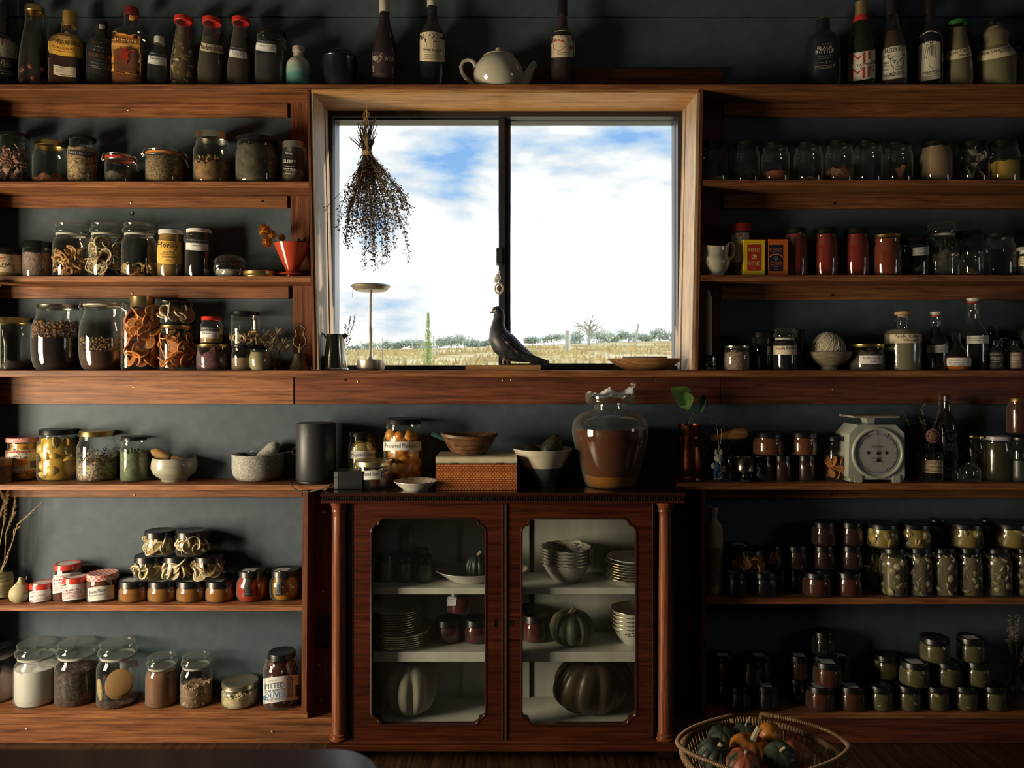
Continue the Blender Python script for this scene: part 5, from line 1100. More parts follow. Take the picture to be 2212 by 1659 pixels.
b = MB(); b.tube([(0, 0, 0), (-.012, 0, .03), (-.022, .004, .06), (-.026, .006, .085), (-.024, .006, .098)], [.004, .012, .013, .010, .003], 10, flat=.3); b.build('husk', P((.035, .022, .016), .5), t); b = MB(); b.tube([(0, 0, 0), (.004, 0, -.014)], .0016, 5); b.build('stalk', P((.1, .07, .04), .7), t)
# ---------------------------------------------------------------- the sill shelf, end by the jars
z = ZS['M']
LEAFG = NM((.12, .26, .05), (.22, .38, .11), 60, .45, stretch=(1, .25, 1))
def leaf(b, base, tip, wid, up, fold=.25, m=0, n=8):
    base, tip, up = Vector(base), Vector(tip), Vector(up).normalized(); ax = tip - base; side = ax.cross(up).normalized(); nr = side.cross(ax).normalized()
    v = []
    for i in range(n + 1):
        u = i / n; w_ = wid * (math.sin(pi * min(1, u * 1.02)) ** .75) * (1 - .45 * u) * 1.25; p = base + ax * u - nr * (ax.length * .10 * u * u)
        v += [p - side * w_ + nr * w_ * fold, p, p + side * w_ + nr * w_ * fold]
    b.add(v, [(i * 3 + j, i * 3 + j + 1, i * 3 + j + 4, i * 3 + j + 3) for i in range(n) for j in (0, 1)], m)
d = 2.44
d = 2.417; t = thing('plant_cutting', 'plant cutting with one light green leaf entering at the shelf end', 'plant', (WX(2, d), d, z + .02))
P0 = t.location
b = MB(); b.tube([(0, 0, -.010), (0, 0, .08), (0, 0, .125), (-.012, -.02, .20), (-.022, -.03, WZ(640, d) - P0.z)], [.0022, .0021, .002, .0018, .0016], 6); b.build('stem', P((.2, .22, .08), .6), t)
b = MB(); leaf(b, (-.022, -.03, WZ(632, d) - P0.z), (WX(6, d) - P0.x, -.05, WZ(668, d) - P0.z), .030, (.35, -1, .3)); leaf(b, (-.05, -.03, WZ(620, d) - P0.z), (WX(23, d) - P0.x, -.06, WZ(623, d) - P0.z), .026, (0, -1, -.35)); b.build('leaf', LEAFG, t)
J('clear glass bottle holding the plant cutting at the shelf end', 2, 21, 712, z, 'small', None, None, d=2.417, name='glass_bottle', cat='bottle')
J('big preserving jar with a gold lid, nearly empty, at the shelf end', 25, 80, 684, z, 'mason', ('gold', 13), ('rough', .14, VG([(.14, .11, .08), (.08, .06, .045)], 90), 'dried_scraps', .01), d=2.489)
SLIME = VG([(.22, .11, .04), (.34, .19, .08), (.10, .05, .022)], 120)
J('big round shouldered jar, dark liquid below and brown blossom above', 122, 95, 655, z, 'round', ('silver', 10), [('solid', .52, P((.018, .010, .010), .08, coat=.5), 'liquid'), ('stuff', .80, 'blossom', ['flake', 'nut'], [P((.30, .15, .05), .7), P((.20, .09, .03), .7)], .0075, 210, .50)], lidr=.78)
J('big clip top jar with brown mash sticking to the glass', 223, 93, 651, z, 'round', ('clip', 14, CSEAL), [('solid', .30, P((.060, .024, .012), .15, coat=.5), 'liquid'), ('stuff', .52, 'mash', ['flake', 'nut'], [P((.34, .20, .08), .7), P((.22, .12, .04), .7)], .0055, 190, .28)])
ORR, ORF = P((.60, .22, .045), .55), P((.42, .13, .02), .45)
J('tall square jar of dried orange slices with a tall gold lid', 308, 71, 638, z, 'straight', (P((.58, .46, .22), .25, .9), 25), [('slices', .93, 'orange_slice', ORR, ORF, .026, 40)], p=4.5, lidr=.68)
LMR, LMF = P((.62, .52, .34), .6), P((.36, .25, .10), .5)
b5 = J('jar of dried orange slices with a gold lid and a jar standing on it', 382, 68, 701, z, 'jam', ('gold', 9), [('slices', .90, 'orange_slice', ORR, ORF, .023, 24), ('stuff', .98, 'star_anise', ['flake'], [P((.06, .03, .02), .6)], .008, 14, .8)])
J('black lidded jar of dried lime slices, up on the jar of orange slices', 379, 61, 649, z + WZ(700, 2.45) - z + .002, 'jam', ('black', 9), [('slices', .92, 'lime_slice', LMR, LMF, .024, 18)], H=WZ(649, 2.455) - WZ(700, 2.45) - .004)
z6 = WZ(743, 2.455)
J('squat jar of dark dried flowers with a gold lid under a red lidded jar', 462, 70, 743, z, 'tub', ('gold', 7), ('rough', .72, VG([(.10, .02, .03), (.05, .015, .02), (.16, .05, .05)], 90), 'hibiscus', .012))
J('small red lidded jar of yellow mustard up on the squat jar', 457, 45, 683, z6 + .002, 'std', ('red', 8), ('rough', .34, VG([(.40, .22, .06), (.30, .15, .04)], 260), 'mustard', .004), H=WZ(683, 2.455) - z6 - .002, labs=swap_label(435.5, 706, 471, 731, [('Mustard', 440, 718, 458, 722), ('5/23', 457, 724, 468, 728)], 716) + [((472, 706, 478.5, 723, P((.60, .52, .30), .6)), [('O', 475, 713, 2, 3, YEL)])])
z7 = WZ(747, 2.455)
J('low jar of fine brown powder under the black lidded jar of peel', 526, 50, 745, z, 'jam', ('black', 7), ('solid', .55, P((.22, .15, .09), .9), 'powder'))
J('tall black lidded jar with a few dried curls, up on a low jar', 530, 60, 672, z7 + .002, 'straight', ('black', 9), [('parts', .40, 'dried_curl', 'curl', [LIMR, PEEL2], .012, 13)], H=WZ(672, 2.455) - z7 - .002, lidr=1.0)
J('small pale glass pot with amber bands in front of the powder jar', 562, 47, 755, z, 'onion', None, ('solid', .88, P((.30, .26, .13), .3, coat=.4), 'balm'), d=2.435)
d = 2.49; k = d / F
t = thing('crystal_vase', 'tiny cut glass vase holding fluffy seed heads', 'vase', (WX(594, d), d, z))
b = MB(); b.lathe([(0, .001), (.016, 0), (.014, .004), (.011, .010), (.016, .018), (.022, .030), (.025, .046), (.026, .056)], 12); b.build('body', CRY, t, smooth=False)
t = thing('clematis_plume', 'brown fluffy clematis seed heads spilling from the tiny vase', 'dried flower', (WX(594, d), d, z + .05))
b = MB(); rr = random.Random(11)
for i, (px, py, r) in enumerate(((600, 722, 15), (578, 728, 17), (590, 742, 15), (612, 742, 13), (622, 754, 11), (566, 736, 10), (602, 756, 12))):
    c = Vector((WX(px, d) - t.location.x, rr.uniform(-.02, .015), WZ(py, d) - t.location.z)); r *= k
    for j in range(46):
        v = Vector((rr.gauss(0, 1), rr.gauss(0, 1), rr.gauss(.35, 1))).normalized(); q = v.orthogonal().normalized()
        b.tube([c, c + v * r * .6 + q * r * .15, c + v * r * .9 + q * r * .45, c + v * r * .85 + q * r * .75], [.0008, .0007, .0006, .0003], 3, m=j % 2, cap=False)
b.build('plumes', [P((.40, .32, .22), .8), P((.24, .17, .11), .8)], t, kind='stuff')
b = MB()
for px, py in ((600, 722), (578, 728), (612, 742)): b.tube([(0, 0, -.045), ((WX(px, d) - t.location.x) * .4, 0, (WZ(py, d) - t.location.z) * .3), (WX(px, d) - t.location.x, 0, WZ(py, d) - t.location.z)], .0011, 4)
b.build('stalks', P((.25, .18, .1), .8), t)
# brass hand bell
d = 2.475; k = d / F; t = thing('hand_bell', 'old brass hand bell with a scrolled openwork handle', 'bell', (WX(648, d), d, z)); BRASS = NM((.05, .045, .025), (.10, .085, .045), 40, .4, metal=.8)
b = MB(); b.lathe([(25 * k, 0), (26 * k, 1 * k), (22 * k, 8 * k), (18 * k, 18 * k), (16 * k, 30 * k), (14.5 * k, 36 * k), (10 * k, 38 * k), (3 * k, 38.5 * k), (0, 38.5 * k)], 32); b.build('body', BRASS, t)
b = MB()
for s in (-1, 1): b.tube([(s * q[0] * k, 0, q[1] * k) for q in ((2, 38), (3, 48), (10, 54), (14, 61), (12, 70), (7, 77), (9, 86), (11, 90), (7, 93), (2, 98))], 1.9 * k, 7)
b.tube([(0, 0, 38 * k), (0, 0, 58 * k)], [3.4 * k, 1.4 * k], 8); b.ell((0, 0, 99 * k), (2.6 * k, 2.6 * k, 3 * k), 10, 6); b.build('handle', BRASS, t)

# ---------------------------------------------------------------- on the sill before the window
d = 2.47; k = d / F; t = thing('metal_jug', 'tapered shiny metal jug with a curled handle at the window corner', 'jug', (WX(724, d), d, z)); PEW = P((.52, .50, .42), .16, 1.0)
b = MB(); b.lathe([(0, .001), (27.5 * k, 0), (28.5 * k, 1.5 * k), (28 * k, 3.5 * k), (26.5 * k, 5 * k), (18 * k, 76 * k), (18.6 * k, 78 * k), (18 * k, 78.5 * k), (17 * k, 76 * k), (24 * k, 8 * k), (0, 6 * k)], 36); b.build('body', PEW, t, ang=.5)
b = MB(); b.tube([(q[0] * k, 0, q[1] * k) for q in ((-24, 20), (-28, 34), (-38, 58), (-39, 72), (-35, 81), (-29, 82), (-23, 77), (-20, 70), (-18, 72))], [2.5 * k, 2.2 * k, 2.2 * k, 2.4 * k, 2.6 * k, 2.8 * k, 2.6 * k, 2.5 * k, 2.5 * k], 8); b.tube([(-36 * k, 0, 80 * k), (-36.5 * k, 0, 84 * k), (-34 * k, 0, 85 * k)], 1.2 * k, 5); b.build('handle', PEW, t)
b = MB(); b.tube([(17 * k, 0, 70 * k), (22 * k, 0, 75 * k), (25 * k, 0, 79 * k)], [3 * k, 5 * k, 5.5 * k], 10, flat=.7); b.build('spout', PEW, t)
t = thing('lavender_sprig', 'dried lavender sprigs standing in the metal jug', 'dried flower', (WX(740, d), d, z + .05))
b = MB(); rr = random.Random(6); LAV = [P((.20, .16, .15), .8), P((.30, .24, .20), .8)]
for pts in (((736, 760), (746, 738), (754, 700), (758, 682)), ((738, 760), (750, 735), (763, 700), (767, 678)), ((735, 760), (742, 735), (746, 710), (745, 696)), ((740, 762), (748, 745), (752, 742), (757, 730))):
    q = [Vector((WX(x, d) - t.location.x, .006 * math.sin(i), WZ(y, d) - t.location.z)) for i, (x, y) in enumerate(pts)]; b.tube(q, .0010, 4)
    for i in range(60):
        u = rr.uniform(.9, 2.98); j = int(u); p = q[j].lerp(q[j + 1], u - j); s = .0034; a = Vector((rr.gauss(0, 1), rr.gauss(0, 1), rr.gauss(.5, 1))).normalized() * s; c = a.orthogonal().normalized() * s * .6; p = p + Vector((rr.gauss(0, .0022), rr.gauss(0, .0022), 0)); b.add([p - c, p + a, p + c], [(0, 1, 2)], i % 2)
b.build('sprigs', LAV, t)
d = 2.50; k = d / F; t = thing('table_lamp', 'slim brushed steel table lamp with a flat round shade', 'lamp', (WX(801, d), d, z)); STEEL = P((.58, .50, .40), .34, .75)
b = MB(); b.lathe([(0, 0), (25 * k, 0), (26 * k, 1 * k), (29 * k, 4 * k), (29.5 * k, 5 * k), (29.5 * k, 22.5 * k), (29 * k, 23 * k), (0, 23 * k)], 44); b.build('base', STEEL, t, ang=.5)
b = MB(); b.lathe([(0, 23.1 * k), (7.5 * k, 23.1 * k), (6.8 * k, 24.5 * k), (4.5 * k, 27.5 * k), (3.6 * k, 31 * k), (3.5 * k, 90 * k), (3.9 * k, 90.5 * k), (3.2 * k, 100 * k), (3.1 * k, 168 * k), (4.0 * k, 171 * k), (6.5 * k, 173.5 * k), (0, 174 * k)], 28); b.build('stem', STEEL, t)
b = MB(); b.lathe([(0, 171.5 * k), (32 * k, 171.5 * k), (36 * k, 174 * k), (42 * k, 181 * k), (42.5 * k, 182 * k), (40 * k, 184.5 * k), (0, 184.8 * k)], 48); b.build('shade', STEEL, t)
b = MB(); b.tube([(-38 * k, -.004, 178 * k), (-38.5 * k, -.004, 168 * k), (-39.5 * k, -.004, 158 * k)], .0006, 4); b.build('pull_thread', P((.2, .18, .15), .8), t)
# stuffed pigeon on its block
d = 2.50; k = d / F
t = thing('wood_block', 'flat varnished wooden block under the dark bird', 'block', (WX(1087, d), d, z)); b = MB(); b.bbox(-80 * k, 80 * k, -.036, .036, 0, 11.5 * k, .0015); b.build('block', LNX, t, smooth=False)
zb = z + 11.7 * k
t = thing('pigeon', 'dark pigeon standing on the wooden block, looking along the sill', 'bird', (WX(1098, d), d, zb))
PL = NM((.010, .011, .014), (.030, .032, .038), 70, .45, bmp=.25, spec=.5); PLW = NM((.012, .013, .016), (.032, .034, .042), 55, .4, bmp=.3, c3=(.30, .30, .32), lo=.4, hi=.78)
def pv(px, py): return (WX(px, d) - t.location.x, WZ(py, d) - t.location.z)
SP = [(1057.5, 677, .8, .8), (1061, 675.5, 2.0, 2.2), (1064.5, 673.5, 4, 4.2), (1068, 671.5, 9, 8.5), (1073, 671, 11.5, 10.5), (1077, 676, 12.5, 11), (1078, 686, 12, 11.5), (1076, 698, 13.5, 14), (1075, 712, 18, 19), (1078, 727, 24, 25), (1087, 741, 28, 29), (1100, 752, 27, 29), (1116, 761, 22, 25), (1132, 768, 16, 19), (1147, 774, 10, 14), (1160, 780, 6, 12), (1172, 785, 3.5, 10)]
b = MB(); v = []; n = 18
for i, (px, py, rh, rw) in enumerate(SP):
    a = Vector(pv(*SP[max(i - 1, 0)][:2])); c = Vector(pv(*SP[min(i + 1, len(SP) - 1)][:2])); tg = (c - a).normalized(); nx, nz = -tg.y, tg.x; x, zz = pv(px, py)
    for j in range(n):
        q = 2 * pi * j / n; v.append((x + nx * math.cos(q) * rh * k, rw * k * math.sin(q), zz + nz * math.cos(q) * rh * k))
b.add(v, [(i * n + j, i * n + (j + 1) % n, (i + 1) * n + (j + 1) % n, (i + 1) * n + j) for i in range(len(SP) - 1) for j in range(n)] + [tuple(range(n)), tuple(range(len(v) - 1, len(v) - n - 1, -1))]); b.build('body', PL, t, ang=3)
for s in (-1, 1):
    b = MB(); v = []
    W_ = [(1080, 722, 2), (1084, 727, 14), (1092, 737, 21), (1106, 748, 20), (1122, 758, 15), (1140, 768, 10), (1156, 775, 6.5), (1172, 780, 3), (1180, 783, .6)]
    for px, py, h in W_:
        x, zz = pv(px, py); bw = 27 - max(0, (px - 1100)) * .22
        for u in range(7):
            a = (u / 6 - .5) * 2; v.append((x + a * h * k * .42, s * (bw + 3.0 - abs(a) ** 2 * 5) * k, zz - a * h * k * .8))
        
    b.add(v, [(i * 7 + j, i * 7 + j + 1, (i + 1) * 7 + j + 1, (i + 1) * 7 + j) for i in range(len(W_) - 1) for j in range(6)]); b.build('wing', PLW, t, ang=3)
    for i in range(5):
        x0, z0 = pv(1112 + i * 3, 762 + i * 1.5); x1, z1 = pv(1186 - i * 7, 781 + i * 2.2); b = MB(); y = s * (21 - i) * k
        b.tube([(x0, y, z0), ((x0 + x1) / 2, y, (z0 + z1) / 2 + 1 * k), (x1, s * (10 + i) * k, z1)], [2.5 * k, 3.4 * k, 1.2 * k], 6, flat=.3); b.build('flight_feather', PL, t)
for i in range(7):
    a = (i - 3) / 3; b = MB(); x0, z0 = pv(1150, 774); x1, z1 = pv(1195 - abs(a) * 6, 791 + abs(a) * 1.5)
    b.tube([(x0, a * 6 * k, z0), ((x0 + x1) / 2, a * 9 * k, (z0 + z1) / 2), (x1, a * 13 * k, z1)], [3 * k, 5 * k, 2.4 * k], 6, flat=.35); b.build('tail_feather', PL, t)
b = MB()
for s in (-1, 1): b.ell((pv(1071, 669)[0], s * 9.6 * k, pv(1071, 669)[1]), (1.6 * k, 1.0 * k, 1.6 * k), 8, 6)
b.build('eyes', P((.25, .07, .02), .1), t)
LEGM = P((.42, .24, .09), .5)
for s, px in ((-1, 1087), (1, 1096)):
    b = MB(); x, z0 = pv(px, 770); b.tube([(x + 3 * k, s * 9 * k, z0), (x, s * 9 * k, z0 - 9 * k), (x, s * 9 * k, 1.2 * k)], [3.4 * k, 2 * k, 1.7 * k], 7)
    for dx, dy in ((-9, -4), (-10, 0), (-9, 4), (5, 0)): b.tube([(x, s * 9 * k, 1.6 * k), (x + dx * .6 * k, (s * 9 + dy * .6) * k, 1.6 * k), (x + dx * k, (s * 9 + dy) * k, .7 * k)], [1.4 * k, 1.2 * k, .6 * k], 5)
    b.build('leg', LEGM, t)
b = MB(); rr = random.Random(3)
for i in range(60):
    x, zz = pv(rr.uniform(1086, 1104), rr.uniform(768, 777)); b.add([(x - .002, rr.uniform(-.03, .0), zz + .004), (x + .002, rr.uniform(-.03, 0), zz + .004), (x + rr.uniform(-.003, .003), rr.uniform(-.034, 0), zz - .007)], [(0, 1, 2)])
b.build('belly_down', P((.30, .30, .31), .9), t, kind='stuff')
# charm hanging from the latch of the sash
d = 2.585; k = d / F
t = thing('key_charm', 'white fluffy charm with a wooden ring hanging from the window latch', 'charm', (WX(1075, d), d, WZ(575, d)))
b = MB(); b.tube([(0, 0, .012), (0, -.002, 0), (.001, -.003, -18 * k)], .0011, 5); b.tube([(0, 0, .012), (0, .006, .0125)], .0011, 5); b.build('cord', P((.5, .48, .42), .8), t)
b = MB(); b.ell((0, -.004, -25 * k), (6.5 * k, 6 * k, 8 * k), 12, 8); b.ell((-3 * k, -.005, -31 * k), (6 * k, 5 * k, 6 * k), 12, 8); b.ell((3 * k, -.004, -16 * k), (2.5 * k, 2 * k, 6 * k), 8, 6); b.build('fluffy_tuft', NM((.46, .46, .40), (.60, .60, .54), 90, .95, bmp=.8), t)
Mx = Matrix.Rotation(pi / 2, 3, 'X')
b = MB(); b.torus((2.5 * k, -.006, -49 * k), 8 * k, 1.9 * k, 24, 8, Mx, asp=1.3); b.build('ring', P((.50, .42, .33), .5), t)
b = MB(); b.lathe([(0, 0), (5 * k, 0), (5 * k, 2 * k), (3 * k, 3 * k), (0, 3 * k)], 18); b.v = [(x + 2.5 * k, -y_ - .006, z_ * 1.3 - 49 * k) for x, z_, y_ in b.v]; b.build('disc', P((.16, .09, .05), .5), t)
# plate at the other end of the sill
d = 2.50; k = d / F; t = thing('wooden_plate', 'shallow turned wooden plate on the sill, pale rim', 'plate', (WX(1393, d), d, z))
b = MB(); b.lathe([(0, .001), (36 * k, 0), (40 * k, 1 * k), (58 * k, 9 * k), (72 * k, 17 * k), (80 * k, 25 * k), (79 * k, 26 * k), (70 * k, 20 * k), (50 * k, 10 * k), (0, 6 * k)], 48); b.v = [(x, y * .72, q) for x, y, q in b.v]; b.build('dish', wood('plate', (.34, .17, .07), (.50, .28, .13), 'x', rough=.4), t)
t = thing('flat_dish', 'thin grey dish lying in the wooden plate', 'dish', (WX(1393, d), d, z + 9 * k)); b = MB()
b.lathe([(0, 3 * k), (30 * k, 4 * k), (44 * k, 13 * k), (50 * k, 20 * k), (49 * k, 21 * k), (30 * k, 9 * k), (0, 8 * k)], 40); b.v = [(x, y * .6, q) for x, y, q in b.v]; b.build('dish', P((.36, .36, .36), .3), t)
# bunch of dried eucalyptus hanging under the lining
d = 2.50; k = d / F; ctr = 790
t = thing('dried_bunch', 'bunch of dried leafy branches hanging head down in the window', 'dried bouquet', (WX(ctr, d), d, 2.1205))
def hv(px, py, y=0): return Vector((WX(px, d) - t.location.x, y, WZ(py, d) - t.location.z))
TW = P((.50, .36, .17), .8)
b = MB(); b.tube([Vector((0, 0, .001)), hv(793, 226), hv(792, 240), hv(793, 262)], .0014, 5)
rr = random.Random(12)
for i in range(9): b.tube([hv(791, 236, rr.uniform(-.004, .004)), hv(783 + i * 2, 246 + rr.uniform(-4, 6), rr.uniform(-.008, .008)), hv(789 + rr.uniform(-3, 5), 262, 0), hv(791 + rr.uniform(-5, 5), 300, -.01), hv(796, 330, -.014)], .0009, 4, cap=False)
for i in range(6): b.torus(hv(793, 328 + i * 1.6), 11 * k, .0012, 18, 4, asp=.8)
b.build('twine', TW, t)
STM = [P((.085, .07, .055), .7), P((.15, .115, .08), .7)]
BROW = [P((.15, .105, .060), .65), P((.25, .165, .075), .65), P((.105, .08, .055), .65), P((.33, .21, .085), .65)]
bs, bl_ = MB(), MB()
ends = []
for i in range(46):
    u = (i + .5) / 46; px = 734 + 152 * u + rr.uniform(-6, 6); ymax = 545 - 95 * abs(u - .42) ** 1.3 * 2 + rr.uniform(-60, 42); ends.append((px, ymax))
ends += [(815, 588), (786, 578), (884, 562), (832, 556), (740, 528)]
for i, (px, py) in enumerate(ends):
    yo = rr.uniform(-.055, .05); st = hv(793 + rr.uniform(-8, 8), 330, rr.uniform(-.008, .008)); spread = (px - 793)
    top_ = hv(793 - spread * .22 + rr.uniform(-12, 12), 262 + rr.uniform(-6, 46), -yo * .3)
    m1 = hv(793 + spread * .42, 330 + (py - 330) * .33, yo * .6); m2 = hv(793 + spread * .86, 330 + (py - 330) * .68, yo); en = hv(px, py, yo * 1.05)
    pth = [top_, st, m1, m2, en]; bs.tube(pth, [.0014, .0018, .0014, .0010, .0005], 4, m=i % 2, cap=False)
    nl = int(120 * (py - 330) / 200)
    for j in range(nl):
        q = rr.uniform(.55, 3) ** 1.0
        q = 1.15 + 1.85 * (j + rr.random()) / nl
        a = int(q) + 0; p = pth[min(a, 3)].lerp(pth[min(a + 1, 4)], q - int(q)) if a < 4 else en
        q2 = 1.35 + 2.65 * (j + rr.random()) / nl; a = min(int(q2), 3); p = pth[a].lerp(pth[a + 1], q2 - a)
        p = p + Vector((rr.gauss(0, .005), rr.gauss(0, .008), rr.gauss(0, .004))); s = rr.uniform(.0036, .0068); v_ = Vector((rr.gauss(0, 1), rr.gauss(0, 1), rr.gauss(-.4, .8))).normalized(); w_ = v_.orthogonal().normalized() * s * .55; r0 = p + v_ * .0015
        bl_.add([r0, r0 + v_ * s * .8 - w_, r0 + v_ * s * 1.7, r0 + v_ * s * .8 + w_], [(0, 1, 2, 3)], rr.choice((0, 0, 1, 2, 2, 3)))
for pts in (((789, 350), (768, 370), (745, 400), (742, 410), (712, 440), (702, 456)), ((800, 345), (822, 385), (850, 425), (880, 440), (896, 449)), ((797, 330), (808, 372), (838, 410), (868, 470), (890, 500))): bs.tube([hv(*q) for q in pts], .0009, 4, m=1)
for px, py, q in ((755, 297, (783, 322)), (773, 266, (784, 312)), (813, 250, (799, 300)), (774, 322, (781, 300)), (779, 292, (786, 330)), (808, 280, (798, 320))): bs.tube([hv(px, py), hv(*q)], .0018, 5, m=0)
for i in range(24):
    px, py = [(706, 455), (700, 450), (848, 428), (878, 437), (889, 443)][i % 5]; p = hv(px + rr.uniform(-6, 6), py + rr.uniform(-5, 5)); s = .004; v_ = Vector((rr.gauss(0, 1), rr.gauss(0, 1), rr.gauss(0, 1))).normalized() * s; w_ = v_.orthogonal().normalized() * s * .5; bl_.add([p, p + v_ - w_, p + v_ * 2, p + v_ + w_], [(0, 1, 2, 3)], i % 4)
bs.build('stems', STM, t); bl_.build('leaves', BROW, t, smooth=False, kind='stuff')

# ---------------------------------------------------------------- shelf with the mortar
z = ZS['L5']
t = thing('hexagon_tin', 'brown tin with a hexagon pattern cut by the edge of view', 'tin', (WX(-12, 2.45), 2.45, z)); r_ = 32 * 2.45 / F
b = MB(); b.lathe([(0, 0), (r_, 0), (r_, .058), (r_ * .9, .058)], 32); b.build('body', VG([(.09, .045, .025), (.14, .07, .035), (.05, .025, .018)], 110), t); b = MB(); b.lathe([(r_ * 1.02, .0585), (r_ * 1.03, .060), (r_ * 1.03, .078), (r_, .080), (0, .080)], 32); b.build('lid', P((.24, .12, .06), .4), t)
MAND = P((.52, .27, .05), .25, coat=.4); GING = VG([(.50, .045, .03), (.60, .52, .46)], 230)
m_, nt, b_ = newmat('gingham'); ck = tex(nt, 'ShaderNodeTexChecker', 330, 0); nt.links.new(ramp(nt, ck.outputs['Fac'], [(0, (.52, .05, .035)), (1, (.60, .50, .46))]), b_.inputs['Base Color']); GING = m_
DOT = [('P', [(19 + i * 5.2, y), (21.6 + i * 5.2, y - 2.6), (24.2 + i * 5.2, y), (21.6 + i * 5.2, y + 2.6)], P((.52, .06, .04), .6)) for i in range(13) for y in (976, 1019)]
J('jar of whole mandarins with a red gingham lid and picture label', 52, 68, 941, z, 'jam', (GING, 10), [('solid', .93, MAND, 'syrup'), ('parts', .95, 'mandarin', 'ball', [P((.62, .34, .06), .3), P((.55, .28, .04), .3)], .019, 12)], by=1040, labs=[
    ((18.5, 973, 86, 1021, P((.64, .60, .54), .6)), DOT + [('O', 33, 990, 13, 13, P((.70, .68, .62), .6)), ('La Cuisine', 24, 983, 43, 988, INK, -1), ('aux', 29, 988, 38, 992, INK), ('Agrumes', 24, 993, 43, 998, INK, -1), ('O', 34, 999, 12, 7, P((.70, .42, .10), .5)), ('O', 49, 998, 10, 8.5, P((.66, .20, .03), .5)), ('P', [(48, 990), (54, 987), (60, 990), (54, 992)], P((.06, .12, .03), .6)), ('Mandarines au Sirop', 20, 1008, 53, 1013, P((.45, .04, .03), .6), -1), ('L', 50, 980, 57, 984, 2, GRYI)] + [('P', [(63 + i * 2.1, 997), (64.2 + i * 2.1, 997), (64.2 + i * 2.1, 1012), (63 + i * 2.1, 1012)], INK) for i in range(9)])])
YFR = [P((.62, .43, .09), .35), P((.58, .37, .06), .35), P((.64, .47, .14), .35)]
J('large jar of whole yellow guavas in syrup under a black lid', 127, 83, 923, z, 'mason', ('black', 12), [('solid', .84, P((.42, .25, .04), .2, coat=.4), 'syrup'), ('parts', .88, 'yellow_fruit', 'half', YFR, .021, 30)], by=1041)
J('large jar of mixed dried herb flowers with a gold lid', 210, 78, 927, z, 'mason', ('gold', 12), [('rough', .42, VG([(.45, .36, .22), (.25, .18, .10), (.10, .06, .06)], 170), 'dried_flowers', .012), ('stuff', .72, 'herb_pieces', ['flake', 'stick'], [P((.20, .19, .12), .8), P((.13, .08, .08), .8), P((.32, .27, .17), .8)], .007, 210, .15)], by=1042)
J('narrow jar of dried green bay leaf pieces under a black lid', 290, 55, 940, z, 'std', ('black', 9), [('rough', .70, VG([(.07, .10, .04), (.12, .16, .07)], 90), 'green_leaves', .006), ('stuff', .78, 'leaf_pieces', ['flake'], [P((.20, .27, .11), .7), P((.30, .37, .18), .7), P((.12, .18, .07), .7)], .0088, 150)], by=1042)
def by_d(zz, by): return (ZC - zz) * F / (by - HY)
d = by_d(z, 1038) ; k = d / F
CER = NM((.30, .30, .24), (.40, .39, .31), 9, .3, stretch=(.4, .4, 6), coat=.3)
t = thing('ceramic_bowl', 'rounded grey green ceramic bowl with a wooden whisk in it', 'bowl', (WX(377, d), d, z))
b = MB(); b.lathe([(0, .001), (26 * k, 0), (27 * k, 4 * k), (30 * k, 7 * k), (42 * k, 16 * k), (47 * k, 30 * k), (45.5 * k, 42 * k), (43 * k, 50 * k), (42 * k, 50.5 * k), (41 * k, 49 * k), (43 * k, 38 * k), (38 * k, 18 * k), (0, 10 * k)], 44); b.build('body', CER, t)
t = thing('tea_whisk', 'bamboo tea whisk lying across the grey green bowl', 'whisk', (WX(352, d), d - .01, WZ(984, d)))
b = MB(); b.tube([(-15 * k, -.012, 5 * k), (-10 * k, -.01, 7.5 * k), (10 * k, -.006, 0), (16 * k, -.004, -2 * k)], [10 * k, 10.5 * k, 9 * k, 7 * k], 16); b.build('handle', P((.42, .26, .10), .5), t)
b = MB(); b.tube([(16 * k, -.004, -2 * k), (20 * k, -.004, -3 * k)], [7.2 * k, 7.2 * k], 14); b.build('binding', P((.03, .025, .02), .7), t)
b = MB()
for i in range(14): a = 2 * pi * i / 14; b.tube([(20 * k, -.004 + 5 * k * math.cos(a), (-3 + 5 * math.sin(a)) * k), (40 * k, -.002 + 7 * k * math.cos(a), (-9 + 6 * math.sin(a)) * k), (56 * k, .001 + 3 * k * math.cos(a), (-13 + 3 * math.sin(a)) * k)], .0011, 4)
b.build('tines', P((.40, .26, .12), .6), t)
GRAN = VG([(.16, .16, .14), (.30, .30, .27), (.44, .44, .40), (.22, .22, .20)], 420, bmp=.25)
d = by_d(z, 1036); k = d / F
t = thing('stone_mortar', 'speckled granite mortar, wide and flat sided', 'mortar', (WX(558, d), d, z))
b = MB(); b.lathe([(0, .001), (36 * k, 0), (46 * k, 4 * k), (52 * k, 13 * k), (54 * k, 26 * k), (54 * k, 55 * k), (53 * k, 56.5 * k), (46 * k, 56.5 * k), (44 * k, 53 * k), (40 * k, 30 * k), (20 * k, 20 * k), (0, 19 * k)], 48); b.build('bowl', GRAN, t)
t = thing('stone_pestle', 'thick granite pestle leaning in the mortar', 'pestle', (WX(560, d), d, z + 26 * k))
b = MB(); b.tube([(-14 * k, -.006, 0), (-6 * k, -.006, 8 * k), (10 * k, -.004, 26 * k), (28 * k, -.002, 40 * k), (36 * k, 0, 44 * k), (42 * k, .001, 46 * k), (45 * k, .002, 46.5 * k)], [8 * k, 11 * k, 12.5 * k, 14.5 * k, 14 * k, 10 * k, 3 * k], 18); b.build('body', GRAN, t)
t = thing('strainer', 'small wire strainer with a twisted handle lying over the mortar', 'strainer', (WX(600, d), d + .01, WZ(979, d)))
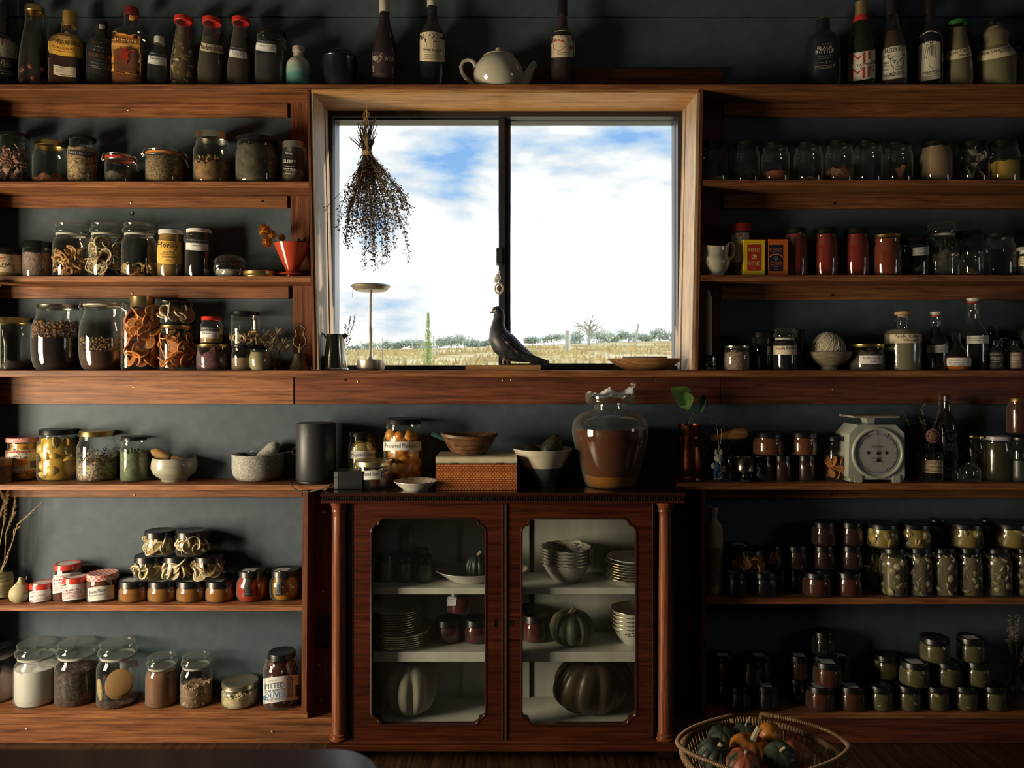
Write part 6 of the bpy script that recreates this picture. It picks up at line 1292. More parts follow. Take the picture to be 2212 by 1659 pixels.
b = MB(); b.tube([(18 * k, 0, 1 * k), (26 * k, 0, 4 * k), (29 * k, 0, 3 * k), (31 * k, -.003, -4 * k), (42 * k, -.004, -2 * k), (43 * k, -.003, 10 * k), (34 * k, 0, 11 * k), (30 * k, .001, 5 * k)], .0014, 6)
for i in range(14): b.ell(((2 + i * 1.3) * k, 0, (-1 + i * .22) * k), (1.0 * k, 1.5 * k, 1.5 * k), 6, 4)
b.build('handle', WIRE, t)
b = MB(); b.torus((-40 * k, -.004, -6 * k), 20 * k, .0012, 24, 5, Matrix.Rotation(.25, 3, 'X')); b.tube([(-62 * k, 0, 2 * k), (-54 * k, -.006, 5 * k), (-44 * k, -.008, 3 * k), (-36 * k, -.006, -2 * k)], .0016, 6); b.build('rim', WIRE, t)
b = MB(); b.lathe([(20 * k, 0), (16 * k, -10 * k), (8 * k, -15 * k), (0, -16 * k)], 20, o=(-40 * k, -.004, -6 * k)); b.build('mesh', glass((.55, .55, .52), .6, .3), t)
d = by_d(z, 1040) * 1.0 + .01; d = 2.46; k = d / F
SPK = P((.018, .022, .028), .42, spec=.4)
t = thing('speaker', 'tall matt black rounded loudspeaker at the shelf end', 'speaker', (WX(682.5, d), d, z + .0005))
b = MB(); b.lathe([(0, 0), (38 * k, 0), (40 * k, 2 * k), (40 * k, 5 * k), (38 * k, 6 * k)], 48, asp=.86); b.build('base', P((.004, .004, .005), .5), t)
b = MB(); b.lathe([(41.5 * k, 6.2 * k), (42.5 * k, 8 * k), (42.5 * k, 127 * k), (41.5 * k, 128.5 * k), (0, 128.5 * k)], 56, asp=.86); ws = b.build('body', SPK, t)
bd = Body([(1, 0), (1, 1)], 682.5, 85, d, z, WX(682.5, d), .3, asp=.86); v, f = text_geo('SONOS'); b = MB(); b.add([bd.map(660 + 5.5 * tt, 951 - 25 * u, .0008) for u, tt in v], f); b.build('lettering', P((.09, .10, .11), .5), ws, smooth=False)
t = thing('power_cord', 'thin black cord looping from the tall loudspeaker', 'cord', (WX(640, SF - .01), SF - .01, z))
dd = SF - .012; x0 = t.location
b = MB(); b.tube([(WX(px, q) - x0.x, q - x0.y, WZ(py, q) - x0.z) for px, py, q in ((650, 1038, 2.45), (632, 1038, 2.43), (628, 1043, 2.40), (633, 1054, 2.395), (648, 1061, 2.39), (668, 1063, 2.38), (690, 1058, 2.36), (712, 1050, 2.33), (726, 1045.5, 2.34))], .0021, 7); b.build('cable', P((.008, .008, .009), .5), t)

# ---------------------------------------------------------------- top of the cabinet
z = ZS['C']
t = thing('black_box', 'small black box with a silver corner beside the loudspeaker', 'box', (WX(748, 2.37), 2.37, z + .0004)); k = 2.34 / F
b = MB(); b.bbox(-22 * k, 40 * k, -.035, .05, 0, 39 * k, .002); b.build('body', P((.012, .013, .015), .4), t, smooth=False)
b = MB(); b.bbox(-21 * k, -13 * k, -.0356, -.0348, 1 * k, 25.5 * k, .0003); b.bbox(-21 * k, -13 * k, -.0356, -.0348, 26.5 * k, 38 * k, .0003); b.build('corner_trim', P((.42, .43, .42), .3, .8), t, smooth=False)
LEMO = P((.50, .40, .13), .3, coat=.3)
J('jar of preserved lemons behind the black box', 782, 59, 930, z, 'std', ('black', 10), [('solid', .84, LEMO, 'brine'), ('parts', .86, 'lemon_piece', 'half', [P((.56, .46, .18), .4), P((.48, .36, .11), .4)], .018, 14)], d=2.503, labs=[((753, 974, 813, 990, PAPER), [('Preserved Lemons', 760, 977, 812, 987, INK, -1)])])
J('tall jar of preserved mandarins with a paper tape label', 871, 83, 901, z, 'std', ('black', 13), [('solid', .80, P((.46, .18, .025), .2, coat=.4), 'brine'), ('parts', .86, 'mandarin', 'ball', [P((.66, .25, .02), .35), P((.58, .20, .015), .35)], .024, 16)], d=2.484, labs=[((827, 954, 909, 973, PAPER), [('Preserved Mandarins', 833, 957, 901, 967, INK, 1)])])
J('low jar of fermented garlic with a gold lid before the mandarins', 807, 81, 989, z, 'tub', (P((.56, .48, .28), .28, .9), 12), [('solid', .58, P((.12, .045, .022), .15, coat=.5), 'honey'), ('parts', .82, 'garlic_clove', 'nut', [P((.60, .52, .34), .5)], .009, 24, .55)], by=1058, labs=[((767, 1017, 823, 1036, PAPER), [('Fermented Garlic', 773, 1018.5, 819, 1028, INK)])])
d = 2.335; k = d / F
t = thing('saucer', 'small white saucer with a gilt and flower printed border', 'saucer', (WX(898, d), d, z))
b = MB(); b.lathe([(0, .001), (25 * k, 1 * k), (26 * k, 0), (27 * k, 1.5 * k), (36 * k, 9 * k), (47 * k, 19 * k), (47 * k, 20 * k), (46 * k, 20 * k), (34 * k, 11 * k), (26 * k, 4.5 * k), (0, 4 * k)], 44); b.build('dish', CHINA, t)
b = MB(); rr = random.Random(5)
for i in range(90):
    a = rr.uniform(0, 2 * pi); u = rr.uniform(0, 1); r0 = (33 + 13 * u) * k; zz = (10.8 + 9.4 * u) * k; s2 = .0022; ta = Vector((-math.sin(a), math.cos(a), 0)) * s2; up = Vector((math.cos(a), math.sin(a), .75)) * s2 * .8; p = Vector((r0 * math.cos(a), r0 * math.sin(a), zz + .0006)); b.add([p - ta, p - up, p + ta, p + up], [(0, 1, 2, 3)], i % 3)
b.build('flower_print', [ROSE, P((.40, .22, .06), .5), LEAFC], t, smooth=False)
# wicker printed tin
d0 = 2.325; dk = .155; zt0 = z; xw0, xw1 = WX(941, d0), WX(1117, d0); hz = WZ(987, d0) - z
t = thing('wicker_tin', 'flat tin printed like orange wicker with a cream lid', 'tin', ((xw0 + xw1) / 2, d0 + dk / 2, z)); hw = (xw1 - xw0) / 2
m_, nt, b_ = newmat('wicker')
tw = tex(nt, 'ShaderNodeTexBrick', 1.0, 0); tw.inputs['Scale'].default_value = 62; tw.inputs['Mortar Size'].default_value = .09; tw.inputs['Brick Width'].default_value = .62; tw.inputs['Row Height'].default_value = .42
tw.inputs['Color1'].default_value = (.52, .16, .04, 1); tw.inputs['Color2'].default_value = (.60, .27, .09, 1); tw.inputs['Mortar'].default_value = (.20, .045, .015, 1)
sx = nt.nodes.new('ShaderNodeSeparateXYZ'); cx_ = nt.nodes.new('ShaderNodeCombineXYZ'); tcw = nt.nodes.new('ShaderNodeTexCoord'); nt.links.new(tcw.outputs['Object'], sx.inputs[0])
ad = nt.nodes.new('ShaderNodeMath'); ad.operation = 'ADD'; nt.links.new(sx.outputs[0], ad.inputs[0]); nt.links.new(sx.outputs[1], ad.inputs[1]); nt.links.new(ad.outputs[0], cx_.inputs[0]); nt.links.new(sx.outputs[2], cx_.inputs[1]); nt.links.new(cx_.outputs[0], tw.inputs['Vector']); nt.links.new(tw.outputs['Color'], b_.inputs['Base Color']); b_.inputs['Roughness'].default_value = .35
bump(nt, b_, tw.outputs['Fac'], -.4)
b = MB(); b.bbox(-hw + .001, hw - .001, -dk / 2, dk / 2, .0005, hz * .80, .002); b.build('body', m_, t, smooth=False)
b = MB(); b.bbox(-hw, hw, -dk / 2 - .001, dk / 2 + .001, hz * .80 + .0006, hz, .003); b.build('lid', NM((.50, .46, .30), (.60, .56, .40), 25, .4, lo=.3, hi=.55), t, smooth=False)
b = MB(); b.box(-hw - .0006, hw + .0006, -dk / 2 - .0014, dk / 2 + .0014, hz * .80 - .002, hz * .80 + .0006); b.build('seam', P((.05, .035, .02), .5), t, smooth=False)
for px in (980, 1078):
    b = MB(); x = WX(px, d0) - t.location.x; b.bbox(x - .009, x + .009, -dk / 2 - .0026, -dk / 2 - .0012, hz * .80 - .003, hz * .80 + .0025, .0005); b.build('hinge', P((.06, .045, .025), .5), t, smooth=False)
zt1 = z + hz + .0003; d = 2.405; k = d / F
t = thing('wooden_bowl', 'irregular dark grained wooden bowl up on the wicker tin', 'bowl', (WX(1014, d), d, zt1)); OLW = wood('olive', (.10, .050, .024), (.26, .145, .075), 'x', rough=.45)
b = MB(); b.lathe([(0, .001), (33 * k, 0), (37 * k, 2 * k), (48 * k, 18 * k), (58 * k, 36 * k), (62 * k, 38 * k), (62 * k, 43 * k), (59 * k, 44 * k), (54 * k, 38 * k), (42 * k, 14 * k), (0, 6 * k)], 48); b.v = [(x * (1 + .05 * noise.noise(Vector((x * 20, y * 20, 1)))), y * .82, q * (1 + .05 * math.sin(2 * math.atan2(y, x) + 1))) for x, y, q in b.v]; b.build('body', OLW, t)
t = thing('green_knife', 'green handled knife sticking out of the wooden bowl', 'knife', (WX(975, d), d, WZ(950, d)))
b = MB(); b.tube([(-40 * k, 0, 12 * k), (-34 * k, 0, 11 * k), (-22 * k, 0, 5 * k), (4 * k, 0, -4 * k), (14 * k, 0, -8 * k)], [4.5 * k, 5.5 * k, 5.4 * k, 5 * k, 4 * k], 12, flat=.75); b.build('handle', P((.015, .07, .05), .4), t)
b = MB(); b.tube([(-43 * k, 0, 13 * k), (-40 * k, 0, 12 * k)], [4.6 * k, 4.8 * k], 12, flat=.75); b.build('end_cap', WIRE, t)
b = MB(); b.tube([(14 * k, 0, -8 * k), (44 * k, .004, -20 * k), (56 * k, .006, -26 * k)], [5 * k, 4 * k, 1 * k], 8, flat=.15); b.build('blade', P((.5, .5, .5), .2, 1.0), t)
# two tone bowl with avocados
d = 2.41; k = d / F; zz0 = z
t = thing('stoneware_bowl', 'flared stoneware bowl, cream above and dark grey below', 'bowl', (WX(1172, d), d, z))
SW1 = NM((.46, .42, .32), (.54, .50, .40), 9, .4, stretch=(.4, .4, 7)); SW2 = NM((.040, .05, .055), (.055, .065, .07), 30, .55)
hb = (WZ(965, 2.45) - z); b = MB(); pr = [(26 * k, 0), (27.5 * k, .003), (27.5 * k, hb * .14), (30 * k, hb * .19), (44 * k, hb * .52)]
b.lathe([(0, .002)] + pr, 44, m=1); b.lathe([(44 * k, hb * .52), (56 * k, hb * .80), (64.5 * k, hb * .98), (64.5 * k, hb), (63 * k, hb), (54 * k, hb * .8), (40 * k, hb * .5), (20 * k, hb * .25), (0, hb * .22)], 44, m=0); b.build('body', [SW1, SW2], t)
AVO = NM((.010, .012, .008), (.03, .032, .02), 130, .4, bmp=.9, detail=2)
for lab, px, py, rot, s in (('bumpy dark avocado pointing up out of the stoneware bowl', 1192, 970, .45, 1), ('dark avocado lying low in the stoneware bowl', 1146, 975, 1.4, .62)):
    t = thing('avocado', lab, 'avocado', (WX(px, d), d, WZ(py, d))); b = MB(); b.lathe([(q * 24 * k * s, u * 34 * k * s) for q, u in ((0, -1), (.45, -.93), (.8, -.7), (.98, -.35), (1, -.05), (.88, .3), (.68, .6), (.5, .82), (.3, .95), (0, 1))], 22); M = Matrix.Rotation(rot, 3, 'Y'); b.v = [tuple(M @ Vector(q)) for q in b.v]; b.build('fruit', AVO, t)
    b = MB(); q = M @ Vector((0, 0, 34 * k * s)); b.ell(q, (.003, .003, .002), 8, 5); b.build('stem_end', P((.12, .07, .03), .7), t)
# the big crock of kombucha
d = 2.408; w_ = 164
def crock(root, b, Ht):
    rn = b.pr[-1][0]; k = d / F
    g = MB(); g.lathe([(rn, Ht), (rn * .98, Ht + 7 * k), (rn * 1.02, Ht + 8 * k), (rn * 1.02, Ht + 11 * k), (rn * 1.42, Ht + 13 * k), (rn * 1.52, Ht + 17 * k), (rn * 1.55, Ht + 34 * k), (rn * 1.53, Ht + 35 * k), (rn * 1.50, Ht + 33 * k), (rn * 1.46, Ht + 18 * k), (rn * 1.05, Ht + 15 * k)], 48); g.build('water_collar', glass((.88, .90, .88), .45, refl=1.4), root)
PR['crock'] = [(.56, 0), (.62, .012), (.66, .04), (.78, .24), (.92, .48), (.985, .64), (1, .72), (.985, .80), (.93, .87), (.82, .925), (.64, .965), (.46, .99), (.42, 1)]
KOM = P((.105, .034, .012), .06, coat=.9); KOM2 = P((.26, .105, .018), .1, coat=.6)
kb = J('huge round glass crock two thirds full of amber brown ferment', 1318, w_, 0, z, 'crock', None, [('layer', .76, KOM, 'ferment', .165), ('solid', .162, KOM2, 'sediment')], d=d, name='glass_crock', cat='crock', n=56, H=WZ(884, d) - z, extra=crock, g=glass((.90, .91, .90), .5, .012, 1.5))
t = thing('muslin_cloth', 'crumpled white muslin stuffed in the mouth of the big crock', 'cloth', (WX(1318, d), d, WZ(866, d)))
b = MB(); rr = random.Random(14); n = 26; v = []; k = d / F
for j in range(n):
    for i in range(n):
        x = (i / (n - 1) - .5) * 2; y = (j / (n - 1) - .5) * 2; r = math.hypot(x, y)
        q = noise.noise(Vector((x * 2.3, y * 2.3, 4))) * 9 + noise.noise(Vector((x * 6, y * 6, 9))) * 4.5
        pk = 19 * math.exp(-((x - .95) / .22) ** 2 - ((y + .1) / .5) ** 2) + 11 * math.exp(-((x - .0) / .28) ** 2 - ((y + .2) / .5) ** 2) + 4 * math.exp(-((x + .85) / .2) ** 2)
        v.append(((x * 46 + noise.noise(Vector((x * 4, y * 4, 2))) * 3) * k, y * 40 * k, (10 + pk * 1.15 + q * 1.1 + 9 * max(0, 1 - r)) * k))
b.add(v, [(j * n + i, j * n + i + 1, (j + 1) * n + i + 1, (j + 1) * n + i) for j in range(n - 1) for i in range(n - 1)]); b.build('folds', P((.72, .73, .76), .9), t)
b = MB()
for i in range(44):
    x = 47 + rr.uniform(-9, 4); p = Vector((x * k, rr.uniform(-12, 8) * k, rr.uniform(18, 34) * k)); b.tube([p, p + Vector((rr.uniform(-1, 4), 0, rr.uniform(-3, 5))) * k, p + Vector((rr.uniform(-1, 6), 0, rr.uniform(-6, 7))) * k], .0006, 3)
b.build('frayed_threads', P((.72, .73, .76), .9), t, kind='stuff')

# ---------------------------------------------------------------- shelf of jams
z = ZS['L6']
vt = J('clear old bottle with a yellowed label holding dried grasses', -2, 62, 1205, z, 'cork', None, None, by=1298, name='glass_bottle', cat='bottle', labs=[((-26, 1240, 24, 1294, P((.52, .46, .25), .7)), [('Arnott\'s', -18, 1246, 15, 1251, INK), ('Dr Spooner', -20, 1255, 18, 1264, INK, -2), ('L', -22, 1266, 18, 1288, 6, GRYI)])])
d = 2.47; t = thing('dried_grasses', 'tall dried grass plumes standing in the old labelled bottle', 'dried bouquet', (WX(-2, d), d, WZ(1250, d)))
b = MB(); b2 = MB(); rr = random.Random(21)
for pts, wd, ln in ((((-2, 1250), (8, 1210), (18, 1150), (26, 1110), (29, 1075)), 7.0, .62), (((-2, 1250), (10, 1215), (28, 1160), (42, 1132), (86, 1087)), 5, .34), (((-2, 1250), (8, 1220), (24, 1165), (32, 1145), (46, 1135)), 4, .3), (((-4, 1250), (0, 1200), (6, 1130), (8, 1085), (4, 1058)), 9, .6), (((-4, 1250), (-6, 1190), (-2, 1120), (10, 1075), (18, 1062)), 8, .5), (((-6, 1250), (-10, 1200), (-6, 1140), (0, 1110)), 7, .5)):
    q = [Vector((WX(x, d) - t.location.x, .012 * math.sin(i * 2 + wd), WZ(y, d) - t.location.z)) for i, (x, y) in enumerate(pts)]; b.tube(q, [.0014] * (len(q) - 1) + [.0006], 5)
    L_ = len(q) - 1
    for i in range(330):
        u = L_ * (1 - ln * rr.random()); a = min(int(u), L_ - 1); p = q[a].lerp(q[a + 1], u - a); tg = (q[a + 1] - q[a]).normalized(); fr = (L_ - u) / (L_ * ln); w0 = wd * math.sin(pi * min(1, .12 + fr * .85)) * d / F
        v_ = (Vector((rr.gauss(0, 1), rr.gauss(0, 1), rr.gauss(0, 1))).normalized() * .55 + tg * .8).normalized() * w0 * rr.uniform(.8, 1.5); o_ = v_.orthogonal().normalized() * .0007; b2.add([p - o_, p + o_, p + v_], [(0, 1, 2)], i % 3)
b.build('stalks', P((.42, .32, .18), .8), t); b2.build('plumes', [P((.52, .40, .22), .8), P((.42, .31, .17), .8), P((.60, .49, .30), .8)], t, smooth=False, kind='stuff')
b = MB()
for px, py in ((1, 1100), (4, 1118), (0, 1148), (3, 1178)):
    c = Vector((WX(px, d) - t.location.x, -.02, WZ(py, d) - t.location.z))
    for i in range(7): a = i * .9; b.add([c, c + Vector((math.cos(a - .3), -.2, math.sin(a - .3))) * .007, c + Vector((math.cos(a + .3), -.2, math.sin(a + .3))) * .007], [(0, 1, 2)])
b.build('daisies', P((.66, .60, .46), .8), t, smooth=False)
d = by_d(z, 1298); k = d / F
t = thing('gourd', 'speckled grey green pear shaped gourd with a thin stalk', 'gourd', (WX(45, d), d, z)); GOU = NM((.045, .05, .03), (.36, .34, .20), 45, .6, lo=.30, hi=.42, bmp=.3)
b = MB(); b.lathe([(0, .001), (14 * k, 0), (20 * k, 5 * k), (23 * k, 15 * k), (21 * k, 25 * k), (14 * k, 34 * k), (7 * k, 41 * k), (4.5 * k, 48 * k), (3.4 * k, 51 * k), (0, 52 * k)], 30); b.build('body', GOU, t); b = MB(); b.tube([(3 * k, 0, 47 * k), (9 * k, .006, 45 * k), (10 * k, .006, 52 * k)], .0012, 5); b.build('stalk', P((.5, .45, .3), .7), t)
REDL = P((.55, .045, .025), .3, coat=.3)
def jam(label, c, w, top, by, labs, lidm=REDL, col=P((.060, .016, .012), .15, coat=.4), prof='jam', lp=11, lid_label=True, d=None):
    def ex(root, b, Ht):
        if not lid_label: return
        r = b.pr[-1][0]; q = MB(); q.lathe([(r * .78, Ht - .0006), (0, Ht - .0005)], 28); q.build('lid_sticker', P((.62, .56, .54), .6), root)
    return J(label, c, w, top, z, prof, (lidm, lp), ('solid', .90, col, 'jam'), labs, by=by, d=d or 2.48, extra=ex)
PINK = P((.45, .16, .15), .7)
def jlabel(x0, y0, x1, y1, tp, s1): return [((x0, y0, x1, y1, P((.66, .64, .66), .6)), [('the jam maker', x0 + 4, y0 + 2, x1 - 8, y0 + 6, PINK), (s1[0], x0 + 2, y0 + 9, x0 + (x1 - x0) * .62, y0 + 13, DRED)] + ([(s1[1], x0 + 2, y0 + 14, x0 + (x1 - x0) * .7, y0 + 18, DRED)] if len(s1) > 1 else []) + [('L', x0 + 2, y0 + 18, x1 - 12, y1 - 3, 4, PINK), ('L', x1 - 10, y0 + 6, x1 - 1, y1 - 4, 6, PINK)]), ((x0 + (x1 - x0) * .12, tp, x0 + (x1 - x0) * .30, y0, P((.66, .64, .66), .6)), [('L', x0 + (x1 - x0) * .14, tp + 4, x0 + (x1 - x0) * .27, tp + 12, 3, GRYI)])]
jam('small squat jam jar with a red lid and white label next to the gourd', 92, 49, 1252, 1303, jlabel(68, 1275, 116, 1300, 1261, ('fig & orange',)))
jam('tall red lidded relish jar standing behind the smaller label jars', 146, 57, 1210, None, jlabel(119, 1240, 172, 1279, 1222, ('tomato', 'relish')), d=2.492, col=P((.075, .020, .014), .2, coat=.4), prof='std')
jam('middle sized red lidded jar in front of the tall relish jar', 164, 51, 1238, 1304, jlabel(138.5, 1263, 189, 1296, 1250, ('chilli &', 'tomato sauce')), col=P((.02, .010, .012), .12, coat=.4))
m_, nt, b_ = newmat('gingham_big'); ck = tex(nt, 'ShaderNodeTexChecker', 125, 0); nt.links.new(ramp(nt, ck.outputs['Fac'], [(0, (.52, .05, .045)), (1, (.60, .52, .50))]), b_.inputs['Base Color'])
jam('brown conserve jar with a red check lid and hand written label', 222, 61, 1229, 1303, [((195, 1267, 243, 1297, P((.62, .64, .60), .6)), [('Bonne Maman', 197, 1273, 228, 1281, INK, -2), ('Apricot Conserve', 197, 1282, 230, 1288, INK, -1), ('L', 224, 1290, 241, 1293, 1, GRYI)])], lidm=m_, col=P((.16, .055, .018), .2, coat=.4), prof='straight', lp=13, lid_label=False)
CARA = P((.33, .135, .026), .22, coat=.5)
def lidcard(root, b, Ht):
    q = MB(); r = b.pr[-1][0]; q.add([(-r * .75, -r * .7, Ht - .0005), (r * .35, -r * .75, Ht - .0005), (r * .45, r * .2, Ht - .0005), (-r * .65, r * .25, Ht - .0005)], [(0, 1, 2, 3)]); q.build('paper_label', P((.40, .42, .42), .6), root, smooth=False)
CAR = [(291, 'first caramel jar of the row, next to the check lid jar'), (353, 'second caramel jar of the row under the lemon jars'), (415, 'third caramel jar of the row under the lemon jars'), (477, 'last caramel jar of the row, next to the red pepper jar')]
for i, (c, lab) in enumerate(CAR): J(lab, c, 62, 1243, z, 'tub', ('black', 14), ('solid', .92, CARA, 'caramel'), by=1304, group='caramel jars', extra=lidcard)
dC = by_d(z, 1303) + .045
zc1 = z + (ZC - (1243 - HY) * (dC + .035) / F - z) + .0012
LEM1, LEM2 = P((.66, .58, .38), .55), P((.42, .28, .08), .5)
for c, lab in ((324, 'dried lemon jar at one end of the middle row, over the first caramel jar'), (387, 'dried lemon jar in the middle of the middle row'), (454, 'dried lemon jar at the far end of the middle row, towards the peppers')):
    J(lab, c, 63, 1188, zc1, 'tub', ('black', 13), [('slices', .94, 'lemon_slice', LEM1, LEM2, .0235, 16)], d=dC, H=.079, group='dried lemon jars')
for c, lab in ((346, 'upper dried lemon jar nearer to the grasses'), (414, 'upper dried lemon jar nearer to the peppers')):
    J(lab, c, 63, 1134, zc1 + .0802, 'tub', ('black', 14), [('slices', .94, 'lemon_slice', LEM1, LEM2, .0235, 16)], d=dC, H=.081, group='dried lemon jars')
RPE = P((.36, .030, .012), .2, coat=.5); YPE = [P((.58, .28, .03), .25, coat=.3), P((.64, .38, .07), .25, coat=.3)]
def ribbon(x0, x1, y0, y1, s): return [((x0, y0, x1, y1, P((.02, .022, .025), .35)), [('O', (x0 + x1) / 2, y0 + 4, 2, 2, LGT)] + [('L', x0 + 2.5 + i * 3.2, y0 + 10, x0 + 4.2 + i * 3.2, y1 - 8, 9, GRYI) for i in range(2)] + [(s, x0 + 1, y1 - 7, x1 - 1, y1 - 4.5, LGT)])]
J('round jar of red roasted peppers with a black ribbon label', 545, 66, 1222, z, 'round', ('black', 13), [('solid', .95, RPE, 'red_pepper')], by=1304, labs=ribbon(529, 541, 1234, 1288, '290 g'), extra=lidcard, lidr=.86)
J('round jar of yellow pepper strips with a black ribbon label', 616, 67, 1221, z, 'round', ('black', 13), [('solid', .93, P((.40, .20, .025), .2, coat=.5), 'oil'), ('parts', .94, 'pepper_strip', 'strip', YPE, .026, 16)], by=1302, labs=ribbon(595.5, 607, 1233, 1286, '290 g'), extra=lidcard, lidr=.86)

# ---------------------------------------------------------------- lowest shelf
z = ZS['L7']
J('stoppered jar of pinkish powder half out of view', -12, 88, 1372, z, 'apo', ('apo', 32), ('rough', .62, P((.40, .27, .23), .9), 'powder', .01), by=1527)
J('stoppered jar of white sugar', 80, 87, 1373, z, 'apo', ('apo', 32), ('rough', .78, NM((.66, .66, .63), (.74, .74, .71), 300, .9, bmp=.3), 'sugar', .004), by=1533)
BEAN = VG([(.030, .018, .014), (.07, .04, .03), (.015, .009, .008), (.11, .07, .05)], 150)
J('stoppered jar of dark cacao nibs', 167, 86, 1371, z, 'apo', ('apo', 32), ('rough', .74, BEAN, 'cacao_nibs', .008), by=1531)
WAF = newmat('wafer'); m_, nt, b_ = WAF
bw = tex(nt, 'ShaderNodeTexBrick', 1, 0, (1, 1, 1)); bw.inputs['Scale'].default_value = 170; bw.inputs['Mortar Size'].default_value = .16; bw.inputs['Brick Width'].default_value = .5; bw.inputs['Row Height'].default_value = .5; bw.offset = 0
bw.inputs['Color1'].default_value = (.50, .30, .11, 1); bw.inputs['Color2'].default_value = (.44, .26, .09, 1); bw.inputs['Mortar'].default_value = (.22, .11, .035, 1); nt.links.new(bw.outputs['Color'], b_.inputs['Base Color']); bump(nt, b_, bw.outputs['Fac'], -.6); b_.inputs['Roughness'].default_value = .8
def wafers(root, b, Ht):
    k = b.d / F
    for i in range(4):
        q = MB(); r = 27 * k; q.lathe([(0, -.002), (r * .97, -.002), (r, -.001), (r, .001), (r * .97, .002), (0, .002)], 32); o = q.build('waffle_biscuit', m_, root, (( 13 - i * 2.0) * k, (-22 + i * 3.4) * k + .004, (50 - i * 4) * k)); o.rotation_euler = (pi / 2 - .30, .1 * i, .30)
    q = MB(); q.ell((0, 0, 0), (10 * k, 4 * k, 26 * k), 14, 10); o = q.build('oat_biscuit', NM((.50, .36, .17), (.62, .48, .26), 120, .9, bmp=.5), root, (-28 * k, -20 * k, 34 * k)); o.rotation_euler = (.1, .06, -.6)
J('stoppered jar of waffle biscuits with a torn paper scrap', 255, 83, 1373, z, 'apo', ('apo', 32), ('rough', .07, BEAN, 'crumbs', .004), by=1535, extra=wafers, labs=[((258, 1432, 296, 1449, P((.52, .54, .54), .6), 2), [])])
J('smaller stoppered jar full of brown cocoa powder', 350, 66, 1404, z, 'apo', ('apo', 26), ('rough', .93, P((.21, .095, .048), .9), 'cocoa', .004), by=1533)
WAL = [P((.42, .29, .17), .8), P((.30, .18, .10), .8), P((.52, .40, .26), .8)]
J('smaller stoppered jar with walnut pieces', 424, 65, 1403, z, 'apo', ('apo', 26), [('rough', .52, VG([(.20, .12, .07), (.30, .19, .11)], 120), 'walnuts', .008), ('stuff', .60, 'walnut_pieces', ['nut', 'cube'], WAL, .0055, 190)], by=1533)
J('squat jar of pale crumbs with a flat silver lid', 519, 77, 1456, z, 'tub', (P((.52, .48, .36), .3, .9), 10), [('rough', .62, VG([(.50, .42, .24), (.62, .54, .34), (.36, .28, .14)], 110), 'crumbs', .010), ('stuff', .75, 'crumb_pieces', ['nut'], [P((.60, .52, .32), .8)], .006, 70, .4)], by=1536, lidr=.98)
OLV = [P((.075, .022, .016), .2, coat=.4), P((.11, .035, .024), .2, coat=.4)]
BLU, BLK = P((.05, .19, .34), .6), P((.06, .10, .14), .6)
J('big jar of pitted dark olives with a white and blue label', 609, 78, 1394, z, 'mason', ('black', 13), [('solid', .90, P((.040, .010, .008), .12, coat=.5), 'brine'), ('parts', .92, 'olive', 'nut', OLV, .0125, 46)], by=1537, lidr=.74, labs=[
    ((570, 1461, 660, 1516, P((.66, .67, .68), .55)), [('PITTED', 575, 1474, 613, 1485, BLK), ('KALAMATA', 576, 1487, 614, 1493, BLU), ('OLIVES', 575, 1494, 613, 1505, BLU), ('FROM GREECE', 577, 1506, 612, 1511, BLK), ('pitenos', 582, 1467, 600, 1470, GRYI), ('O', 574, 1503, 3.5, 5, BLU), ('L', 584, 1512, 608, 1514, 1, GRYI), ('S', [(622, 1471), (622, 1504), (630, 1504), (630, 1471), (622, 1471)], .9, BLK), ('S', [(618, 1471), (626, 1465), (634, 1471)], 1.2, BLK), ('S', [(618, 1506), (626, 1508), (634, 1506)], 1.2, BLK), ('L', 624, 1474, 628, 1502, 8, BLU)] + [('P', [(636.5 + i * 1.2, 1484), (637.2 + i * 1.2, 1484), (637.2 + i * 1.2, 1509), (636.5 + i * 1.2, 1509)], INK) for i in range(8)])])
# ---------------------------------------------------------------- the spice jars
z = ZS['R2']
SPI = [(1541, 58, 302, 'nearest the window with a trace of pale powder', ('solid', .14, P((.22, .18, .13), .9), 'powder')), (1612, 54, 303, 'second from the window with a few black seeds', ('stuff', .35, 'seeds', ['nut'], [P((.02, .018, .015), .5)], .0035, 60)),
       (1675, 57, 305, 'third from the window with red brown paprika', ('rough', .30, P((.26, .075, .03), .9), 'paprika', .005)), (1746, 57, 304, 'fourth from the window with a thin layer of seeds', ('rough', .13, VG([(.30, .24, .10), (.16, .12, .05)], 260), 'seeds', .004)),
       (1813, 56, 301, 'fifth from the window with brown peppercorns', ('rough', .36, VG([(.22, .09, .05), (.10, .045, .03), (.34, .17, .09)], 170), 'peppercorns', .009)), (1875, 56, 301, 'sixth from the window, empty', None),
       (1940, 55, 304, 'seventh from the window with cinnamon sticks', [('solid', .05, P((.2, .1, .05), .9), 'dust_haze')]), (2022, 60, 302, 'eighth from the window filled with beige powder', ('rough', .95, P((.28, .19, .12), .9), 'ground_spice', .004)),
       (2102, 58, 302, 'ninth from the window crammed with grey bay leaves', [('solid', .04, P((.1, .1, .06), .9), 'dust_haze'), ('parts', .95, 'bay_leaf', 'flake', [P((.26, .25, .18), .7), P((.33, .31, .24), .7)], .021, 26)]), (2166, 60, 300, 'tenth from the window with yellow turmeric', ('rough', .52, P((.40, .26, .05), .9), 'turmeric', .008))]
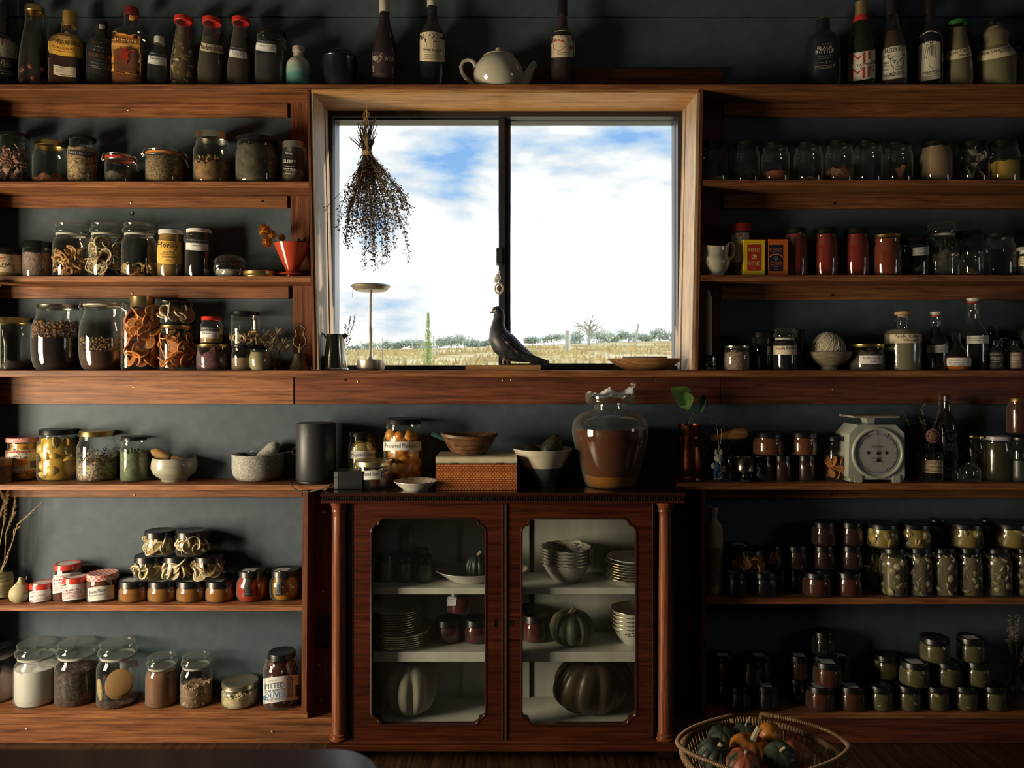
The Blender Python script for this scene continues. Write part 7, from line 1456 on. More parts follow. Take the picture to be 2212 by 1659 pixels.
def cinn(root, b, Ht):
    for i, (x, a) in enumerate(((-.006, .25), (.006, -.28), (.010, -.2))):
        q = MB(); q.tube([(0, 0, 0), (0, 0, .058 - i * .006)], .0058, 10); q.tube([(.004, -.003, .0), (.004, -.003, .057 - i * .006)], .0036, 8); o = q.build('cinnamon_stick', P((.24, .085, .045), .8), root, (x, -.012 + i * .005, .005)); o.rotation_euler = (.1, a, 0)
for c, w_, tp, lab, fl in SPI: J('black lidded spice jar ' + lab, c, w_, tp, z, 'std', ('black', 8), fl, group='black lidded spice jars', p=2.4, extra=cinn if 'cinnamon' in lab else None)
J('pale jar cut by the edge of view after the turmeric', 2226, 40, 322, z, 'std', ('black', 8), ('solid', .8, P((.2, .19, .15), .8), 'powder'))

# ---------------------------------------------------------------- tins and sauces
z = ZS['R3']; d = 2.465; k = d / F
t = thing('milk_jug', 'cream porcelain milk jug with an angular handle and a small flower', 'jug', (WX(1540, d), d, z)); w2 = 38 * k
b = MB(); b.lathe([(0, .001), (24 * k, 0), (24 * k, 3 * k), (23 * k, 5 * k), (30 * k, 14 * k), (36 * k, 27 * k), (36 * k, 38 * k), (33 * k, 42 * k), (32 * k, 50 * k), (34 * k, 62 * k), (33 * k, 62 * k), (30 * k, 50 * k), (28 * k, 30 * k), (0, 10 * k)], 40)
b.v = [(x * (1 + (.14 if zz > 45 * k and x < 0 else 0)), y, zz + (max(0, (-x / (34 * k))) ** 2 * 7 * k if zz > 48 * k else 0)) for x, y, zz in b.v]; b.build('body', POR, t)
b = MB(); b.tube([(q[0] * k, 0, q[1] * k) for q in ((27, 54), (27, 64), (34, 73), (42, 72), (46, 58), (42, 44), (32, 36))], [4 * k, 4 * k, 3.6 * k, 3.6 * k, 3.8 * k, 3.8 * k, 4.5 * k], 8); b.build('handle', POR, t, ang=.3)
bd = Body([(1, 0), (1, 1)], 1540, 72, d, z, WX(1540, d), .3); b = MB()
for i in range(9): a = i * .7; b.add([bd.map(1526 + 5 * math.cos(a) + q, 566 + 4 * math.sin(a) + r, .001) for q, r in ((-1.6, 0), (0, 1.4), (1.8, 0), (0, -1.4))], [(0, 1, 2, 3)])
b.build('flower_print', P((.12, .10, .10), .5), t, smooth=False)
J('red lidded plastic jar of red pepper powder with korean letters', 1597, 46, 482, z, 'straight', (P((.36, .025, .025), .4), 17), ('solid', .97, P((.10, .03, .03), .5), 'chilli_powder'), d=2.505, lidr=1.05, labs=[((1580, 503, 1617, 566, P((.50, .48, .44), .5)), [('태양초', 1588, 513, 1608, 520, INK), ('고춧', 1587, 523, 1609, 534, P((.36, .03, .03), .6)), ('가루', 1588, 537, 1610, 548, INK), ('P', [(1595, 504), (1602, 504), (1602, 510), (1595, 510)], P((.42, .04, .04), .6)), ('P', [(1583, 556), (1592, 551), (1604, 556), (1612, 552), (1612, 560), (1596, 561)], P((.36, .03, .03), .6))])])
def tin(label, x0, x1, y0, y1, m, panel, txt, band):
    d = 2.46; dk = .05; df = d - dk / 2; c = (x0 + x1) / 2
    t = thing('spice_tin', label, 'tin', (WX(c, d), d, z)); hw = (x1 - x0) / 2 * df / F; hh = WZ(y0, df) - z; t.rotation_euler = (0, 0, 0)
    b = MB(); b.bbox(-hw * .96, hw * .96, -dk / 2, dk / 2, .0003, hh * .93, .002); b.build('body', m, t, smooth=False)
    b = MB(); b.bbox(-hw, hw, -dk / 2 - .001, dk / 2 + .001, hh * .93 + .0003, hh, .003); b.build('lid', m, t, smooth=False)
    fl_ = Flat(c, d, z, WX(c, d), -dk / 2)
    decal(t, fl_.map, panel, txt)
    b = MB(); x = -hw * .96 - .0004
    for i in range(9): zz = hh * (.12 + .08 * i); b.add([(x, -dk * .34, zz), (x, dk * .3, zz), (x, dk * .3, zz + .002), (x, -dk * .34, zz + .002)], [(0, 1, 2, 3)])
    b.build('side_print', band, t, smooth=False)
tin('yellow mustard tin with a red panel and pale words', 1601.5, 1648, 517, 593, P((.66, .46, .02), .35), (1614, 528, 1644, 585, P((.34, .025, .015), .45)), [('KEEN\'S', 1616, 535, 1642, 544, P((.62, .50, .20), .5)), ('MUSTARD', 1615.5, 565, 1641.5, 573.5, P((.62, .50, .20), .5)), ('O', 1629, 555, 6, 5.6, P((.50, .34, .10), .5)), ('O', 1629, 554, 4.4, 4, P((.34, .025, .015), .45)), ('O', 1629.5, 553.5, 2.6, 3, P((.62, .50, .2), .5)), ('100g', 1625, 579, 1632, 582, P((.62, .5, .2), .5))], P((.10, .08, .03), .6))
tin('orange curry tin with a navy panel', 1654, 1697, 516, 594, P((.52, .13, .025), .4), (1661.5, 529, 1691, 586, P((.010, .014, .035), .45)), [('KEEN\'S', 1663, 535, 1689.5, 544, P((.40, .15, .06), .5)), ('CURRY', 1663, 565, 1690, 573, P((.50, .14, .05), .5)), ('S', [(1662, 556), (1666, 551), (1676, 548.5), (1686, 551), (1691, 556)], 2.6, P((.50, .14, .04), .5)), ('O', 1676, 558, 4.6, 4.6, P((.24, .14, .09), .5)), ('O', 1676, 558, 2.2, 2.2, P((.010, .014, .035), .45)), ('S', [(1670, 576), (1683, 576)], .8, P((.5, .14, .05), .5)), ('100g', 1672, 580, 1680, 583, P((.4, .2, .1), .5))], P((.2, .05, .02), .6))
TOM = P((.21, .022, .013), .16, coat=.5)
for c, w_, lab in ((1719, 47, 'first red tomato sauce jar, just after the curry tin'), (1783, 50, 'middle one of the three tall red sauce jars'), (1850, 52, 'red sauce jar before the gold lidded one')): J(lab, c, w_, 491, z, 'std', ('black', 11), ('solid', .95, TOM, 'tomato_sauce'), group='tall red sauce jars')
J('rust red sauce jar with a gold lid', 1915, 58, 504, z, 'jam', ('gold', 8), ('solid', .96, P((.19, .035, .012), .18, coat=.5), 'sauce'), d=2.46)
J('dark jar with tea cakes at its foot and a white sticker', 1975, 57, 511, z, 'straight', ('black', 10), [('solid', .08, P((.03, .02, .015), .6), 'dust_haze'), ('parts', .30, 'tea_cake', 'half', [P((.10, .06, .045), .7)], .013, 7)], labs=[((1971, 534.5, 2003, 552, PAPER), [('Yunnan', 1980, 537, 1997, 541, P((.12, .12, .14), .7), -1), ('Tuocha', 1980, 544, 1998, 549, P((.12, .12, .14), .7))])])
J('tall stoppered jar of dark dried leaves among clear jars', 2034, 62, 478, z, 'apo', ('apo', 28), [('rough', .6, VG([(.05, .045, .035), (.09, .08, .06)], 110), 'leaves', .01), ('stuff', .86, 'leaf_pieces', ['flake'], [P((.08, .075, .055), .8)], .010, 60, .5)], d=2.49)
J('clear jar with a wide black lid behind a small tumbler', 2094, 54, 496, z, 'std', ('black', 9), None, d=2.51)
J('tiny clear jar squeezed before the tall stoppered jar', 2062, 20, 545, z, 'std', ('silver', 6), None, d=2.44)
J('small clear tumbler jar with dark scraps before the wide lid', 2099, 44, 541, z, 'jam', None, ('rough', .14, P((.06, .03, .02), .8), 'scraps', .01), d=2.445)
J('large clear ribbed jar with a black lid, empty', 2157, 61, 502, z, 'mason', ('black', 9), None, p=2.3)
J('dark jar with a white lid and cream label at the edge of view', 2209, 24, 533, z, 'std', ('white', 8), ('solid', .95, P((.02, .02, .022), .3), 'spread'), d=2.5)
J('nearer white lidded jar with a cream label at the edge of view', 2222, 36, 538, z, 'std', ('white', 8), ('solid', .95, P((.02, .02, .022), .3), 'spread'), d=2.44, labs=[((2203, 552, 2240, 574, CREAM), [('L', 2207, 556, 2220, 570, 3, INK)])])

# ---------------------------------------------------------------- sill shelf, far end
z = ZS['M']; d = 2.455; k = d / F
t = thing('candle_holder', 'ribbed pewter candle holder beside the window post', 'candle holder', (WX(1531, d), d, z)); PW2 = P((.20, .20, .18), .25, 1.0)
b = MB(); b.lathe([(0, 0), (15 * k, 0), (17 * k, 3 * k), (15 * k, 7 * k), (16 * k, 9 * k), (17 * k, 14 * k), (15 * k, 18 * k), (15 * k, 20 * k), (16 * k, 21 * k), (16 * k, 28 * k), (15 * k, 29 * k), (18 * k, 32 * k), (17 * k, 33 * k), (9 * k, 32 * k), (8 * k, 30 * k), (0, 30 * k)], 36); b.build('body', PW2, t)
t = thing('candle', 'ivory wax candle with a flame shaped tip in the pewter holder', 'candle', (WX(1531, d), d, z + 30.2 * k)); WAX = P((.52, .48, .36), .45)
b = MB(); b.lathe([(0, 0), (7.4 * k, 0), (7.4 * k, 125 * k), (6.6 * k, 129 * k), (5 * k, 129.5 * k), (0, 128 * k)], 24); b.v = [(x - zz * .012 * 0 , y, zz) for x, y, zz in b.v]; b.build('wax', WAX, t)
b = MB(); b.lathe([(0, 128 * k), (2.4 * k, 129 * k), (3.2 * k, 134 * k), (2.6 * k, 140 * k), (1.2 * k, 145 * k), (0, 147 * k)], 14); b.v = [(x + .001 - (zz - 128 * k) * .1, y * .6, zz) for x, y, zz in b.v]; b.build('tip', WAX, t)
t = thing('crystal_glass', 'small cut crystal glass in shade behind the candle', 'glass', (WX(1557, 2.50), 2.50, z)); k2 = 2.5 / F
b = MB(); b.lathe([(0, 0), (10 * k2, .0005), (3 * k2, 4 * k2), (2.5 * k2, 24 * k2), (6 * k2, 34 * k2), (11 * k2, 46 * k2), (11.5 * k2, 64 * k2)], 10); b.build('body', CRY, t, smooth=False)
J('squat jar of pale brown grains with a silver lid', 1591, 55, 746, z, 'jam', ('silver', 6), ('rough', .82, VG([(.24, .15, .10), (.36, .25, .17), (.14, .09, .06)], 260), 'grains', .006), d=2.45)
VDK = P((.008, .008, .010), .08, coat=.5)
J('dark jar with a black lid standing behind the vanilla jar', 1645, 42, 717, z, 'std', ('black', 12), ('solid', .95, VDK, 'liquid'), d=2.48)
J('stoppered jar of black vanilla extract with a torn tape label', 1695, 50, 709, z, 'apo', ('apo', 23), ('solid', .92, VDK, 'extract'), d=2.455, labs=[((1667, 747, 1721, 766, CREAM), [('Vanilla Extract', 1677, 749, 1719, 756, INK, -1)])])
J('slim black bottle peeping out behind the vanilla jar', 1726, 26, 711, z, 'std', ('black', 8), ('solid', .95, VDK, 'liquid'), d=2.505, name='small_bottle', cat='bottle')
d = 2.47; k = d / F
t = thing('footed_bowl', 'footed grey brown pottery bowl', 'bowl', (WX(1790, d), d, z)); CB = NM((.15, .13, .085), (.24, .21, .14), 60, .6, bmp=.25, stretch=(1, 1, 3))
b = MB(); b.lathe([(0, 0), (17 * k, 0), (17 * k, 8 * k), (20 * k, 10 * k), (36 * k, 21 * k), (45 * k, 32 * k), (48 * k, 39 * k), (46 * k, 40 * k), (36 * k, 24 * k), (27 * k, 14.5 * k), (0, 10.5 * k)], 40); b.build('body', CB, t)
t = thing('twine_ball', 'cream ball of cotton twine sitting in the footed bowl', 'twine', (WX(1790, d), d, z + 47.5 * k)); COT = P((.42, .38, .29), .85)
b = MB(); b.ell((0, 0, 0), (34 * k, 33 * k, 34.5 * k), 24, 16); b.v = [(x * (1 - .14 * max(0, zz) / (36 * k)) - .08 * max(0, zz), y, zz) for x, y, zz in b.v]; b.build('core', COT, t)
b = MB(); rr = random.Random(19)
for i in range(44):
    M = Matrix.Rotation(rr.gauss(.55, .35), 3, 'Y') @ Matrix.Rotation(rr.uniform(1.2, 1.9), 3, 'X') @ Matrix.Rotation(i * .143, 3, 'Y'); r = 34.9 * k
    pts = []
    for a in range(25):
        q = M @ Vector((r * math.cos(2 * pi * a / 24), r * math.sin(2 * pi * a / 24), 0)); pts.append((q.x * (1 - .14 * max(0, q.z) / (36 * k)) - .08 * max(0, q.z), q.y * .95, q.z))
    b.tube(pts, .0013, 4, cap=False)
b.build('strands', P((.50, .46, .36), .85), t, kind='stuff')
J('squat jar of dark herbs with a gold lid and rounded white sticker', 1873, 70, 742, z, 'tub', ('gold', 8), ('rough', .8, VG([(.03, .028, .02), (.07, .06, .045)], 150), 'herbs', .006), d=2.455, labs=[((1858, 768, 1902, 786, PAPER), [('Kaffir Lime', 1866, 771, 1898, 776, P((.15, .15, .16), .7)), ('Salt', 1878, 779, 1890, 783, P((.15, .15, .16), .7))])])
J('broad cork stoppered bottle of cloudy vinegar with a tape label', 1950, 72, 671, z, 'cork', ('cork', 10), ('solid', .745, P((.23, .205, .13), .25, coat=.4), 'vinegar'), name='vinegar_bottle', cat='bottle', d=2.46, labs=[((1926, 722, 1987, 741, CREAM), [('Apple Cider', 1935, 721.5, 1981, 730, INK, 2), ('Vinegar.', 1951, 731, 1983, 738, INK, 1)])])
def swingtop(root, b, Ht):
    r = b.pr[-1][0]; q = MB(); q.lathe([(r * 1.0, Ht - .002), (r * 1.15, Ht), (r * 1.25, Ht + .006), (r * 1.2, Ht + .009), (0, Ht + .0095)], 20); q.build('stopper', P((.55, .54, .50), .3, coat=.4), root)
    q = MB(); q.lathe([(r * .95, Ht - .009), (r * 1.08, Ht - .007), (r * 1.08, Ht - .003), (r * .95, Ht - .002)], 20); q.build('rubber_seal', P((.36, .03, .02), .5), root)
    q = MB()
    for s in (-1, 1): q.tube([(s * r * .9, 0, Ht + .004), (s * r * 1.7, -.003, Ht - .002), (s * r * 2.2, -.004, Ht - .018), (s * r * 2.1, -.004, Ht - .030), (s * r * 1.5, -.002, Ht - .032), (s * r * 1.25, 0, Ht - .026)], .0012, 5)
    q.build('wire_bail', WIRE, root)
def slab(x0, y0, x1, y1, ls): return [((x0, y0, x1, y1, PAPER), [(s, x0 + (x1 - x0) * .1, y0 + 3 + i * 5.2, x0 + (x1 - x0) * .75, y0 + 7 + i * 5.2, P((.15, .15, .17), .7)) for i, s in enumerate(ls)])]
J('black swing top bottle with a white sticker beside the broad vinegar bottle', 2021, 50, 678, z, 'swing', None, ('solid', .78, VDK, 'vinegar'), name='swing_top_bottle', cat='bottle', extra=swingtop, d=2.47, labs=slab(2005, 745, 2044, 762, ('Hawthorn', 'Blossom', 'Vinegar')))
J('tall swing top bottle with a white sticker behind the round flask', 2102, 58, 648, z, 'swing', None, ('solid', .52, P((.012, .011, .011), .1, coat=.4), 'vinegar'), name='swing_top_bottle', cat='bottle', extra=swingtop, d=2.485, labs=slab(2090, 725, 2133, 742, ('Plum skin', 'Vinegar')))
J('round bellied flask of glowing amber vinegar', 2065, 60, 717, z, 'flask', None, [('solid', .34, P((.50, .14, .012), .15, coat=.5), 'vinegar')], name='flask', cat='flask', d=2.452, labs=slab(2048, 773, 2093, 790, ('Hawthorn', 'Blossom', 'Vinegar')))
for c, lab, lm in ((2150, 'tiny essence bottle with a black and red label', P((.03, .03, .034), .6)), (2192, 'tiny essence bottle with a pinkish label', P((.26, .17, .14), .6))):
    J(lab, c, 30, 734, z, 'small', ('black', 10), ('solid', .75, VDK, 'essence'), name='essence_bottle', cat='bottle', d=2.452, labs=[((c - 13, 761, c + 13, 796, lm), [('P', [(c - 12, 762), (c + 12, 762), (c + 12, 768), (c - 12, 768)], P((.34, .05, .05), .6)), ('QUEEN', c - 9, 763, c + 9, 767, LGT), ('L', c - 9, 771, c + 9, 784, 3, LGT), ('P', [(c - 9, 787), (c + 9, 787), (c + 9, 790), (c - 9, 790)], P((.45, .12, .12), .6))])])
t = thing('wood_box', 'dark wooden box in the shade behind the essence bottles', 'box', (WX(2182, 2.505), 2.505, z)); k = 2.505 / F
b = MB(); b.bbox(-30 * k, 44 * k, -.02, .035, .0004, 46 * k, .002); b.build('body', DKX, t, smooth=False)
t = thing('glass_funnel', 'clear glass funnel lying on the dark wooden box', 'funnel', (WX(2146, 2.51), 2.51, z + 47 * k)); b = MB(); b.lathe([(.004, 0), (.005, .02), (.012, .03), (.034, .055), (.035, .056)], 28); M = Matrix.Rotation(-1.0, 3, 'Y'); b.v = [tuple(M @ Vector(q) + Vector((.03, 0, .022))) for q in b.v]; b.build('cone', glass((.7, .66, .55), .5), t)
t = thing('tea_strainer', 'round wire tea strainer leaning on the dark wooden box', 'strainer', (WX(2172, 2.475), 2.475, z + 47 * k))
b = MB(); b.torus((0, 0, .018), .019, .0015, 28, 5, Matrix.Rotation(1.1, 3, 'X')); b.tube([(.016, .004, .008), (.030, .004, -.012), (.034, .003, -.03)], .0014, 5); b.build('rim', WIRE, t); b = MB(); b.lathe([(.0185, 0), (.014, -.006), (.006, -.010), (0, -.0105)], 20); M = Matrix.Rotation(1.1, 3, 'X'); b.v = [tuple(M @ Vector(q) + Vector((0, 0, .018))) for q in b.v]; b.build('mesh', glass((.5, .5, .48), .6, .3), t)
t = thing('round_tin', 'round dark tin standing on its edge at the edge of view', 'tin', (WX(2222, 2.49), 2.49, z + 46 * k + .0005)); r_ = 24 * k
b = MB(); b.lathe([(0, -.02), (r_, -.02), (r_, .02), (r_ * .93, .02), (r_ * .9, .016), (0, .016)], 36); M = Matrix.Rotation(-pi / 2, 3, 'X') if False else Matrix.Rotation(pi / 2, 3, 'X'); b.v = [tuple(M @ Vector(q) + Vector((0, 0, r_))) for q in b.v]; b.build('body', P((.06, .05, .04), .3, .6), t)

# ---------------------------------------------------------------- scale shelf
z = ZS['R5']; d = by_d(z, 1036); k = d / F
COP = NM((.42, .13, .05), (.22, .06, .03), 16, .28, metal=1.0, bmp=.25, c3=(.10, .04, .025), lo=.38, hi=.7)
t = thing('copper_pot', 'tall hammered copper coffee pot with a wooden side handle', 'pot', (WX(1489, d), d, z))
b = MB(); b.lathe([(0, 0), (28 * k, 0), (28.5 * k, 3 * k), (26 * k, 8 * k), (25 * k, 10 * k), (27 * k, 14 * k), (28 * k, 30 * k), (26 * k, 60 * k), (23 * k, 94 * k), (23 * k, 98 * k), (24 * k, 100 * k), (24 * k, 117 * k), (24.6 * k, 119 * k), (23 * k, 119 * k), (22 * k, 98 * k), (22 * k, 80 * k), (0, 78 * k)], 40); b.build('body', COP, t)
b = MB(); b.bbox(8 * k, 26 * k, -26 * k, -18 * k, 72 * k, 90 * k, .003); b.ell((18 * k, -26 * k, 81 * k), (2 * k, 1.5 * k, 2 * k), 8, 6); b.tube([(20 * k, -24 * k, 86 * k), (30 * k, -26 * k, 90 * k), (42 * k, -27 * k, 92 * k)], [1.6 * k, 1.5 * k, 2 * k], 7); b.build('handle_bracket', P((.10, .06, .045), .45, .7), t)
b = MB(); b.tube([(38 * k, -27 * k, 91 * k), (46 * k, -27.5 * k, 93 * k), (52 * k, -28 * k, 94 * k), (54 * k, -28 * k, 94 * k), (70 * k, -29 * k, 97 * k), (90 * k, -30 * k, 101 * k), (108 * k, -31 * k, 103 * k), (115 * k, -31 * k, 103 * k), (117 * k, -31 * k, 103 * k)], [5.5 * k, 7.5 * k, 8.5 * k, 7 * k, 8.5 * k, 11.5 * k, 12 * k, 9 * k, 3 * k], 16); b.build('handle', wood('handle', (.26, .13, .055), (.42, .24, .11), 'x', rough=.5), t)
t = thing('pot_plant', 'plant cutting with two green leaves growing from the copper pot', 'plant', (WX(1489, d), d, z + 79 * k)); Q = t.location
def rel(px, py, y=0): return (WX(px, d) - Q.x, y, WZ(py, d) - Q.z)
b = MB(); b.tube([(0, 0, 0), rel(1487, 918), rel(1489, 905, -.01), rel(1498, 890, -.012), rel(1495, 875, -.014), rel(1488, 868, -.016)], .0011, 5); b.tube([(.002, .004, 0), rel(1490, 915), rel(1502, 900), rel(1518, 890, .004), rel(1520, 880, .006)], .001, 5); b.build('stem', P((.16, .15, .06), .6), t)
b = MB(); leaf(b, rel(1472, 846, -.016), rel(1482, 886, -.024), .030, (-.35, -1, .25), .2); leaf(b, rel(1474, 850, -.014), rel(1493, 866, -.02), .010, (0, -1, .2), .3); leaf(b, rel(1489, 868, -.012), rel(1447, 838, -.03), .034, (-.15, -1, .25), .2); b.build('leaf', LEAFG, t)
b = MB(); leaf(b, rel(1522, 852, .006), rel(1515, 892, .002), .013, (-.6, -1, 0), .7); leaf(b, rel(1518, 872, .004), rel(1530, 862, .0), .011, (.5, -1, .4), .6); b.build('leaf', NM((.06, .18, .07), (.12, .28, .13), 60, .5), t)
# felt rabbit on a string
dd = d - 31 * k; kk = dd / F; t = thing('felt_rabbit', 'little felt rabbit in blue overalls hanging from the wooden handle', 'toy', (WX(1550, dd), dd, WZ(1000, dd))); Q2 = t.location
def r2(px, py, y=0): return (WX(px, dd) - Q2.x, y, WZ(py, dd) - Q2.z)
b = MB()
for x in (1549, 1558): b.tube([r2(1551, 975, -.002), r2((1551 + x) / 2, 955, -.013), r2(x - 3, 934, -.022), r2(x - 2, 929, -.017), r2(x - 2, 927, -.004)], .0009, 5)
b.build('string', P((.5, .46, .36), .8), t)
FELT = NM((.46, .42, .33), (.54, .50, .41), 120, .95, bmp=.4)
b = MB()
for px, py, rx, rz_ in ((1551.5, 990, 8.6, 9), (1547, 977, 3.6, 7), (1557, 977, 3.8, 7.2), (1540.5, 1006, 4.2, 6.5), (1545, 1034, 3, 2.2), (1552.5, 1034, 3, 2.2)): b.ell(r2(px, py), (rx * kk, rx * kk * .7, rz_ * kk), 14, 10)
b.build('body', FELT, t)
b = MB(); b.ell(r2(1549, 1009), (8.5 * kk, 6.5 * kk, 11 * kk), 14, 10); b.ell(r2(1545, 1025), (4.3 * kk, 4.6 * kk, 9 * kk), 12, 8); b.ell(r2(1553, 1025), (4.3 * kk, 4.6 * kk, 9 * kk), 12, 8); b.build('overalls', P((.020, .06, .19), .9), t)
b = MB(); b.bbox(r2(1554, 0)[0], r2(1565, 0)[0], -.012, -.006, r2(0, 1019)[2], r2(0, 1005)[2], .002); b.build('satchel', P((.055, .028, .02), .8), t, smooth=False)
b = MB()
for px, py in ((1550, 986), (1559, 989.5)): b.ell(r2(px, py, -.0085 if px < 1555 else -.006), (.8 * kk, .8 * kk, 1.1 * kk), 8, 5)
b.build('eyes', INK, t)
# pewter mugs
MUG = P((.17, .17, .155), .28, 1.0)
d1 = dm = by_d(z, 1037); k = d1 / F
t = thing('pewter_mug', 'dull pewter mug with two curved handles behind the felt rabbit', 'mug', (WX(1566, d1), d1 + .01, z)); b = MB(); b.lathe([(0, 0), (24 * k, 0), (24.5 * k, 2 * k), (22 * k, 5 * k), (23 * k, 30 * k), (21 * k, 62 * k), (22.5 * k, 65 * k), (21 * k, 65 * k), (19 * k, 30 * k), (0, 6 * k)], 36); b.build('body', MUG, t)
for s in (-1, 1):
    b = MB(); b.tube([(s * q[0] * k, 0, q[1] * k) for q in ((21, 60), (30, 67), (42, 62), (46, 50), (40, 34), (30, 24), (22, 18))], 1.6 * k, 7); b.build('handle', MUG, t)
d1 = by_d(z, 1043); k = d1 / F
t = thing('pewter_cup', 'small footed pewter cup with a scrolled handle', 'mug', (WX(1614, d1), d1 + .03, z)); b = MB(); b.lathe([(0, 0), (16 * k, 0), (17 * k, 2 * k), (14 * k, 6 * k), (7 * k, 11 * k), (7 * k, 15 * k), (14 * k, 19 * k), (20 * k, 22 * k), (20.5 * k, 24 * k), (19.5 * k, 26 * k), (20 * k, 38 * k), (22 * k, 50 * k), (23.5 * k, 53 * k), (22 * k, 53 * k), (18 * k, 40 * k), (17 * k, 25 * k), (0, 20 * k)], 36); b.build('body', P((.30, .28, .24), .2, 1.0), t)
b = MB(); b.tube([(q[0] * k, 0, q[1] * k) for q in ((-21, 50), (-27, 56), (-33, 52), (-34, 42), (-28, 30), (-24, 22), (-19, 26))], 1.8 * k, 7); b.build('handle', MUG, t)
t = thing('dried_herb_bunch', 'dark dried flower umbels standing in the dull pewter mug', 'dried bouquet', (WX(1566, dm), dm + .01, z + .02)); d1 = dm + .01; Q3 = t.location; b = MB(); b2 = MB(); rr = random.Random(31)
heads = [(1527, 896, 9), (1540, 908, 7), (1526, 927, 9), (1563, 918, 8), (1588, 915, 6), (1607, 920, 6), (1576, 944, 10), (1595, 955, 13), (1612, 940, 9), (1618, 965, 12), (1628, 978, 10), (1600, 972, 13), (1583, 952, 9), (1618, 932, 7), (1556, 925, 5)]
for px, py, r in heads:
    y = .034 if py > 952 else rr.uniform(-.01, .015); c = Vector((WX(px, d1) - Q3.x, y, WZ(py, d1) - Q3.z)); q_ = Vector((c.x, y, 0)).normalized() * .012; b.tube([(0, 0, 0), (q_.x, q_.y, .05), (q_.x * 1.3, q_.y * 1.3, .092), (c.x * .7, y, max(c.z * .9, .1)), c], .0009, 4, cap=False); r *= d1 / F
    for i in range(60 if py > 930 else 26):
        v_ = Vector((rr.gauss(0, 1), rr.gauss(0, 1), rr.gauss(.3, .8))).normalized() * r * rr.uniform(.3, 1); o_ = v_.orthogonal().normalized() * .0022; p = c + v_; b2.add([p, p + o_ + v_ * .2, p + v_ * .4, p - o_ + v_ * .2], [(0, 1, 2, 3)], i % 2)
b.build('stalks', P((.13, .10, .05), .8), t); b2.build('umbels', [P((.085, .08, .05), .8), P((.14, .12, .075), .8)], t, smooth=False, kind='stuff')
# preserves in two layers
AMB = P((.16, .050, .020), .16, coat=.5); PLUM = P((.050, .016, .016), .16, coat=.5)
def pj(label, c, w_, top, zz, H, col, d, by=None, prof='std', lp=12, **k): return J(label, c, w_, top, zz, prof, ('black', lp), ('solid', .93, col, 'preserve'), H=H, d=d, by=by, **k)
pj('black lidded dark jar behind the small footed cup', 1645, 46, 985, z, .085, P((.012, .010, .012), .2, coat=.4), 2.485)
pj('slim plum coloured jar under the first amber jar', 1689, 38, 985, z, .0845, PLUM, 2.48); pj('slim plum coloured jar under the second amber jar', 1740, 37, 985, z, .0845, PLUM, 2.48)
pj('amber jar stacked over a slim jar, nearer to the copper pot', 1659, 62, 933, z + .0862, .076, AMB, 2.48, prof='jam'); pj('amber jar stacked over a slim jar, nearer to the kitchen scale', 1735, 56, 933, z + .0862, .076, AMB, 2.48, prof='jam')
J('jar a third full of dried orange slices beside the scale', 1806, 48, 940, z, 'std', ('black', 10), [('slices', .55, 'orange_slice', P((.50, .20, .05), .55), P((.36, .13, .03), .45), .019, 15)], by=1041)
# kitchen scale
d = 2.47; k = d / F; dh = .055; t = thing('kitchen_scale', 'old white enamel kitchen scale with a round dial and flat tray', 'scale', (WX(1894, d), d, z)); ENA = NM((.33, .35, .30), (.42, .44, .38), 14, .35, lo=.3, hi=.6, coat=.3)
df = d - dh; k = df / F; c0 = 1894
hs = WZ(915, df) - z
def sz(py): return (WZ(py, df) - z)
def sx_(px): return WX(px, df) - t.location.x
b = MB(); zb_ = .0006
out_ = [(1836, 1041), (1838, 1036), (1833, 1030), (1835, 938), (1854, 918), (1935, 918), (1954, 936), (1954.5, 1030), (1950, 1040), (1946, 1041), (1936, 1041), (1930, 1036), (1868, 1036), (1862, 1041)]
out_ = [(sx_(x), max(sz(y), zb_)) for x, y in out_][::-1]
b.prism(out_, -dh, dh * .85); b.build('housing', ENA, t, smooth=False)
Mx = Matrix.Rotation(pi / 2, 3, 'X'); cx_, cz_ = sx_(1896), sz(979)
b = MB(); b.torus((cx_, -dh, cz_), 53 * k, 4 * k, 56, 10, Mx); b.build('dial_rim', ENA, t)
b = MB(); b.lathe([(0, 0), (52 * k, 0)], 56); b.v = [(x + cx_, -dh - .0008, y + cz_) for x, y, q in b.v]; dl = b.build('dial', P((.34, .34, .33), .5), t, smooth=False)
b = MB(); b.torus((cx_, -dh - .0012, cz_), 42.5 * k, .35 * k, 64, 4, Mx); 
def pol(a, r): return (cx_ + math.sin(a) * r * k, cz_ + math.cos(a) * r * k)
for i in range(60):
    a = i * pi / 30; r1 = 42; r0 = 39.5 if i % 5 else 37.5; (xa, za), (xb, zb2) = pol(a, r0), pol(a, r1); wd_ = (.22 if i % 5 else .5) * k; nx_, nz_ = math.cos(a) * wd_, -math.sin(a) * wd_
    b.add([(xa - nx_, -dh - .0013, za - nz_), (xa + nx_, -dh - .0013, za + nz_), (xb + nx_, -dh - .0013, zb2 + nz_), (xb - nx_, -dh - .0013, zb2 - nz_)], [(0, 1, 2, 3)])
for i in range(12):
    x, zz = pol(i * pi / 6, 46.5); v, f = text_geo(str(i if i else 12)); wt = (2.4 if i < 10 and i else 4) * k; b.add([(x + (u - .5) * wt, -dh - .0013, zz + (q - .5) * 4.2 * k) for u, q in v], f)
for s, x0, x1, y0, y1 in (('PERSINWARE', 1883, 1908, 963, 967), ('SCALE', 1888, 1904, 968.5, 970.5), ('MADE IN AUSTRALIA', 1882, 1909, 988, 990), ('NOT LEGAL FOR TRADE', 1884, 1909, 996, 998)):
    v, f = text_geo(s); b.add([(sx_(x0 + (x1 - x0) * u), -dh - .0013, sz(y1 + (y0 - y1) * q)) for u, q in v], f)
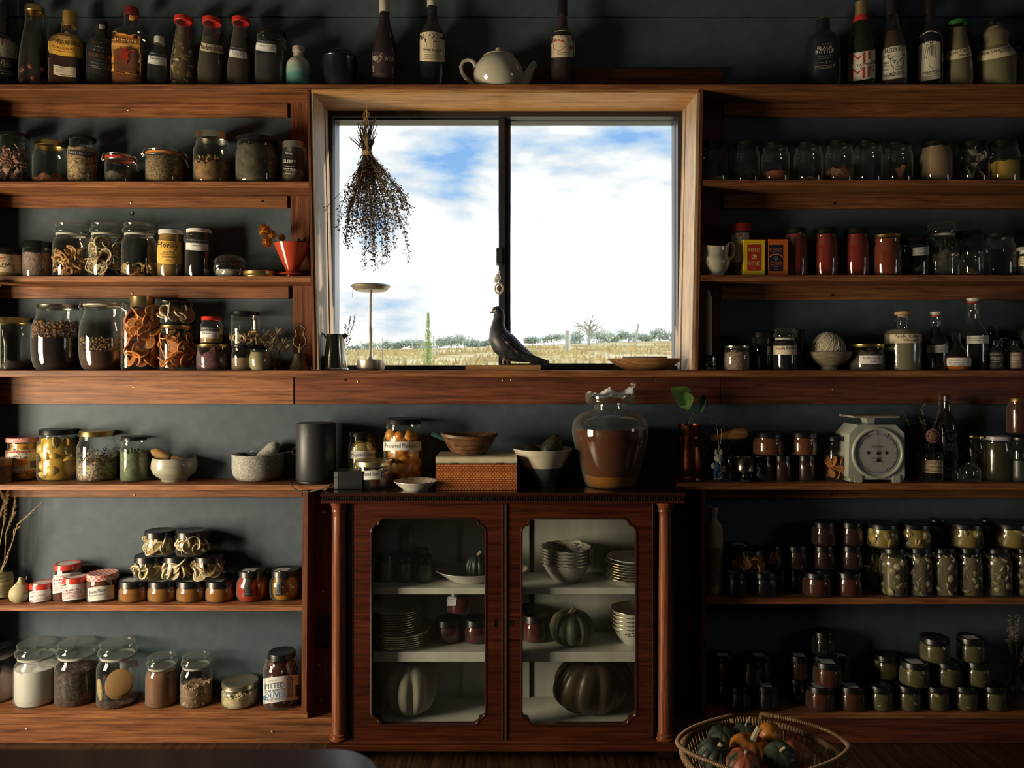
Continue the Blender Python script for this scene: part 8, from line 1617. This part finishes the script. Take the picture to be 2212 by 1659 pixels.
b.build('lettering', INK, dl, smooth=False)
b = MB(); p0, p1 = pol(0, 41), pol(pi, 17); b.add([(cx_ - .9 * k, -dh - .003, cz_ - 16 * k), (cx_ + .9 * k, -dh - .003, cz_ - 16 * k), (cx_ + .35 * k, -dh - .003, p0[1]), (cx_ - .35 * k, -dh - .003, p0[1])], [(0, 1, 2, 3)]); b.ell((cx_, -dh - .003, cz_), (4 * k, .0015, 4 * k), 16, 8); b.ell((cx_, -dh - .003, cz_ - 15 * k), (4.2 * k, .0012, 4.2 * k), 16, 8); b.build('needle', INK, dl)
for px in (1875.5, 1914.5):
    b = MB(); b.ell((sx_(px), -dh - .001, sz(978)), (3.4 * k, .0016, 3.4 * k), 14, 8); b.build('dial_screw', P((.06, .06, .055), .35, .8), dl)
b = MB(); b.hexa([(sx_(1886), -.02, sz(918) + .0004), (sx_(1886), .02, sz(918) + .0004), (sx_(1899), .02, sz(918) + .0004), (sx_(1899), -.02, sz(918) + .0004), (sx_(1881), -.02, sz(903)), (sx_(1881), .02, sz(903)), (sx_(1902), .02, sz(903)), (sx_(1902), -.02, sz(903))]); b.build('tray_support', ENA, t, smooth=False)
b = MB(); b.bbox(sx_(1842), sx_(1942), -.06, .045, sz(903) + .0003, sz(898.5), .002); b.build('tray', NM((.36, .36, .30), (.12, .09, .06), 40, .4, lo=.55, hi=.7), t, smooth=False)
for px in (1853, 1935):
    b = MB(); b.bbox(sx_(px - 8), sx_(px + 8), -dh - .004, -dh + .001, zb_, sz(1026), .003); b.build('foot', ENA, t, smooth=False)
# bottles past the scale
J('square shouldered old bottle with a cologne label holding sprigs', 2009, 50, 952, z, 'cork', None, None, by=1042, name='glass_bottle', cat='bottle', labs=[((1992, 994, 2033, 1022, P((.50, .38, .24), .7)), [('EXTRA FINE', 2001, 995, 2026, 999, P((.30, .05, .05), .6)), ('BOND\'S', 1998, 1000, 2028, 1003.5, INK), ('COLOGNE', 2004, 1006, 2030, 1010.5, INK), ('L', 2000, 1013, 2030, 1019, 2, INK), ('S', [(1993, 996), (1993, 1020), (2031, 1020)], .7, DRED)])])
d1 = 2.455; t = thing('dried_sprigs', 'grey heath like sprigs standing in the old cologne bottle', 'dried bouquet', (WX(2007, d1), d1, WZ(1030, d1))); Q3 = t.location; b = MB(); b2 = MB(); rr = random.Random(41)
for pts, n_, w0 in ((((2006, 1030), (2003, 960), (1997, 920), (1990, 885), (1999, 872)), 190, .006), (((2009, 1030), (2014, 940), (2026, 890), (2029, 850)), 190, .006), (((2006, 1030), (2000, 955), (1996, 930), (1986, 900)), 90, .006), (((2006, 1030), (1985, 945), (1965, 925), (1952, 890), (1942, 886)), 10, .004), (((2006, 1030), (1990, 950), (1972, 929), (1948, 923)), 6, .003)):
    q = [Vector((WX(x, d1) - Q3.x, .006 * math.sin(i * 2), WZ(y, d1) - Q3.z)) for i, (x, y) in enumerate(pts)]; b.tube(q, .0009, 4, cap=False); L_ = len(q) - 1
    for i in range(n_):
        u = L_ - (L_ - 1.0) * rr.random() if n_ > 20 else L_ - rr.random() * .3; a_ = min(int(u), L_ - 1); p = q[a_].lerp(q[a_ + 1], u - a_); v_ = Vector((rr.gauss(0, 1), rr.gauss(0, 1), rr.gauss(.4, 1))).normalized() * w0 * rr.uniform(.6, 1.6); o_ = v_.orthogonal().normalized() * .0011; b2.add([p - o_, p + o_, p + v_], [(0, 1, 2)], i % 2)
b.build('stalks', P((.13, .11, .07), .8), t); b2.build('leaves', [P((.19, .17, .12), .8), P((.28, .25, .18), .8)], t, smooth=False)
t = thing('paper_daisy', 'pink dried daisy with a brown eye drooping over the cologne bottle', 'flower', (WX(2017, 2.43), 2.43, WZ(942, 2.43))); b = MB(); k = 2.43 / F
for i in range(26):
    a = i * 2 * pi / 26; ca, sa = math.cos(a), math.sin(a); b.add([(10 * k * ca, .001, 10 * k * sa), (15 * k * math.cos(a - .11), .004, 15 * k * math.sin(a - .11)), (16 * k * ca, .005, 16 * k * sa), (15 * k * math.cos(a + .11), .004, 15 * k * math.sin(a + .11))], [(0, 1, 2, 3)])
b.build('petals', P((.40, .17, .20), .7), t, smooth=False); b = MB(); b.ell((0, 0, 0), (10.5 * k, 4 * k, 10.5 * k), 18, 10); b.build('eye', NM((.12, .06, .025), (.20, .11, .04), 200, .8, bmp=.6), t)
b = MB(); b.tube([(0, .003, 0), (-.004, .012, -.004), (-.01, .016, -.04)], .001, 4); b.build('stem', P((.2, .16, .08), .8), t)
J('tall black bottle with an embossed pewter tag on its front', 2044, 42, 853, z, 'wine', None, g=BOTD, name='bottle', cat='bottle', d=2.495, extra=lambda r, b, H: (lambda q: (q.lathe([(.38 * b.R, H - .018), (.40 * b.R, H - .002), (0, H)], 20), q.torus((0, 0, H - .020), .46 * b.R, .0014, 20, 5), q.build('cap', P((.03, .03, .03), .3), r)))(MB()), labs=[
    (None, [('P', [(2049 + 17.5 * math.cos(a) * (1 if abs(math.sin(a)) < .9 else .9), 972 + (42 if abs(math.sin(a)) < .2 else 43) * math.copysign(min(1, abs(math.sin(a)) * 1.02), math.sin(a))) for a in [2 * pi * i / 28 for i in range(28)]], P((.20, .20, .18), .4, .7)), ('P', [(2046, 938), (2058, 938), (2057, 948), (2052, 952), (2047, 948)], P((.06, .06, .055), .5)), ('RUTHER', 2040, 958, 2062, 964, P((.08, .08, .07), .5)), ('GLEN', 2042, 967, 2061, 973, P((.08, .08, .07), .5)), ('S', [(2034, 982), (2064, 982)], .8, P((.08, .08, .07), .5)), ('O', 2050, 1005, 3, 3, P((.04, .04, .04), .5))])])
J('tiny clear phial beside the black tagged bottle', 2066, 16, 1000, z, 'small', None, None, d=2.46, name='phial', cat='bottle')
J('clear old ink bottle with a stepped shoulder', 2096, 40, 997, z, 'small', None, None, d=2.46, name='ink_bottle', cat='bottle', base=True)
J('shadowy jar with a thin gold lid behind the ink bottle', 2104, 42, 938, z, 'std', ('gold', 6), ('stuff', .95, 'dried_pods', ['stick'], [P((.03, .028, .02), .7)], .02, 16), d=2.505)
def beans(r, b, H):
    m_ = piece('pod', .036, random.Random(1)).mesh('bean', P((.10, .10, .04), .4))
    for i, a in enumerate([-1.3, -.95, -.62, -.3, .02, .35, .68, 1.0, 1.3]): ob('green_bean', m_, r, (b.R * .83 * math.sin(a + b.al), -b.R * .83 * math.cos(a + b.al), .048), rot=(0, .06 * math.sin(i * 5), a))
J('jar of pickled green beans with a white lid', 2154, 58, 939, z, 'std', (P((.40, .40, .42), .35), 9), [('solid', .92, P((.045, .042, .018), .15, coat=.4), 'brine')], by=1041, extra=beans, lidr=.92)
J('dark empty looking jar at the edge of view under the gold lidded one', 2206, 50, 941, z, 'std', ('black', 8), ('solid', .5, P((.03, .032, .035), .3), 'salt'), d=2.46)
J('gold lidded jar of dark red beans high up at the edge of view', 2200, 44, 858, WZ(941, 2.47) + .0095, 'std', ('gold', 9), ('solid', .96, P((.065, .02, .016), .2, coat=.4), 'beans'), d=2.46)

# ---------------------------------------------------------------- pickle shelf, in shade
z = ZS['R6']
J('tall stoneware bottle, pale above and brown below, in the dim corner', 1541, 40, 1092, z, 'stone', None, None, g=NM((.28, .22, .14), (.34, .28, .18), 8, .6, stretch=(.3, .3, 1)), d=by_d(z, 1284) + .02, name='stoneware_bottle', cat='bottle', labs=[((1519, 1183, 1565, 1284, P((.12, .07, .035), .5)), []), (None, [('FOSTER', 1528, 1138, 1555, 1143, P((.14, .11, .07), .6)), ('Bros', 1532, 1145, 1552, 1149, P((.14, .11, .07), .6)), ('L', 1530, 1151, 1554, 1155, 1, P((.14, .11, .07), .6))])])
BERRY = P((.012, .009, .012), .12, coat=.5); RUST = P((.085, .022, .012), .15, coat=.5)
def dj(label, c, w_, top, zz, by=None, col=BERRY, d=2.48, card=False, prof='jam', H=None, lp=12, grp=None): return J(label, c, w_, top, zz, prof, ('black', lp), ('solid', .92, col, 'preserve'), by=by, d=d, H=H, extra=lidcard if card else None, group=grp)
HB = .078
dF = by_d(z, 1291) + .035
dj('dark berry jar with a card on its lid next to the stoneware bottle', 1587, 48, 1233, z, None, BERRY, dF, True, H=HB); dj('dark berry jar under the dried orange jar', 1650, 50, 1235, z, None, BERRY, dF, True, H=HB)
dj('dark berry jar with a card on its lid, up at the back', 1596, 46, 1168, z + HB + .001, None, BERRY, 2.512, True, H=HB); dj('dark jar at the back that carries the back berry jar', 1598, 46, 1233, z, None, BERRY, 2.512, H=HB)
OJ = lambda lab, c, w_, dd, zz: J(lab, c, w_, 1178, zz, 'tub', ('black', 11), [('slices', .92, 'orange_slice', P((.42, .19, .06), .55), P((.26, .10, .03), .5), .020, 12)], d=dd, H=.076)
OJ('jar of dried orange slices bridging two dark berry jars', 1617, 62, dF - .002, z + HB + .001); OJ('smaller jar of dried orange slices behind its twin', 1667, 40, 2.497, z + HB + .001); dj('dark jar hidden under the smaller dried orange jar', 1678, 44, 1235, z, None, BERRY, 2.515, H=HB)
for i, (c, w_, col, lay, lab) in enumerate(((1718, 44, BERRY, 0, 'dark jar at the foot of the middle pile towards the berries'), (1764, 62, RUST, 0, 'rusty jar at the foot of the middle pile'), (1832, 58, RUST, 0, 'rusty jar at the foot of the middle pile towards the pickles'), (1720, 44, PLUM, 1, 'plum jar in the second layer over the dark foot jar'), (1778, 46, PLUM, 1, 'plum jar in the middle of the second layer'), (1838, 46, PLUM, 1, 'plum jar in the second layer towards the pickles'), (1779, 48, PLUM, 2, 'topmost plum jar of the middle pile'), (1839, 48, PLUM, 2, 'topmost plum jar next to the pale pickles'))):
    dd = (2.50 if c == 1718 else dF) if lay == 0 else 2.488
    dj(lab, c, w_ if lay else w_ - 4, 0, z + lay * (HB + .001), None, col, dd, H=HB)
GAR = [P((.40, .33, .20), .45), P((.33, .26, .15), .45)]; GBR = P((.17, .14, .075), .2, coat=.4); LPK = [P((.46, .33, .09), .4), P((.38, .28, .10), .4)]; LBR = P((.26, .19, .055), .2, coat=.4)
HT = .158
for c, w_, lab, dd in ((1889, 40, 'pale pickle jar with a small sticker, first and set back', 2.512), (1930, 55, 'tall pale pickle jar, first of the front row', dF), (1984, 53, 'tall pale pickle jar, second of the front row', dF), (2038, 53, 'tall pale pickle jar, third of the front row', dF), (2092, 53, 'tall pale pickle jar, fourth of the front row', dF), (2153, 56, 'tall pale pickle jar, fifth of the front row', dF), (2213, 52, 'tall pale pickle jar cut by the edge of view', dF)):
    J(lab, c, w_, 0, z, 'std', ('black', 11), [('solid', .88, GBR, 'brine'), ('parts', .9, 'pickle_slice', 'half', GAR, .0135, 22)], d=dd, H=HT if dd < 2.5 else .15, group='tall pale pickle jars', labs=[((1866, 1222, 1880, 1238, PAPER), [('L', 1868, 1225, 1878, 1236, 3, INK)])] if c == 1889 else ())
for c, w_, lab, dd in ((1907, 62, 'squat yellow pickle jar on top, first from the plum jars', dF), (1974, 66, 'squat yellow pickle jar on top, second from the plum jars', dF), (2024, 38, 'shadowed jar behind the second squat yellow jar', 2.508), (2086, 66, 'squat yellow pickle jar on top, third from the plum jars', dF), (2133, 36, 'shadowed jar behind the third squat yellow jar', 2.508), (2184, 68, 'squat yellow pickle jar on top, at the edge of view', dF)):
    big = w_ > 50
    J(lab, c, w_, 0, z + HT + .001, 'tub' if big else 'std', ('black', 11), [('solid', .9, LBR if big else P((.08, .075, .03), .2, coat=.3), 'brine')] + ([('parts', .92, 'pickle_piece', 'half', LPK, .019, 9)] if big else []), d=dd, H=.080)
for c, lab in ((2024, 'tall shadowed jar that carries the jar behind the second yellow one'), (2133, 'tall shadowed jar that carries the jar behind the third yellow one')): J(lab, c, 40, 0, z, 'std', ('black', 10), ('solid', .9, GBR, 'brine'), d=2.512, H=HT)

# ---------------------------------------------------------------- lowest shelf, nearly black
z = ZS['R7']; dF = by_d(z, 1540) + .04; dB = 2.507
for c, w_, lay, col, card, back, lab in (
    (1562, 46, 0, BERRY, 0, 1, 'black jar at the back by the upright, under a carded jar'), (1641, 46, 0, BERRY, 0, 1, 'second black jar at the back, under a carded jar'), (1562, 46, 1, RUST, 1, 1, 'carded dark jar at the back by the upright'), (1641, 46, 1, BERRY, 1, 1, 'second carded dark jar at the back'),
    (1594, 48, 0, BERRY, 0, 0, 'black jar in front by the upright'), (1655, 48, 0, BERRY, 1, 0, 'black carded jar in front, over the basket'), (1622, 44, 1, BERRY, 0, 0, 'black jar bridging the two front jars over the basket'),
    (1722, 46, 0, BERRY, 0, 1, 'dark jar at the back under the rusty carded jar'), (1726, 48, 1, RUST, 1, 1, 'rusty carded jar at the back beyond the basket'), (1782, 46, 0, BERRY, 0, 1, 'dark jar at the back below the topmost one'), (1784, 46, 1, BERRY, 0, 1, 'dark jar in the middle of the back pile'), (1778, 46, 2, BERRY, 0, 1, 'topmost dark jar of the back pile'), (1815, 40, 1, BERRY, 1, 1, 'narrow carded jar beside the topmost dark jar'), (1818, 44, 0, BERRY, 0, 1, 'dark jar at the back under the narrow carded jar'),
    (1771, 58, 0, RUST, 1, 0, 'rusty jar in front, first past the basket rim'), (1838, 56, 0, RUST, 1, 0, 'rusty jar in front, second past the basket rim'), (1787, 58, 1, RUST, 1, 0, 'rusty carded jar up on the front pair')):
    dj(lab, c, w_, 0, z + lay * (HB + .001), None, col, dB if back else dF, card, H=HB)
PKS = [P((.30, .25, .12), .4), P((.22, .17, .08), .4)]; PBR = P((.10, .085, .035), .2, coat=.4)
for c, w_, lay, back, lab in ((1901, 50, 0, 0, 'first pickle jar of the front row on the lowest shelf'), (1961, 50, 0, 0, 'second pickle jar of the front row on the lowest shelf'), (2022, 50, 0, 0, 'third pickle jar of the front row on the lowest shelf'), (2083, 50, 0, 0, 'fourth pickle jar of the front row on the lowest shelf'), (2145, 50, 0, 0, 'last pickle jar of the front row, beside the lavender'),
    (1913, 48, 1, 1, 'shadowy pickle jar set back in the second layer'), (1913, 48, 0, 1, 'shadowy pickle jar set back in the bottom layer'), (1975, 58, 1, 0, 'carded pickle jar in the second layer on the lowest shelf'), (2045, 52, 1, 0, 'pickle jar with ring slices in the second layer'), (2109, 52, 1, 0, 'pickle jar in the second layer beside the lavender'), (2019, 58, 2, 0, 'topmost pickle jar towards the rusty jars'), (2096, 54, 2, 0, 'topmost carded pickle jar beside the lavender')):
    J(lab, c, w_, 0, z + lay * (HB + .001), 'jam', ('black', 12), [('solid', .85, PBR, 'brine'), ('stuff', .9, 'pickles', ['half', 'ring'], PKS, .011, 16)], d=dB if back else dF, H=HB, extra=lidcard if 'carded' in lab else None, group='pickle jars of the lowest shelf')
J('dark bottle in the corner that holds the dried lavender', 2192, 48, 1480, z, 'cork', None, None, d=2.475, name='glass_bottle', cat='bottle', H=.10)
d1 = 2.475; t = thing('dried_lavender', 'tall dark bunch of dried lavender in the corner of the lowest shelf', 'dried bouquet', (WX(2192, d1), d1, z + .01)); Q3 = t.location; b = MB(); b2 = MB(); rr = random.Random(51)
for i in range(34):
    px, py = rr.uniform(2140, 2232), rr.uniform(1308, 1440); y = rr.uniform(-.04, .03); c = Vector((WX(px, d1) - Q3.x, y, WZ(py, d1) - Q3.z)); p0 = Vector((0, 0, .005)); p1 = Vector((c.x * .12, y * .1, .10)); m_ = p1.lerp(c, .5) + Vector((0, 0, .008)); b.tube([p0, p1, m_, c], .0008, 4, cap=False)
    for j in range(42):
        u = rr.random(); p = m_.lerp(c, u); v_ = Vector((rr.gauss(0, 1), rr.gauss(0, 1), rr.gauss(.6, .8))).normalized() * .009; o_ = v_.orthogonal().normalized() * .0011; b2.add([p - o_, p + o_, p + v_], [(0, 1, 2)], j % 2)
b.build('stalks', P((.10, .085, .06), .8), t); b2.build('blooms', [P((.13, .115, .085), .8), P((.19, .165, .12), .8)], t, smooth=False)

# ---------------------------------------------------------------- basket of pumpkins on a low stool
d0 = 1.90; zr = WZ(1637, d0); k = d0 / F; Rb = 172 * k
t = thing('pumpkin_basket', 'wide round wicker basket with two hoop handles on the floor', 'basket', (WX(1648, d0), d0, .0006))
WK = [P((.16, .095, .05), .6), P((.22, .135, .07), .6)]
hb = zr; b = MB(); n = 76
for i in range(n):
    a = 2 * pi * i / n
    b.tube([(Rb * .60 * math.cos(a), Rb * .60 * math.sin(a), .006), (Rb * .80 * math.cos(a), Rb * .80 * math.sin(a), hb * .45), (Rb * .97 * math.cos(a + .05), Rb * .97 * math.sin(a + .05), hb)], .0024, 5, m=i % 2, cap=False)
b.build('ribs', WK, t, kind='stuff')
b = MB()
for u in (.12, .3, .5, .7, .86): b.torus((0, 0, hb * u), Rb * (.62 + .36 * u), .003, 64, 5)
b.build('weavers', WK[0], t, kind='stuff')
b = MB(); b.lathe([(0, 0), (Rb * .62, 0), (Rb * .63, .008), (0, .009)], 48); b.build('bottom', WK[0], t)
b = MB(); b.torus((0, 0, hb), Rb * .98, .009, 80, 10); b.build('rim', WK[1], t)
b = MB()
for i in range(150): a = 2 * pi * i / 150; b.torus((Rb * .98 * math.cos(a), Rb * .98 * math.sin(a), hb), .0098, .0012, 10, 4, Matrix.Rotation(a, 3, 'Z') @ Matrix.Rotation(pi / 2, 3, 'X'))
b.build('rim_binding', WK[1], t, kind='stuff')
def hoop(pts):
    b = MB(); q = [(WX(px, dd) - t.location.x, dd - d0, WZ(py, dd)) for px, py, dd in pts]
    fine = []
    for i in range(len(q) - 1):
        p0, p1, p2, p3 = (Vector(q[max(0, min(len(q) - 1, i + o))]) for o in (-1, 0, 1, 2))
        for s in range(6): u = s / 6; fine.append(.5 * ((2 * p1) + (p2 - p0) * u + (2 * p0 - 5 * p1 + 4 * p2 - p3) * u * u + (3 * p1 - p0 - 3 * p2 + p3) * u ** 3))
    fine.append(Vector(q[-1])); b.tube(fine, .0048, 8); b.build('hoop_handle', WK[1], t)
    b = MB()
    for i in range(0, len(fine) - 1):
        for s in range(3): p = fine[i].lerp(fine[i + 1], s / 3); tg = (fine[i + 1] - fine[i]).normalized(); M = tg.to_track_quat('Z', 'Y').to_matrix(); b.torus(p, .0052, .0011, 8, 4, M)
    b.build('handle_binding', WK[1], t, kind='stuff')
hoop([(1583, 1560, 2.06), (1582, 1548, 2.06), (1572, 1549, 2.05), (1530, 1560, 2.02), (1490, 1576, 1.98), (1466, 1596, 1.93), (1468, 1612, 1.86), (1500, 1632, 1.78), (1560, 1656, 1.71), (1620, 1680, 1.66)])
hoop([(1644, 1552, 2.07), (1646, 1543, 2.07), (1660, 1545, 2.06), (1720, 1557, 2.03), (1790, 1580, 1.98), (1828, 1606, 1.92), (1830, 1622, 1.86), (1800, 1645, 1.78), (1740, 1668, 1.71), (1680, 1684, 1.67)])
DG = NM((.018, .03, .022), (.05, .065, .05), 40, .4, bmp=.25); OG = NM((.30, .10, .015), (.42, .17, .03), 9, .4, bmp=.1, stretch=(1, 1, .4)); TURB = NM((.30, .085, .045), (.022, .035, .025), 22, .45, lo=.45, hi=.55, bmp=.15); OR2 = NM((.26, .08, .03), (.36, .13, .05), 10, .45, bmp=.1)
CORK = P((.28, .23, .15), .8)
def bp(label, px, py, dd, R_, hz, m, ribs, dep, stem=None, rot=(0, 0, 0), **kw):
    pumpkin(label, 'pumpkin', (WX(px, dd), dd, WZ(py, dd) - hz), R_, hz, m, ribs, dep, stem, rot, stemcol=CORK, group=None, **kw)
bp('orange pumpkin with a thick cork like stem in the basket', 1622, 1622, 1.90, .054, .036, OG, 10, .12, (.042, .012, .008), (.15, .12, .4), dim=.3)
bp('plain orange pumpkin lying higher at the back of the basket', 1664, 1590, 1.975, .033, .029, OG, 6, .03, None, (.6, .4, 0), dim=.05)
bp('knobbly dark green pumpkin nearest to the cabinet in the basket', 1545, 1634, 1.86, .045, .036, DG, 11, .13, (.012, .004, .006), (.3, .25, 0), dim=.15)
bp('orange and green striped pumpkin at the front of the basket', 1606, 1655, 1.80, .042, .036, TURB, 9, .10, (.012, 0, .004), (.25, 0, .3), dim=.0)
bp('smooth dark green pumpkin with a bent stalk in the basket', 1686, 1643, 1.83, .042, .036, NM((.022, .035, .024), (.05, .07, .045), 14, .35, bmp=.05), 12, .03, (.016, .012, .0035), (.5, -.2, 0), dim=.1)
bp('ribbed red orange pumpkin towards the open side of the basket', 1716, 1636, 1.895, .041, .036, OR2, 12, .08, None, (.2, .3, 0), dim=.15)
bp('black green pumpkin deep in the shaded back of the basket', 1560, 1598, 1.975, .040, .032, DG, 10, .12, None, (.2, 0, 0), dim=.1)
bp('second black green pumpkin in the shaded back of the basket', 1610, 1588, 2.0, .036, .030, DG, 10, .12, (.03, .012, .002), (.1, 0, 0), dim=.1)
